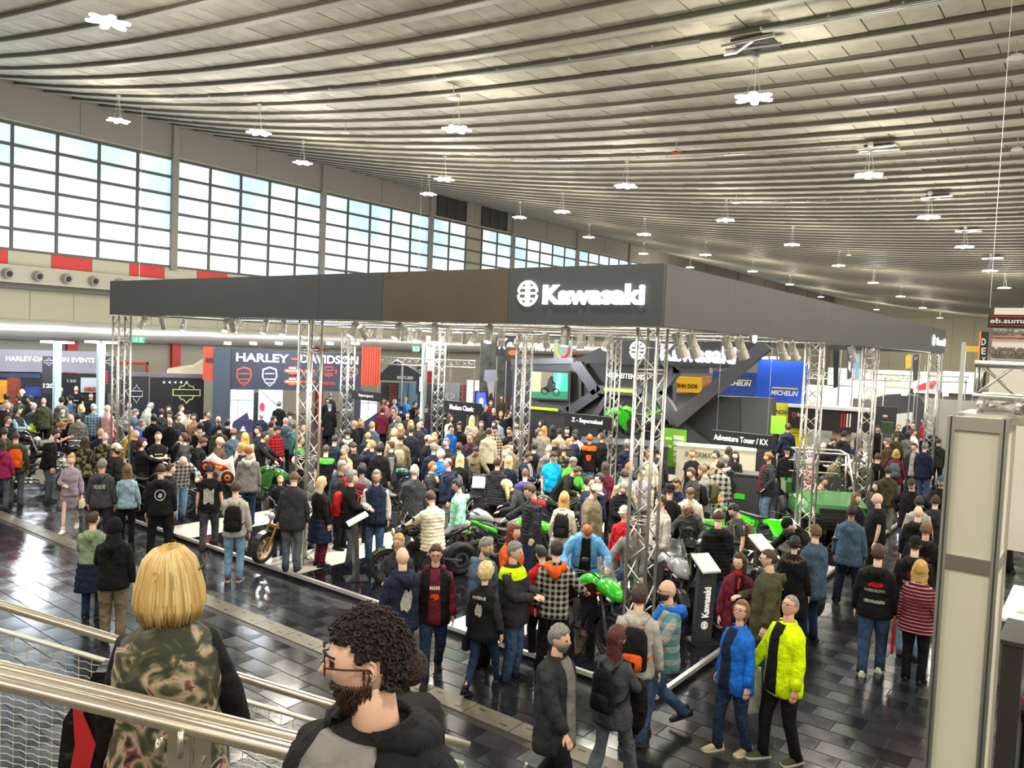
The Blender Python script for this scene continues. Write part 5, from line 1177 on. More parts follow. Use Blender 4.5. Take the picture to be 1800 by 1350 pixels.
# ================================================================== the stands behind
PURP = mat('purple_board', srgb('8d8a98'), .5, noise=.08, nscale=.6); NAVYB = mat('navy_board', srgb('2b3140'), .5); NIGHT = mat('night_black', (.012, .013, .016), .5); ORC = mat('orange_corrugated', srgb('c4492e'), .45); PLED = mat('backlit_white', srgb('e6f0ff'), .5, emit=1.5); PLB = mat('backlit_blue', srgb('b8d4f8'), .5, emit=1.1)
PRW = mat('print_white', srgb('cfd0d0'), .6); PRO = mat('print_orange', srgb('c9592c'), .6); PRT = mat('print_tan', srgb('9c7a54'), .6)
def board_thing(name, label, cat, px, d): 
    q = atd(px, 700, d); q[2] = 0; return empty(name, q, label, cat)
def L(o, r): return local(o, r)
# events wall, far left
pe = facing(80, 30.5); e = board_thing('event_wall', 'long event stand wall at the left, grey header with white capitals above black panels', 'stand', 80, 30.5)
L(pe.rect(-60, 612, 192, 652, .5, PURP, 'header_board'), e); L(pe.rect(-60, 655, 190, 735, .15, NIGHT, 'black_panel', None, -.2), e); L(pe.rect(-60, 730, 205, 812, .15, NIGHT, 'lower_panel', None, -.35), e)
L(pe.text('HARLEY-DAVIDSON EVENTS 2023', 10, 192, 632, 9, WHITE, None, bold=.035, out=.02), e)
for i, (x0, x1, y0, y1, c) in enumerate(((-20, 12, 668, 708, 'c88a20'), (12, 36, 662, 712, '7a3020'), (44, 72, 680, 698, '2a3a8a'), (-20, 70, 653, 664, '28405a'))):
    L(pe.rect(x0, y0, x1, y1, .03, mat('poster_%d' % i, srgb(c), .5, noise=.5, nscale=3), 'poster', None, -.14), e)
L(pe.rect(142, 664, 172, 690, .03, mat('white_poster', srgb('c3ccd8'), .5), 'poster', None, -.1), e); L(pe.text('HAMBURG', 148, 170, 684, 8, mat('print_red', srgb('b0382a'), .6), None, out=-.05, bold=.03), e)
L(pe.text('120', 118, 134, 670, 5, PRW, None, out=-.1, bold=.02), e)
for x0, t in ((74, 'left'), (182, 'right')):
    f_ = board_thing('banner', 'black vertical banner with white outline emblem, %s' % ('left of the pale blue light post' if t == 'left' else 'behind the far left truss column'), 'banner', x0+11, 29)
    pb = facing(x0+11, 29); L(pb.rect(x0, 626, x0+23, 691, .03, NIGHT, 'banner_cloth'), f_); L(glyph(pb, SHD, x0+12, 636, 14, PRW, None, out=.02), f_)
    q = pb.p(x0+23, 691); m = MB(); m.tube([(q[0], q[1], 0), (q[0], q[1], pb.p(x0+23, 626)[2])], .03, 6); L(m.build('banner_pole', ALU), f_)
    if t == 'left': L(pb.text('120', x0+2, x0+21, 678, 8, PRW, None, out=.02, bold=.04), f_)
    else: [L(pb.rect(x0+4, 652+k*5, x0+8, 655+k*5, .01, MATS['print_red'], 'print', None, .02), f_) for k in range(5)]
for x, yb, n in ((101, 728, 'nearer the banner'), (178, 735, 'beside the far left truss column'), (745, 720, 'by the narrow black banner')):
    d = 27; q = atd(x, 600, d); r = empty('light_post', (q[0], q[1], 0), 'pale blue lit post with floodlights, '+n, 'lamp'); MB().bb((-.1, -.1, 0), (.1, .1, q[2]-.08)).build('post', mat('post_pale', srgb('a9c6cc'), .4, emit=.25), r)
    if x == 745: r.children[0].scale = (.35, .35, 1)
    for k in (-1, 1):
        m = MB(); m.box((_R0[0]*k*.3, _R0[1]*k*.3, q[2]-.03), (.36, .36, .07), Matrix.Rotation(YAW, 4, 'Z')); m.build('flood_head', mat('flood_glow', (.9, .97, 1), .4, emit=7), r)
sg = empty('stage', atd(60, 700, 28.5), 'low dark stage in front of the event stand wall at the left', 'stage'); sg.location.z = 0; q = MB(); ps_ = facing(80, 26.5); a = ps_.p(-70, 700); b = ps_.p(196, 700); q.prism([(a[0], a[1], 0), (b[0], b[1], 0), (b[0]-ps_.n[0]*3.8, b[1]-ps_.n[1]*3.8, 0), (a[0]-ps_.n[0]*3.8, a[1]-ps_.n[1]*3.8, 0)], (0, 0, .25)); L(q.build('stage_deck', D3), sg)
# containers
pc = facing(270, 30.2); c = board_thing('container', 'black exhibition container with glowing yellowish emblem, under the cream tent', 'container', 290, 30.2)
L(pc.rect(263, 662, 358, 748, .8, mat('container_black', srgb('1a1a1e'), .35), 'container_wall'), c); L(pc.rect(262.5, 656, 362, 663, .9, mat('container_top', srgb('6a6570'), .4), 'container_roof', None, .05), c)
L(glyph(pc, SHD, 328, 690, 38, mat('yellow_glow', srgb('a8a468'), .5, emit=.6), None, out=.05, wf=1.15, depth=.06), c)
for k in range(5): L(pc.slab([(285+k*10, 672), (290+k*10, 669), (290+k*10, 675)], .03, PRW, 'arrow', None, .03), c)
L(pc.rect(300, 664, 303, 748, .05, NIGHT, 'door_post', None, .03), c)
pc2 = facing(240, 29.9); c = board_thing('container', 'black container with white outline emblem, right behind the far left truss column', 'container', 240, 29.9)
L(pc2.rect(212, 660, 261, 745, .5, mat('container_grey', srgb('232830'), .35), 'container_wall'), c); L(pc2.rect(208, 655, 261.5, 661, .6, MATS['container_top'], 'container_roof', None, .05), c); L(glyph(pc2, SHD, 240, 692, 34, PRW, None, out=.05, wf=.55), c)
t = board_thing('tent', 'cream pointed tent roof behind the black containers', 'tent', 330, 31); pt = facing(330, 31)
L(pt.slab([(293, 660), (293, 652), (340, 645), (362, 632), (385, 622), (420, 640), (420, 662)], 2.5, mat('tent_cream', srgb('c4baa0'), .8), 'tent_roof'), t)
# main brand stand
PD = 30.5; ph = facing(510, PD); h = board_thing('brand_stand', 'big dark stand with white capitals, round and shield badges and orange corrugated sides', 'stand', 510, PD)
L(ph.rect(378, 612, 635, 683, .5, NAVYB, 'header_board'), h); L(ph.rect(374, 612, 404, 790, 1.5, mat('slate_tower', srgb('37424e'), .5), 'corner_tower', None, .1), h); L(ph.rect(604, 684, 636, 790, .5, mat('slate_tower2', srgb('2f3844'), .5), 'corner_tower'), h)
for x0, x1 in ((357, 377), (635, 669)):
    pp = MB(); a = ph.p(x0, 640); b = ph.p(x1, 640); n = 8; zt = ph.p(x0, 609)[2]; zb_ = ph.p(x0, 668 if x0 < 400 else 676)[2]
    for k in range(n):
        u = a+(b-a)*(k+.5)/n; pp.box((u[0], u[1], (zt+zb_)/2), (np.linalg.norm(b-a)/n*.7, .14, zt-zb_), Matrix.Rotation(math.atan2(ph.ux[1], ph.ux[0]), 4, 'Z'))
    m_ = (a+b)/2; pp.box((m_[0], m_[1], (zt+zb_)/2), (np.linalg.norm((b-a)[:2]), .06, zt-zb_), Matrix.Rotation(math.atan2(ph.ux[1], ph.ux[0]), 4, 'Z')); L(pp.build('corrugated_panel', ORC), h)
L(ph.text('HARLEY', 415, 508, 629, 15, PRW, None, bold=.03, out=.02), h); L(ph.text('-', 512, 525, 631, 3, PRO, None, bold=.03, out=.02), h); L(ph.text('DAVIDSON', 528, 630, 632, 15, PRW, None, bold=.03, out=.02), h); L(ph.text('HA', 363, 376, 633, 9, NIGHT, None, bold=.04, out=.12), h)
def badge(x, y, w, hh, m1, m2, kind):
    pts = {'shield': [(0, .5), (.45, .38), (.5, 0), (.3, -.3), (0, -.5), (-.3, -.3), (-.5, 0), (-.45, .38)], 'bar': [(-.3, .5), (.3, .5), (.3, .2), (.6, .2), (.6, -.15), (.3, -.15), (0, -.5), (-.3, -.15), (-.6, -.15), (-.6, .2), (-.3, .2)]}[kind]
    o_ = ph.slab([(x+a*w, y-b*hh) for a, b in pts], .02, m1, 'badge', None, .02); L(o_, h)
    ins = [(x+a*w*.78, y-b*hh*.82) for a, b in pts]; o2 = ph.slab(ins, .01, m2, 'badge_inner', None, .035); L(o2, h)
    for k in (-.15, .12, .3): L(ph.slab([(x-w*.3, y+hh*k-1), (x+w*.3, y+hh*k-1), (x+w*.3, y+hh*k+1.2), (x-w*.3, y+hh*k+1.2)], .008, m1, 'badge_stripe', None, .045), h)
badge(429, 662, 28, 36, mat('badge_copper', srgb('a5523c'), .5), NAVYB, 'shield'); badge(474, 662, 28, 36, mat('badge_pale', srgb('a8aebb'), .5), NAVYB, 'shield')
badge(514, 652, 24, 15, PRO, PRW, 'bar'); badge(514, 671, 24, 15, PRO, PRW, 'bar'); badge(578, 654, 24, 20, mat('badge_red', srgb('b53a34'), .5), NAVYB, 'bar'); badge(617, 655, 26, 20, PRT, NAVYB, 'shield')
[L(ph.rect(528+k*7, yy, 533+k*7, yy+4, .01, PRO, 'print', None, .02), h) for yy in (650, 669) for k in range(4)]; L(ph.text('PFEIFFER', 566, 590, 674, 5, MATS['badge_red'], None, out=.02, bold=.03), h)
for x0, x1, m_, n_ in ((405, 445, PLED, 'left'), (454, 496, PLB, 'middle'), (634, 662, PLED, 'right')):
    L(ph.rect(x0, 685 if x0 < 600 else 690, x1, 757, .1, m_, 'lit_picture_wall', None, .05), h)
    if n_ != 'middle':
        for xx in (x0+12,): L(ph.rect(xx, 685 if x0 < 600 else 690, xx+1.5, 757, .03, mat('bar_blue', srgb('7f8fb0'), .5), 'window_bar', None, .08), h)
        L(ph.rect(x0, 702 if x0 < 600 else 707, x1, 704 if x0 < 600 else 709, .03, MATS['bar_blue'], 'window_bar', None, .08), h)
        sk_ = mat('silhouette_purple', srgb('37345a'), .5); bx = x0+10
        for cx_, r_ in ((bx+2, 9), (bx+24, 10)): L(ph.slab([(cx_+r_*math.cos(a), 748+r_*1.2*math.sin(a)) for a in np.linspace(0, 2*math.pi, 15)[:-1]], .02, sk_, 'silhouette', None, .09), h)
        L(ph.slab([(bx, 738), (bx+14, 728), (bx+20, 724), (bx+26, 745), (bx+10, 750)], .02, sk_, 'silhouette', None, .095), h)
L(ph.rect(446, 690, 454, 760, .1, NIGHT, 'dark_post', None, .05), h); L(ph.slab([(460, 690), (462, 688), (490, 712), (488, 716)], .03, mat('poster_grey', srgb('9aa0a8'), .5), 'picture_shape', None, .08), h)
L(ph.slab([(461+5*math.cos(a), 715+8*math.sin(a)) for a in np.linspace(0, 6.28, 13)[:-1]], .03, mat('red_disc', srgb('c23a48'), .5), 'picture_shape', None, .09), h)
for k in range(6):
    q = ph.p(400+k*45, 609); m = MB(); m.box((q[0], q[1], q[2]+.12), (.12, .3, .1)); L(m.build('flood_head', MATS['flood_glow'], None), h)
ld = bpy.data.lights.new('stand_wash', 'AREA'); ld.energy = 120; ld.size = 6; ld.size_y = .3; ld.shape = 'RECTANGLE'; ld.color = (.8, .85, 1); lo = bpy.data.objects.new('stand_wash', ld); COL.objects.link(lo); q = ph.p(510, 608)+ph.n*1.0; lo.location = q+np.array([0, 0, .5]); lo.rotation_euler = (0, 0, 0)
# exit signs
for x, y, d, n in ((243, 597, 31, 'left of the big dark stand'), (731, 613, 40, 'beyond the middle truss columns')):
    pq = facing(x, d); r = empty('exit_sign', pq.p(x, y), 'green illuminated exit sign hanging '+n, 'sign'); L(pq.rect(x-11 if x < 400 else x-6, y-5, x+11 if x < 400 else x+6, y+5, .12, mat('exit_green', srgb('10a060'), .4, emit=.8), 'sign_box'), r)
    L(pq.slab([(x-4, y-3), (x-3, y-3), (x-3, y+0), (x-1.5, y+0), (x-3.5, y+3.5), (x-5.5, y), (x-4, y)], .01, WGLOW, 'pictogram', None, .01), r); L(pq.slab([(x+4, y-3), (x+7, y-3), (x+5, y), (x+7, y+3), (x+3, y+3)], .01, WGLOW, 'pictogram', None, .01), r)
    v = MB(); q = pq.p(x, y-5); v.tube([q+[0, 0, .05], [q[0], q[1], zc(q[1])-.15]], .01, 5); L(v.build('hanger', ALU), r)
# middle distance: brick shop front, tents, tall posters
pm = facing(720, 37); s_ = board_thing('shop_front', 'brick and glass shop front stand in the middle distance', 'stand', 720, 37)
L(pm.rect(668, 672, 830, 780, .4, mat('shop_dark', srgb('2b2e33'), .5), 'stand_wall'), s_)
for (x0, x1) in ((683, 698), (810, 826)):
    for k in range(7):
        for j in range(3): 
            xa = x0+j*(x1-x0)/3+(1.2 if k % 2 else 0); L(pm.rect(xa, 676+k*5, xa+(x1-x0)/3-.8, 680+k*5, .05, mat('brick_red', srgb('8a4a3c'), .7), 'brick', None, .04), s_)
for x0, x1, m_ in ((700, 716, mat('glass_teal', srgb('5a7a88'), .2, emit=.15)), (718, 734, MATS['glass_teal']), (782, 808, mat('picture_grey', srgb('6b7075'), .4, emit=.1))): L(pm.rect(x0, 672, x1, 722, .04, m_, 'shop_window', None, .03), s_)
L(glyph(pm, SHD, 790, 696, 16, PRW, None, out=.08), s_)
t = board_thing('tent', 'black pointed canopy tent with white lettering in the middle distance', 'tent', 712, 34); pt = facing(712, 34)
L(pt.slab([(665, 660), (686, 640), (697, 634), (728, 650), (745, 662)], 2.5, mat('tent_black', srgb('2a2b2e'), .8), 'tent_roof'), t); L(pt.rect(665, 659, 745, 668, 2.5, MATS['tent_black'], 'valance', None, .02), t); L(pt.text('RESTLESS', 698, 726, 664, 5, PRW, None, out=.03), t)
f_ = board_thing('banner', 'narrow black banner with white letters beside the slim light post in the middle', 'banner', 738, 28); pb = facing(738, 28); L(pb.rect(732, 644, 745, 693, .03, NIGHT, 'banner_cloth'), f_); L(glyph(pb, SHD, 738.5, 653, 9, PRW, None, out=.02), f_)
v = pb; q = pb.p(746, 693); m = MB(); m.tube([(q[0], q[1], 0), (q[0], q[1], pb.p(746, 643)[2])], .025, 6); L(m.build('banner_pole', ALU), f_); L(v.rect(737, 662, 741, 688, .01, PRW, 'print_column', None, .015), f_)
def poster(name, x0, y0, x1, y1, d, m, label, cat='poster', items=()):
    pl = facing((x0+x1)/2, d); r = board_thing(name, label, cat, (x0+x1)/2, d); L(pl.rect(x0, y0, x1, y1, .12, m, 'board'), r)
    for it in items:
        if it[0] == 't': L(pl.text(it[1], it[2], it[3], it[4], it[5], it[6], None, bold=.03, out=.02, shear=it[7] if len(it) > 7 else 0), r)
        elif it[0] == 's': L(pl.slab(it[1], .015, it[2], 'picture_shape', None, .012+.004*items.index(it)), r)
        elif it[0] == 'r': L(pl.rect(*it[1], .02, it[2], 'picture_field', None, .015), r)
    zb_ = pl.p(x0, y1)[2]
    if zb_ > .03:
        q = MB(); 
        for x in (x0+2, x1-2): a = pl.p(x, y1); q.tube([(a[0]-pl.n[0]*.06, a[1]-pl.n[1]*.06, 0), (a[0]-pl.n[0]*.06, a[1]-pl.n[1]*.06, zb_+.05)], .03, 6)
        L(q.build('support_post', ALU), r)
    return r, pl
def C(n, h_, **k): return mat(n, srgb(h_), .5, **k)
ell_ = lambda cx_, cy_, a, b, n=12: [(cx_+a*math.cos(t), cy_+b*math.sin(t)) for t in np.linspace(0, 2*math.pi, n+1)[:-1]]
poster('tall_poster', 842, 598, 898, 740, 43, C('forest_poster', '4a5148', noise=.5, nscale=2.2), 'tall grey green poster of a rider in white gear riding towards the viewer', items=[('s', ell_(862, 640, 3, 6), C('rider_dark', '2a2a30')), ('s', [(852, 650), (872, 650), (876, 668), (862, 676), (850, 668)], C('rider_pale', 'a2a4b8')), ('s', [(856, 672), (870, 672), (868, 700), (860, 700)], C('bike_pale', 'b8b0b8')), ('s', ell_(863, 706, 4, 16), C('wheel_dark', '1c1c20'))])
poster('tall_sign', 872, 586, 906, 625, 41, NIGHT, 'black sign with big slanted white lettering above the tall rider poster', 'sign', [('t', 'Kellermann', 876, 976, 606, 20, WHITE, .25)])
poster('poster', 888, 610, 922, 634, 40.5, C('spark_poster', '3a2a24', noise=.7, nscale=3), 'dark poster with orange sparks left of the tricolour ring', items=[('s', ell_(902, 620, 9, 5), C('spark', 'b8673a'))])
poster('tall_poster', 886, 634, 906, 700, 42.2, C('dark_rider_poster', '33353c', noise=.3, nscale=2), 'narrow dark poster with a helmeted rider beside the white gear rider', items=[('s', ell_(903, 647, 5, 8), C('helmet_blue', '6a7a90'))])
r, pl = poster('ring_sign', 974, 597, 1006, 633, 39, C('sky_board', '8fa6a8'), 'square sign with a big ring in yellow, blue and red', 'sign')
for k, c in enumerate(('2b55b0', 'd8c23a', 'd22a2a')):
    a = np.linspace(.3+k*2.09, .3+(k+1)*2.09-.1, 9); L(pl.slab([(989+13*math.cos(t), 614-17*math.sin(t)) for t in a]+[(989+9*math.cos(t), 614-12.5*math.sin(t)) for t in a[::-1]], .02, C('ring_%d' % k, c), 'ring_piece', None, .02), r)
poster('led_poster', 834, 687, 858, 722, 36.5, C('led_navy', '10143a'), 'glowing blue poster to the right of the sign reading Modern Classic', items=[('s', [(838, 690), (853, 690), (856, 716), (836, 716)], C('led_blue', '3a52d8', emit=.9)), ('s', ell_(846, 706, 4, 7), C('led_pale', 'b0c0ff', emit=1.2))])
poster('plain_panel', 820, 668, 842, 720, 36.8, WHITE, 'plain white panel behind the glowing blue poster', 'panel')
poster('white_banner', 748, 590, 764, 652, 40, C('banner_white', 'b5b3a8'), 'tall pale hanging banner beyond the middle truss columns', 'banner', [('t', 'H Z', 751, 760, 604, 12, C('print_grey', '77777a'))])
# tyre brand boards and yellow signs
MB1 = C('tyre_blue', '1d4fc0', emit=.12); MB2 = C('tyre_blue_dark', '1b3f8e')
r, pl = poster('blue_stand_wall', 1330, 632, 1421, 706, 34, MB1, 'tall blue stand wall with white italic lettering, above the yellow field', 'stand', [('t', 'MICHELIN', 1355, 1403, 691, 9, WHITE, .2), ('r', (1357, 680, 1403, 682.5), C('gold_line', 'd8c24a')), ('r', (1352, 707, 1420, 732), C('tyre_yellow', 'e6d51c', emit=.1)), ('t', 'NG', 1354, 1364, 715, 6, MB2, .2), ('t', 'INNOVATION', 1354, 1412, 725, 8, MB2, .2), ('r', (1352, 733, 1420, 792), C('tyre_yellow2', 'e0cc14', emit=.08)), ('r', (1392, 760, 1412, 762), C('tyre_text', 'a89a20')), ('r', (1392, 766, 1408, 767), MATS['tyre_text'])])
poster('blue_fascia', 1252, 652, 1330, 693, 33.8, MB2, 'darker blue side board with cut-off white italic letters, behind the diagonal beam', 'board', [('t', 'MICHELIN', 1270, 1320, 674, 8, WHITE, .2), ('r', (1296, 667, 1322, 669), MATS['gold_line'])])
for k in range(5):
    q = pl.p(1345+k*14, 631); m = MB(); m.box((q[0]+pl.n[0]*.3, q[1]+pl.n[1]*.3, q[2]+.05), (.2, .2, .1)); L(m.build('flood_head', MATS['flood_glow'], None), r)
poster('yellow_sign', 1178, 661, 1234, 688, 31, C('yellow_board', 'd8a41c', emit=.15), 'yellow sign with thin dark capitals seen through the angular wall', 'sign', [('t', 'JOHN DOE', 1184, 1226, 679, 9, C('print_dark', '2a241c'))])
poster('wooden_panel', 1234, 661, 1250, 688, 31.2, C('osb_panel', 'a0784a', noise=.3, nscale=6), 'brown wooden panel right of the yellow sign', 'panel')
poster('info_board', 1355, 731, 1381, 762, 24.5, LG, 'small green board beside the two men in front of the yellow wall', 'board')
# low black booth with stripes
r, pl = poster('black_booth', 1385, 716, 1530, 752, 33, mat('booth_black', srgb('211f1f'), .5), 'low black booth fascia with red and white stripes', 'stand', [('t', 'bihr', 1402, 1418, 729, 7, PRW), ('r', (1478, 727, 1480.5, 751), RED), ('r', (1483, 727, 1485.5, 751), RED), ('r', (1488, 727, 1490.5, 751), WHITE), ('r', (1493, 727, 1495.5, 751), WHITE)])
L(pl.slab(ell_(1396, 729, 4.2, 4.5), .02, C('logo_red', 'b83a3a'), 'emblem', None, .02), r); L(pl.slab(ell_(1396, 729, 2.2, 2.4), .02, MATS['booth_black'], 'emblem', None, .03), r)
L(pl.rect(1385, 710, 1530, 715, .8, WHITE, 'white_edge', None, .1), r); L(pl.rect(1462, 752, 1496, 795, .1, C('wood_slats', 'b8a582', noise=.2, nscale=9), 'slatted_panel', None, -.3), r)
r, pl = poster('booth_end_wall', 1530, 713, 1576, 752, 35, MATS['booth_black'], 'dark end wall of the low booth with small pink mark', 'stand', [('r', (1552, 729, 1560, 733), C('pink_mark', 'c88a90'))])
poster('green_roof', 1549, 741, 1571, 760, 30, C('dark_green_sheet', '2d4a20'), 'small dark green vehicle roof behind the farther truss column', 'roof')
# bright stands far right, with tent, flags, white walls with light painted as glow
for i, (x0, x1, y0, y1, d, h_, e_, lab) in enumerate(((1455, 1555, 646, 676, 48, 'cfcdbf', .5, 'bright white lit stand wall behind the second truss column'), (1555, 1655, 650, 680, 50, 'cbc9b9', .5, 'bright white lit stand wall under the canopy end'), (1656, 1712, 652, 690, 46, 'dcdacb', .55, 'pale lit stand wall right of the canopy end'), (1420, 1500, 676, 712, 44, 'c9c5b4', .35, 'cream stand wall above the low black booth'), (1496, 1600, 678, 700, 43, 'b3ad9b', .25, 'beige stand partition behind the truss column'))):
    poster('lit_wall', x0, y0, x1, y1, d, C('wall_glow_%d' % i, h_, emit=e_), lab, 'wall')
t = board_thing('tent', 'dark grey pointed tent behind the farthest truss column', 'tent', 1590, 41.3); pt = facing(1590, 41.3)
L(pt.slab([(1535, 700), (1560, 694), (1592, 692), (1615, 697), (1640, 730), (1644, 770), (1535, 770)], .9, mat('tent_slate', srgb('45454a'), .8), 'tent_roof'), t)
L(pt.slab([(1574, 728), (1606, 724), (1608, 770), (1572, 770)], .04, PRW, 'tent_doorway', None, .02), t)
poster('grey_stand', 1625, 700, 1715, 790, 34, C('grey_stand', '8d8b82', emit=.05), 'pale grey stand wall in front of the beige end wall', 'stand')
poster('red_swoosh_board', 1606, 666, 1650, 690, 36, C('board_white', 'd9d5cd', emit=.4), 'white board with a red sweep at the end of the canopy', 'board', [('s', [(1610, 680), (1622, 674), (1650, 667), (1640, 684), (1614, 687)], C('sweep_red', 'd0303a', emit=.2))])
for x, y0, y1, h_, lab in ((1470, 612, 680, '1a1a1c', 'black beach flag beside the second truss column'), (1494, 607, 664, '3c3e42', 'dark grey feather flag with a white figure'), (1507, 620, 665, '7ba0b8', 'pale blue feather flag'), (1597, 622, 646, 'e09a20', 'yellow banner below the canopy end'), (1610, 622, 668, '2c2c30', 'dark flag with white letters below the canopy end'), (1650, 620, 650, '24303a', 'short dark flag behind the end of the canopy')):
    pl = facing(x, 33.5); r = board_thing('flag', lab, 'flag', x, 33.5); L(pl.slab([(x-5, y0+4), (x+3, y0), (x+5, y0+6), (x+3, y1), (x-5, y1+3)], .04, C('flag_'+h_, h_), 'flag_cloth'), r)
    q = pl.p(x+5, y1); z_ = pl.p(x+5, y0)[2]; m = MB(); m.tube([(q[0], q[1], 0), (q[0], q[1], z_)], .025, 6); L(m.build('flag_pole', ALU), r)
    if '3c3e' in h_: L(pl.slab([(x-2, 634), (x+2, 640), (x+1, 655), (x-3, 648)], .01, PRW, 'print', None, .01), r)
    if '2c2c' in h_: L(pl.text('S Y', x-3, x+3, 630, 6, PRW, None, out=.02), r)
pl = facing(1688, 24); r = board_thing('pillar', 'slender pale pillar between the canopy end and the mirrored banner', 'pillar', 1688, 24); L(pl.rect(1686, 601, 1694, 730, .12, C('pillar_pale', 'b5b7b4'), 'pillar_shaft'), r)
for x, y, n in ((1480, 672, 0), (1523, 660, 1), (1590, 692, 2), (1625, 660, 3), (1662, 693, 4), (1455, 684, 5)):
    q = atd(x, y, 36); r = empty('flood_lamp', q, 'small distant floodlight on a truss, %s' % ('left of the second right-hand truss column', 'above the white lit wall', 'in front of the dark tent', 'near the red sweep board', 'right of the farthest truss column', 'above the low black booth')[n], 'lamp')
    m = MB(); m.box((0, 0, 0), (.22, .22, .16)); m.build('lamp_face', MATS['flood_glow'], r); m = MB(); m.tube([(0, 0, .08), (0, 0, .5)], .015, 5); m.build('lamp_bracket', ALU, r)
for (xa, xb, z, d, lab) in ((1390, 1700, 3.55, 36, 'long thin truss across the stands at the right'), (665, 835, 3.5, 33, 'thin truss across the stands in the middle distance')):
    a = atd(xa, 640, d); b = atd(xb, 640, d+6 if xa > 1000 else d); a[2] = b[2] = z; beam(a, b, lab)
    q = MB(); 
    for u in (0, .25, .5, .75, 1): p = a+(b-a)*u; q.tube([(p[0], p[1], 0), (p[0], p[1], z)], .04, 6)
    q.build('truss_legs', ALU, bpy.data.objects[[o.name for o in bpy.data.objects if o.name.startswith('truss_beam')][-1]]); COL.objects[q and [o.name for o in bpy.data.objects if o.name.startswith('truss_legs')][-1]].matrix_parent_inverse = Matrix.Identity(4)
    lg = [o for o in bpy.data.objects if o.name.startswith('truss_legs')][-1]; pr_ = lg.parent; bpy.context.view_layer.update(); lg.matrix_parent_inverse = pr_.matrix_world.inverted()
for (x, y, d, e_) in ((1500, 640, 42, 350), (1600, 650, 42, 350), (1690, 650, 30, 300), (1440, 660, 34, 500), (700, 620, 36, 500), (860, 620, 34, 300), (60, 610, 27, 500), (200, 610, 25, 300), (300, 640, 24, 250), (470, 610, 26, 350), (600, 610, 26, 350), (780, 600, 28, 400)):  # points without fixtures, added to brighten the stands behind
    q = atd(x, y, d); ld = bpy.data.lights.new('booth_fill', 'POINT'); ld.energy = e_; ld.color = (.95, .96, 1) if x > 500 else (.85, .9, 1); ld.shadow_soft_size = .3; lo = bpy.data.objects.new('booth_fill', ld); COL.objects.link(lo); lo.location = (q[0], q[1], max(q[2], 4.2))
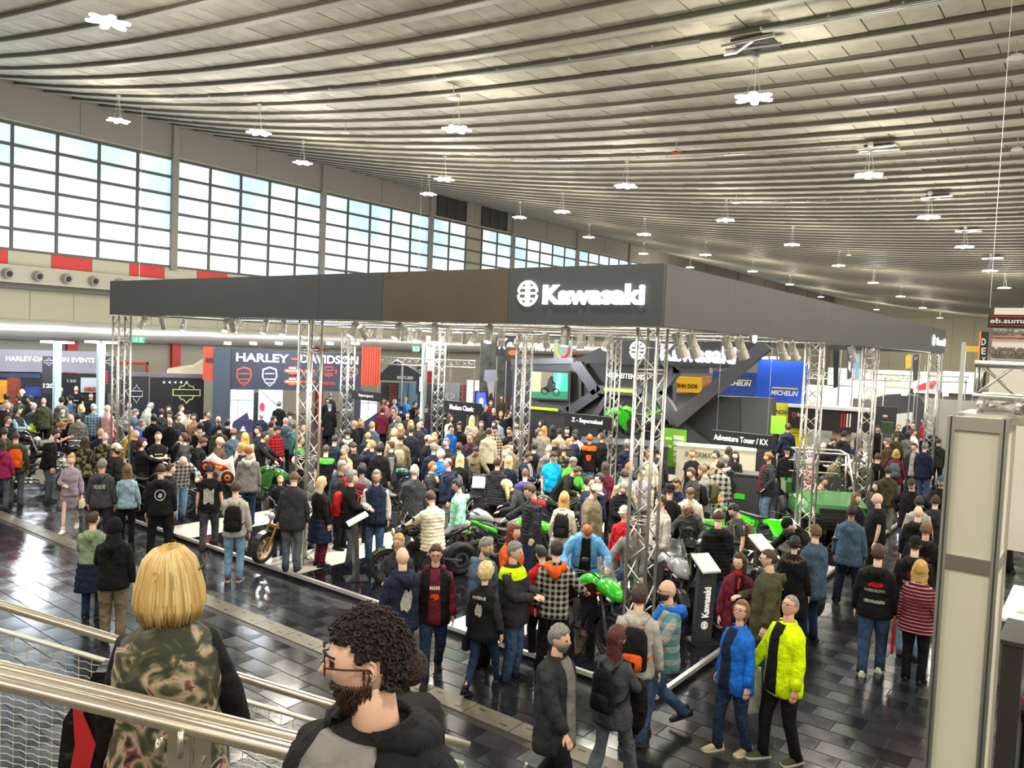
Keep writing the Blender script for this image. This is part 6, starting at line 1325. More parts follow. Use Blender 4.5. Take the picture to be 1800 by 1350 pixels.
# ================================================================== the crowd, one line per person: crown in the photo, heading | top | legs | hair | options | label
CROWD = '''
185 806 165|hoodie:dark grey|charcoal|short:grey hair|bt=#8,.30,.2,.1,light grey g=.3|grey-haired man in dark grey hoodie with white back print, beside a long-haired woman
219 816 176|sweater:light blue|black|long:light brown hair|F H=1.64|woman with long light brown hair, light blue sweater and black trousers, seen from behind
283 814 178|hoodie:black|black|buzz:brown hair|g=.55 ring=.27,.2,.22,light grey s=burgundy H=1.82 l=wide|big man in black hoodie with round white print on the back
370 814 172|tee:black|dark grey|short:brown hair|g=.35 bs=.2,.2,.34,light grey s=black l=step|man in black T-shirt with tall white back print, under the balloon
415 846 172|hoodie:light grey|light denim|short:brown hair|a=down,phone bp=black/black s=burgundy look=-15,0|man in light grey hoodie and washed jeans holding up a phone
125 799 -12|sweater:mauve|skirt:mauve|bun:blond|F H=1.66 l=walk a=hold,down s=white skinl bag=1,cream|blonde woman in mauve sweater and skirt walking in white trainers
165 900 165|hoodie:sage|dark denim|short:brown hair|H=1.62 waist=navy a=down,hold G look=-40,0|youth in sage green hoodie with navy jacket tied round the waist
201 912 172|hoodie:black|khaki|hoodup:black|H=1.74 a=down,hold lg=baggy|person in black hooded sweatshirt, hood up, and loose khaki trousers
437 783 178|jacket:grey|dark denim|short:ginger hair|hood=light grey g=.3|man in grey jacket with pale hood standing right of the foil balloon
322 802 8|shirt:light grey:plaid:charcoal|light denim|thin:white hair|lean=38 look=0,-40 a=bar,bar l=step g=.4|white-haired man in grey checked shirt bending forward in jeans
300 815 85|jacket:black|black|short:brown hair|H=1.6|short-haired person in profile next to the big man with the round print
518 828 172|jacket:charcoal|grey denim|buzz:light brown hair|g=.4 H=1.8 lean=10|man in charcoal jacket close behind the second truss column, left side
574 781 170|tee:black|black|buzz:brown hair|yoke=green g=.3|attendant with green shoulders seen from behind, right of the truss column
519 767 80|tee:black|black|short:light brown hair|yoke=green a=hip,down g=.2 H=1.8|attendant with bright green shoulders in profile, left of the truss column
602 811 55|jacket:charcoal|black|short:grey hair|inner=red|man in dark jacket over a red shirt, next to the truss column
622 829 78|jacket:black|grey denim|curly:grey hair|bp=red/red a=hold,hold g=.35|curly grey-haired man in black jacket and grey jeans, looking right
660 826 -8|vest:navy::light grey|denim|short:grey hair|inner=navy G B a=hold,down g=.3 H=1.8|grey-bearded man in navy waistcoat with light grey sleeves and glasses
566 838 120|jacket:black|burgundy|long:pale blond|F H=1.66 a=down,fwd waist=navy|blonde woman in black beside the second truss column, near the white carrier bag
633 816 172|sweater:grey|black|curly:dark hair|H=1.62 bp=burgundy/pink|person with dark curls and pinkish rucksack straps, seen from behind
729 817 172|jacket:dark grey|grey denim|short:white hair|g=.4 H=1.78|white-haired man in dark grey quilted jacket, seen from behind
747 814 65|jacket:charcoal|black|short:ginger hair|F H=1.64 scarf=beige a=hold,hold|ginger-haired woman with beige scarf looking down at her phone
780 805 -72|hoodie:navy|grey|thin:light brown hair|G g=.45 bp=slate/slate a=bar,down|balding man with glasses in navy hoodie, heading left
807 798 175|jacket:black|black|long:pale blond|F H=1.68|woman with long pale blonde hair in a black jacket, seen from behind
837 785 20|jacket:khaki|khaki|short:dark hair|l=ride a=bar,bar lean=12 look=0,-30 base=.12|youth in khaki jacket sitting on a motorcycle and looking down
876 804 150|puffer:charcoal|black|short:brown hair|H=1.78 look=-20,0|man in charcoal quilted jacket seen from behind, beside a long-haired blonde
893 801 165|jacket:navy|black|long:pale blond|F H=1.66|long-haired blonde in navy seen from behind, right of the charcoal quilted jacket
757 863 -145|puffer:cream|black|short:brown hair|l=ride a=rest,bar lean=6 look=0,-12 base=.12 g=.2|man in cream quilted jacket astride the dark green motorcycle
813 847 -82|hoodie:mint|dark grey|short:dark hair|H=1.7 look=0,-15|boy in mint green hoodie and dark jeans standing in profile
890 843 -95|jacket:charcoal|light denim|long:pale blond|F l=ride a=bar,bar lean=34 bp=grey/dark grey base=.12 look=0,-10|woman with long pale hair leaning forward on a motorcycle
932 851 -78|puffer:charcoal|dark denim|short:brown hair|hood=red a=bar,down look=0,-25 g=.25 H=1.8|man in charcoal quilted jacket with red hood lining
924 823 172|hoodie:purple|black|buzz:light brown hair|H=1.68|boy in purple-blue hoodie seen from behind
930 794 60|jacket:navy|navy|short:brown hair|a=hold,hold look=0,-25 inner=light grey|man in dark blue suit jacket looking at his phone
979 794 25|tee:turquoise|navy|short:brown hair|g=.75 H=1.84 a=down,down look=0,-30|heavy man in a bright turquoise T-shirt looking down
1004 803 35|sweater:green|charcoal|short:grey hair|look=0,-35 g=.35 a=fwd,fwd|grey-haired man in a green sweatshirt beside the turquoise T-shirt
961 781 168|hoodie:grey|black|none:grey hair|g=.25|bald man in grey hoodie behind the turquoise T-shirt
992 782 170|sweater:dark grey:camo|black|cap:grey|H=1.7|person in grey cap and patterned grey top behind the green sweatshirt
1034 763 178|jacket:black|light denim|short:ginger hair|yoke=orange bs=.2,.16,.2,orange H=1.8|man in black and orange jacket and pale jeans, seen from behind
1057 760 -105|coat:black|dark denim|buzz:brown hair|H=1.84|tall man in long black coat next to the black and orange jacket
1012 762 -95|jacket:navy|dark denim|short:dark hair|bp=charcoal/red|dark-haired man with navy and red rucksack
982 770 25|jacket:charcoal|black|none:brown hair|look=0,-25|bald man in charcoal looking down, behind the grey cap
991 862 172|jacket:cream|grey|long:blond|F H=1.64 bp=black/black scarf=beige waist=light grey|blonde woman in cream and purple with black rucksack and scarf
1048 851 65|jacket:khaki|dark denim|cap:cream|g=.3 H=1.82 look=0,-25 G|man in khaki field jacket with cream cap
1098 848 28|puffer:black|black|short:grey hair|B G g=.4 look=0,-35 a=hold,hold|white-bearded man with glasses in black quilted jacket
1033 921 5|shirt:sky blue|black|buzz:ginger hair|lean=28 look=0,-40 inner=black a=bar,bar l=wide g=.5 H=1.84|man in open sky blue denim shirt bending over the green motorcycle
1110 915 -20|hoodie:grey|denim|short:brown hair|l=ride a=bar,fwd lean=12 G g=.3 base=.12 look=0,-20|man with glasses in grey hoodie sitting on a motorcycle behind the corner column
905 920 60|jacket:orange|black|wavy:red hair|F H=1.7 look=0,-5|woman with long red-brown hair and orange-red jacket
856 945 55|jacket:steel blue|black|short:grey hair|hood g=.35 H=1.8 B look=0,-10|grey-haired man in blue hooded jacket in profile
855 990 152|vest:black::charcoal|dark denim|curly:pale blond|F H=1.66 l=walk lg=slim yoke2 bt=#6,.42,.2,.05,light grey bs=.25,.12,.2,light grey bag=1,black s=black|woman with frizzy pale hair in black patched waistcoat, carrying a bag
906 952 65|jacket:charcoal|denim|short:grey hair|yoke=lime2 g=.4 H=1.82 a=hold,hold|grey-haired man in dark jacket with yellow-green shoulder patches
975 947 178|shirt:black:plaid:light grey:13|black|short:dark hair|hood=orange H=1.8 l=wide a=side,down|man in black and white checked shirt with orange hood
955 962 -150|jacket:red|black|short:dark hair|H=1.6 look=0,-20|dark-haired person in red bending behind the checked shirt
701 938 -22|jacket:charcoal|charcoal|short:blond|H=1.66 a=hold,down|blond youth in charcoal jacket behind the bald man
708 961 -158|vest:navy|navy|none:brown hair|hood=navy g=.35 H=1.8 bs=.22,.16,.3,light grey a=hold,down sl=navy|bald man in navy hoodie and patched waistcoat
767 957 0|vest:black::burgundy|dark denim|short:brown hair|inner=burgundy G hood=burgundy l=walk H=1.78 ft=#5,.32,.13,.05,cream fs=.2,.12,.09,orange|man with glasses in burgundy hoodie under a black quilted waistcoat
985 1098 62|coat:charcoal|black|short:grey hair|B=grey l=walk inner=grey a=fwd,back g=.1 H=1.82 hem=-.3|bearded man in long charcoal coat walking right at the bottom of the view
1086 1100 148|sweater:dark grey|lgf:grey denim|wavy:auburn hair|F H=1.68 l=walk hem=-.2 a=hold,hold bp2=black look=-20,0|woman with dark red hair in dark grey knit and flared jeans
1125 1028 172|hoodie:light grey|denim|short:brown hair|bp=black/orange H=1.8|young man in light grey hoodie with black and orange backpack
1174 1018 -70|shirt:teal:plaid:light grey:7|denim|none:brown hair|l=walk2 hood=blue inner=blue G B=brown g=.4 a=fwd,hold H=1.8|bald man with glasses in green and white checked jacket over blue hoodie
1300 972 8|jacket:burgundy|charcoal|wavy:brown hair|F H=1.68 scarf=red inner=black look=-30,0 hem=-.22|woman with long brown hair and a red neck scarf
1352 964 -82|jacket:olive|dark denim|buzz:brown hair|hood G H=1.86 g=.35 a=hold,down hem=-.28|tall man with glasses in olive parka facing left
1398 942 170|coat:black|black|short:dark hair|fur=tan hair F H=1.68|person in black coat with tan fur collar seen from behind
1433 922 -130|jacket:steel blue|dark denim|short:light brown hair|g=.4 H=1.8 hem=-.28|man in steel blue jacket and navy jeans facing away
1386 910 -45|jacket:black|black|beanie:black|lean=32 look=0,-30 a=bar,bar H=1.78|man in black beanie bending over a motorcycle
1305 1056 -48|jacket:blue|dark denim|pony:light brown hair|F H=1.68 inner=navy G look=25,25 s=beige a=down,down l=step g=.2|woman in bright blue jacket and jeans looking up to the left
1392 1045 -52|jacket:hivis|black|buzz:grey hair|inner=black G look=15,22 s=olive l=step H=1.82 a=fwd,down|grey-haired man in bright yellow-green jacket looking up
1498 887 172|shirt:steel blue|navy|short:dark hair|g=.7 H=1.8 hem=-.22 l=wide skind|heavy man in loose blue-grey shirt, seen from behind
1506 866 55|sweater:black|black|bob:light brown hair|F H=1.68 g=.5|woman with short light brown bob in black, facing the bald man
1543 866 -80|tee:black|black|none:brown hair|g=.9 H=1.8 a=down,down|bald heavy man in black T-shirt in profile
1603 841 -15|jacket:black|denim|cap:olive|g=.3 H=1.86 a=hip,hip look=0,-15|man in olive cap and black jacket with hands on hips
1655 837 -12|jacket:black|black|cap:steel blue|ft=#3,.3,.1,.05,yellow H=1.78 a=cross,cross B|bearded man in grey-blue cap and black top with yellow print
1622 872 175|sweater:light grey|black|short:dark hair|H=1.74|dark-haired person in light grey seen from behind, beside a brown cap
1640 871 170|jacket:charcoal|black|cap:brown|H=1.74 backwards|person in brown cap and charcoal top near the white pillar
1615 889 172|hoodie:black|black|none:brown hair|g=.3|bald man in black hoodie with fingers of red on the sleeve
1629 918 175|hoodie:black|black|short:light brown hair|bs=.26,.2,.1,burgundy bt=#7,.18,.16,.03,light grey|man in black hoodie with dark red back print, partly behind the white pillar
1610 942 176|hoodie:black|light denim|cap:black|bs=.30,.15,.13,burgundy bt=#9,.20,.24,.04,light grey backwards bt2=#7,.08,.16,.04,lime H=1.82|man in black cap and black hoodie with red block print
1545 957 176|hoodie:black|denim|short:brown hair|bs=.33,.2,.08,red bt=KNIESCHLEIFER,.25,.26,.04,light grey bt2=#12,.1,.26,.05,light grey g=.5 H=1.82 s=white l=step|man in black hoodie with red and white back lettering and white shoes
1619 985 172|puffer:burgundy:stripe:pink|black|wavy:blond|F H=1.68|woman with curly blond hair in red striped quilted jacket
1542 796 172|jacket:black|dark denim|buzz:brown hair|bsx g=.3 H=1.8|man in black jacket with white back stripes behind the truss column
1576 790 176|jacket:burgundy|grey|bob:blond|F H=1.68 bp=slate/slate|blonde woman in burgundy jacket with grey rucksack
1612 780 -12|jacket:charcoal|dark denim|short:brown hair|inner=light grey look=-20,0|man in dark open jacket facing the navy jacket, right of the blonde
1622 777 150|jacket:navy|denim|short:grey hair|H=1.84 g=.3|tall man in navy jacket and jeans close to the farthest truss column
1446 836 62|shirt:burgundy:plaid:pink|black|short:dark hair|a=point,bar lean=10 l=sit base=.15|person in pink and red checked shirt leaning out of the green vehicle
1477 805 85|jacket:khaki|khaki|beanie:grey|H=1.6 lean=18 look=0,-30|child in grey beanie and khaki bending behind the roll cage
1208 888 -15|puffer:dark grey|black|shaggy:light brown hair|F H=1.68 lean=30 look=0,-35 a=bar,bar|woman in grey puffer jacket leaning over the black tourer
1230 889 -155|puffer:black|denim|thin:brown hair|hood H=1.84 g=.3 s=burgundy look=-15,-10|man in black hooded quilted jacket and bright blue jeans
1258 881 -62|tee:dark grey|black|short:dark hair|bp=khaki/khaki look=0,-35 H=1.72|dark-haired youth with beige rucksack looking down
1214 857 -5|hoodie:cream|cream|short:light brown hair|look=0,-40 H=1.76|youth in cream hoodie with bowed head
1180 850 162|tee:black|black|cap:black|g=.35 backwards H=1.8|man in backwards black cap and black T-shirt, seen from behind
1199 837 -8|tee:navy|navy|short:brown hair|G ft=#3,.25,.2,.06,burgundy look=0,-20|man with glasses in navy T-shirt with red chest print
1215 822 -62|jacket:charcoal|black|short:brown hair|bp=black/black look=0,-15|youth in charcoal sweatshirt looking left, rucksack on his back
1235 818 -100|jacket:grey|black|short:light brown hair|bp=olive/yellow look=0,-25|youth with olive and yellow rucksack
1267 809 176|shirt:light grey:plaid:black:8|grey|short:dark hair|H=1.8 hem=-.3|youth in large black and white checked shirt, seen from behind
1276 800 168|puffer:charcoal|black|short:grey hair|hood=light grey bp=charcoal/charcoal|grey-haired man in dark quilted jacket with pale hood
1351 795 -68|puffer:charcoal|light denim|cap:tan|inner=burgundy H=1.84 g=.35 a=down,pocket backwards|man in tan cap, dark quilted jacket and faded jeans
1387 785 -8|sweater:black|black|cap:black|G|attendant in black cap behind the roll cage
1404 788 -62|tee:black|black|short:brown hair|yoke=green|attendant with green shoulders behind the roll cage
1426 804 -70|shirt:burgundy:plaid:pink|charcoal|none:ginger hair||bald reddish man in pink checks behind the roll cage
1374 741 100|vest:charcoal::light grey|dark denim|none:light brown hair|base=.55|man in dark waistcoat with pale sleeves before the yellow wall
1385 744 -150|jacket:navy|navy|short:brown hair|base=.55|man in navy suit before the yellow wall
1218 789 -25|tee:black|black|short:light brown hair|H=1.78|man in black T-shirt in front of the cream counter, left end
1259 792 -62|sweater:beige|beige|short:dark hair||person in beige in front of the cream counter, right end
1282 785 160|jacket:charcoal|black|long:brown hair|F H=1.7|woman with long dark brown hair by the cream counter
1293 793 -10|sweater:black|black|long:dark hair|F H=1.68 a=rest,rest|woman in black leaning on the angular desk
1242 813 178|jacket:charcoal|black|cap:grey|H=1.66|person in grey cap between the rucksack wearers
1098 785 0|jacket:black|black|short:dark hair|look=0,-45 inner=slate|dark-haired man in open black jacket looking down, left of the corner column
1103 774 160|jacket:navy|navy|shaggy:grey hair||grey-haired man in navy seen from behind, left of the corner column
1108 813 85|sweater:teal|dark denim|short:ginger hair|a=bar,bar lean=15|reddish-haired man in profile with teal sleeve beside the corner column
1099 824 176|sweater:beige|beige|short:brown hair||person in beige sweater seen from behind, left of the corner column
1104 889 -30|sweater:red|grey|cap:white|H=1.66 bp=mauve/red|person in white cap with mauve rucksack behind the corner column
1053 832 -72|sweater:navy|navy|short:dark hair|G|dark-haired man with glasses in navy, left of the black quilted jacket
1037 836 80|sweater:navy|black|short:dark hair||dark-haired person in profile behind the cream cap
1015 820 80|jacket:black|black|short:brown hair|lean=38 a=bar,bar|person in black bending low right of the green sweatshirt
1065 812 -170|sweater:burgundy|black|long:brown hair|F H=1.66|woman with long brown hair behind the man with glasses in navy
1128 820 30|sweater:mauve|grey|short:brown hair||person in mauve half hidden by the corner column
1142 790 -10|sweater:cream|cream|long:ginger hair|F|woman in cream half hidden by the corner column
1158 785 170|jacket:charcoal|grey denim|short:dark hair||man in charcoal right of the corner column
1150 870 -60|jacket:light grey|grey|short:brown hair||person in white jacket behind the corner column
39 683 110|jacket:black|black|none:brown hair||
11 692 -150|jacket:grey|black|short:dark hair||
33 694 -120|jacket:olive|black|cap:olive||
54 696 -90|jacket:charcoal|black|short:dark hair||
67 698 178|jacket:olive|black|none:grey hair||bald man in dark olive seen from behind, behind the slate hoodie
65 709 155|hoodie:slate|denim|short:white hair|g=.4 H=1.8|white-haired man in slate blue hoodie with a yellow-green bag
25 705 60|jacket:black|black|none:brown hair|look=0,-35|
38 712 85|jacket:navy|black|short:dark hair|look=0,-30|
12 716 60|jacket:grey|grey|beanie:light grey||
24 717 55|vest:charcoal::light blue|denim|short:brown hair|a=hold,hold|man in waistcoat with light blue sleeves beside the slate hoodie
14 732 55|jacket:black|black|short:light brown hair|G|
8 751 165|jacket:olive|denim|short:brown hair||
28 758 176|hoodie:olive|grey denim|buzz:brown hair|H=1.8 bpd=orange|man in dark olive hoodie with orange drawstring bag
3 771 172|hoodie:magenta|grey denim|wavy:brown hair|F H=1.68|woman in magenta hoodie at the left edge of the view
107 680 10|jacket:black|black|none:brown hair||
134 678 0|tee:black|black|none:grey hair|ft=#5,.3,.16,.04,light grey|bald man in black T-shirt behind the bar of the event stand
109 697 150|hoodie:grey|black|short:dark hair||
123 694 -120|hoodie:steel blue|black|short:dark hair||
160 690 0|jacket:black|black|short:brown hair||
143 711 -10|jacket:charcoal|black|bob:pale blond|F|blonde-bobbed woman near the pale blue light posts
162 710 176|shirt:light blue:plaid:steel blue|denim|short:white hair||white-haired man in pale blue checks seen from behind
187 711 -60|jacket:pink|grey|none:brown hair||
188 722 172|jacket:red|black|cap:light grey||person in red jacket and pale cap next to the far left truss column
110 716 0|jacket:charcoal:camo|black|buzz:dark hair||
124 729 -5|jacket:black|black|long:pale blond|F H=1.66|woman with long pale hair in black, left of the grey quilted vest
143 725 170|puffer:grey|black|short:brown hair||man in grey quilted jacket seen from behind, near the light posts
110 742 80|tee:black|black|short:ginger hair|lean=35 a=point,point|man in black T-shirt bending right over a cruiser
98 754 88|hoodie:black|grey denim|short:dark hair|H=1.84 lean=8 hood=light grey look=0,-20 g=.3|dark-haired man in black hoodie and grey jeans bending right
153 767 172|jacket:camo:camo|black|long:brown hair|F H=1.68|woman with long brown hair and camouflage jacket
177 752 168|jacket:navy|black|none:brown hair||
181 760 172|vest:olive:camo:khaki|black|none:ginger hair|g=.3|bald man in camouflage waistcoat left of the far left truss column
212 776 60|sweater:black|black|cap:white|g=.3 H=1.8 B=dark hair|bearded man in black and white cap just right of the far left truss column
249 771 82|hoodie:black|black|pony:auburn hair|F H=1.7 a=point,down bs=.2,.06,.1,green|woman with dark red ponytail in black hoodie reaching out to the right
278 758 8|tee:black|black|buzz:light brown hair|a=cross,cross ft=#4,.33,.16,.03,light grey H=1.84 g=.2|man with crossed arms in black printed T-shirt
323 761 -95|hoodie:dark grey|charcoal|pony:brown hair|g=.3 a=face,down|person in dark grey hoodie with cap-like ponytail, hand raised
360 769 85|puffer:black|black|short:brown hair|look=0,-35|man in black quilted jacket looking down, behind the balloon
385 767 82|jacket:brown|black|none:brown hair|g=.4|bald man in brown jacket behind the balloon
236 707 20|jacket:grey|black|none:ginger hair||
257 709 110|jacket:light grey|black|hoodup:light grey|lean=20|person with pale grey hood up before the container with the white emblem
238 719 100|jacket:steel blue|black|beanie:grey||
247 737 75|jacket:blue|grey|short:grey hair|lean=15|grey-haired man in blue jacket right of the far left truss column
271 728 176|jacket:black|black|short:dark hair|g=.5 H=1.84|broad man in black seen from behind, below the container
284 718 172|jacket:charcoal|black|short:brown hair||
296 713 20|jacket:black|black|short:brown hair||
298 722 40|jacket:charcoal|black|cap:olive||
319 712 55|jacket:cream|black|short:light brown hair||
331 722 -5|hoodie:beige|black|cap:black||person in beige hoodie and black cap beneath the glowing emblem
341 727 -20|jacket:tan|black|short:dark hair||man in tan jacket beneath the glowing emblem
364 722 60|hoodie:black|black|buzz:dark hair|hood=cream|man in black with cream hood right of the glowing emblem
299 734 0|jacket:black|black|thin:dark hair||man with receding dark hair in black, left of the tan jacket
311 728 30|jacket:charcoal|black|short:brown hair||
352 742 175|hoodie:black|black|short:dark hair|hood=beige|man in black hoodie with beige hood seen from behind
229 748 -30|jacket:yellow|black|none:brown hair||bald man in yellow jacket right of the far left truss column
239 755 45|jacket:charcoal|black|none:ginger hair||
384 731 25|jacket:navy|black|none:grey hair|B|bald man with white beard left of the lit window picture
386 744 172|jacket:olive|black|short:dark hair||
400 737 168|jacket:black|black|short:dark hair||
411 753 160|vest:steel blue::grey|black|cap:tan||person in tan cap and steel blue waistcoat
424 762 -170|jacket:cream|black|long:blond|F|long-haired blonde beside the tan cap
460 724 20|jacket:navy|black|short:white hair||white-haired man in navy near the red disc in the lit picture
491 705 170|jacket:black|black|cap:grey||
510 721 -160|jacket:grey|black|short:brown hair||
485 732 60|jacket:charcoal|black|short:dark hair||
498 733 172|jacket:slate|black|none:grey hair||
478 740 120|jacket:grey|black|short:brown hair||
454 749 -65|jacket:charcoal|black|short:brown hair||
489 749 40|shirt:red:plaid:black|black|short:dark hair|look=0,-30|man in red and black checked shirt
466 759 78|jacket:black|black|short:dark hair|G bp=light grey/grey lean=12 a=bar,bar|man with glasses and large pale grey rucksack
520 742 85|hoodie:teal|black|buzz:light brown hair||man in teal hoodie just left of the second truss column
534 746 0|jacket:charcoal|black|none:ginger hair||
425 779 -95|jacket:charcoal|black|short:blond||blond head left of the grey jacket with pale hood
493 836 0|jacket:black|black|short:blond|H=1.3|blond child peering beside the charcoal jacket
581 691 170|jacket:charcoal|black|short:grey hair||
575 700 20|jacket:navy|black|short:dark hair||
580 710 175|coat:black|black|beanie:teal||person in teal beanie inside the entrance of the big dark stand
624 738 55|jacket:black|black|none:brown hair|g=.3|bald man in black below the sign reading Supersport
634 736 0|jacket:black|black|long:blond|F|blonde woman in black below the sign reading Supersport
654 741 172|jacket:steel blue|black|short:blond||person in blue-grey cape in front of the right lit picture
612 753 172|jacket:charcoal|black|short:brown hair|hood=light grey|man in charcoal jacket with white hood, beside the slim truss column
589 764 150|jacket:navy|navy|buzz:dark hair|g=.3 H=1.8|dark-haired man in navy seen from behind right of the second truss column
675 700 0|shirt:red:plaid:light grey|black|short:light brown hair||
680 704 60|shirt:pink:plaid:red|black|short:light brown hair||
674 716 170|jacket:burgundy|black|short:dark hair||
694 702 60|jacket:light grey|black|short:white hair||
691 716 -20|jacket:navy|black|short:brown hair||
705 699 172|puffer:blue|black|short:dark hair||person in blue quilted jacket before the brick shop front
713 698 170|puffer:sky blue|black|short:pale blond||person in light blue quilted jacket before the shop window
730 705 60|jacket:black|black|short:brown hair|bp=black/light grey|man in black with pale rucksack straps before the shop window
738 719 150|jacket:charcoal|black|short:ginger hair||
705 714 170|jacket:black|black|cap:black||
717 724 0|jacket:charcoal|black|short:brown hair||
694 728 -150|jacket:olive|black|short:ginger hair||
700 733 176|jacket:grey|black|hoodup:grey|g=.4|person in wide grey hooded jacket with the hood up
704 745 -5|jacket:beige|black|long:blond|F|long-haired blonde in front of the wide grey hood
724 739 0|jacket:brown|black|long:blond|F|long-haired blonde woman in brown facing the viewer
735 741 20|jacket:charcoal|black|none:brown hair||
723 749 172|jacket:navy|black|short:brown hair|bp=black/black|man in navy with a large black rucksack
694 755 160|jacket:beige|black|hoodup:beige||person with beige hood up
705 761 172|jacket:khaki|denim|short:brown hair|bp=beige/khaki H=1.82|man with beige rucksack and rolled sleeves
687 775 -88|vest:charcoal::grey|grey denim|short:brown hair||man in grey sweater in profile below the beige rucksack
647 760 172|jacket:charcoal|black|short:blond|H=1.6|
653 774 -95|jacket:navy|navy|short:blond|a=face,face|blond man in navy with hand at his face
622 779 -8|jacket:black|black|short:dark hair|look=0,-25|young man with dark fringe in black zipped jacket
606 783 -55|sweater:beige|black|short:grey hair|G|grey-haired man with glasses next to the truss column
607 802 -20|jacket:steel blue|black|short:light brown hair||
668 779 175|jacket:black|black|curly:dark hair||
750 713 0|jacket:charcoal|black|cap:olive||
742 736 -30|jacket:navy|black|short:brown hair||
764 761 15|jacket:beige|black|long:blond|F|blonde woman behind the white cap
753 765 60|jacket:black|black|cap:white||man in white cap and black jacket
763 779 172|jacket:navy|navy|short:grey hair|g=.3|man in navy seen from behind beside the white cap
785 770 -40|jacket:charcoal|black|short:grey hair||
777 790 -55|jacket:blue|black|short:white hair||white-haired man in bright blue lined jacket
782 724 176|jacket:black|black|curly:dark hair||
791 729 80|jacket:cream|black|long:brown hair|F|woman with long brown hair below the sign reading Modern Classic
830 731 170|jacket:beige|black|long:pale blond|F|woman with long pale hair below the sign reading Modern Classic
793 747 40|jacket:blue|black|short:dark hair||dark-haired man in blue jacket looking right
808 743 -15|jacket:black|black|curly:dark hair||curly-haired man in black beside the blue jacket
847 740 0|jacket:olive|black|short:light brown hair||
838 751 78|jacket:olive|olive|none:brown hair||bald man in olive jacket in profile
827 761 -30|jacket:navy|black|short:grey hair|G scarf=red|man with glasses and red scarf
871 749 0|shirt:brown:plaid:cream|black|beanie:charcoal|H=1.8 hem=-.25|man in beanie and brown checked shirt
890 751 -5|jacket:black|black|short:dark hair|mask|person in black wearing a white face mask
861 752 176|jacket:cream|black|short:brown hair||
908 741 0|puffer:grey|black|short:dark hair|B=dark hair|dark-bearded man in grey quilted jacket left of the slim column
898 777 -10|jacket:khaki|black|short:brown hair||
891 783 60|jacket:orange|black|short:ginger hair||ginger-haired man in profile left of the slim column
868 718 -20|jacket:navy|black|short:white hair||white-haired person right of the sign reading Modern Classic
854 712 40|jacket:charcoal|black|short:grey hair||
863 704 20|jacket:burgundy|black|long:light brown hair|F|
882 695 -20|jacket:brown|black|long:brown hair|F|
902 697 0|jacket:charcoal|black|short:brown hair||
900 709 10|jacket:olive|black|short:light brown hair||
881 723 10|jacket:charcoal|black|short:blond||
896 720 60|jacket:black|black|short:brown hair|hood=light grey|
875 733 20|jacket:light blue|black|cap:black||
869 740 -40|jacket:grey|black|short:brown hair||
874 790 150|jacket:charcoal|black|none:grey hair||
808 778 176|jacket:charcoal|black|short:brown hair||
952 738 -60|jacket:black|black|bob:dark hair|F|dark-haired woman in front of the dark display wall
959 749 170|jacket:beige|black|long:blond|F|
948 754 55|hoodie:grey|black|curly:light brown hair||curly light-haired youth in grey hoodie
970 748 176|jacket:black|black|long:dark hair|F|
984 753 170|jacket:beige|black|short:dark hair||
997 751 0|jacket:black|black|short:dark hair||
1013 757 178|jacket:cream|black|short:dark hair|l=wide H=1.85 g=.3|person in cream jacket below the sign reading Z - Supernaked
998 771 40|jacket:charcoal|black|short:blond||
941 778 172|jacket:black|black|short:dark hair||
1448 777 18|jacket:black|black|none:brown hair|a=hold,hold|bald man in black beside the truss column, hands together
1466 769 55|jacket:black|black|short:brown hair|look=0,-35 inner=navy|man in black and navy looking down right of the truss column
1484 758 155|hoodie:charcoal|charcoal|short:dark hair|H=1.84|man in charcoal hooded jacket seen from behind between the columns
1510 754 85|jacket:brown|dark denim|none:ginger hair||bald man in brown jacket in profile between the columns
1543 749 0|jacket:black|black|short:dark hair||
1580 746 0|jacket:charcoal|black|short:ginger hair||ginger-haired man in dark jacket left of the doorway of the dark tent
1596 737 -30|jacket:charcoal|black|short:light brown hair||
1605 742 0|jacket:brown|black|short:brown hair||
1624 735 -90|sweater:red|charcoal|short:dark hair||person in red top near the farthest truss column
1596 758 172|jacket:grey|black|long:dark hair|F|
1607 755 60|jacket:white|black|short:brown hair||
1576 761 170|sweater:olive|black|beanie:olive||man in olive beanie and green sweater seen from behind
1553 769 -88|jacket:brown|black|beanie:grey||man in grey beanie and brown leather jacket
1542 846 -60|jacket:charcoal|black|wavy:dark hair|F H=1.66|woman with long dark hair behind the bald heavy man
1641 752 0|jacket:black|black|short:dark hair||
1650 770 170|jacket:charcoal|black|short:brown hair||
1785 868 -95|jacket:light grey|black|wavy:light brown hair|F H=1.68 a=cross,cross|woman in light grey blazer at the stall beyond the white pillar
1790 806 -30|jacket:charcoal|black|short:ginger hair|a=phone,phone|man holding up a phone at the right edge of the view
1562 820 175|jacket:olive|grey|short:brown hair|H=1.7|
1530 800 100|jacket:olive|charcoal|none:light brown hair||
'''
def C_(s): return s.replace('2', '') if s.endswith('2') else s
BL = {}
SHAPES = {'blob': [(-.5, -.1), (-.35, .2), (-.1, .5), (.15, .35), (.35, .45), (.5, .1), (.4, -.3), (.1, -.5), (-.2, -.35), (-.4, -.4)], 'box': [(-.5, -.5), (-.5, .4), (-.1, .5), (.2, .3), (.5, .45), (.5, -.5)], 'shield': [(0, .5), (.45, .4), (.5, 0), (.3, -.35), (0, -.5), (-.3, -.35), (-.5, 0), (-.45, .4)]}
NEARL = []
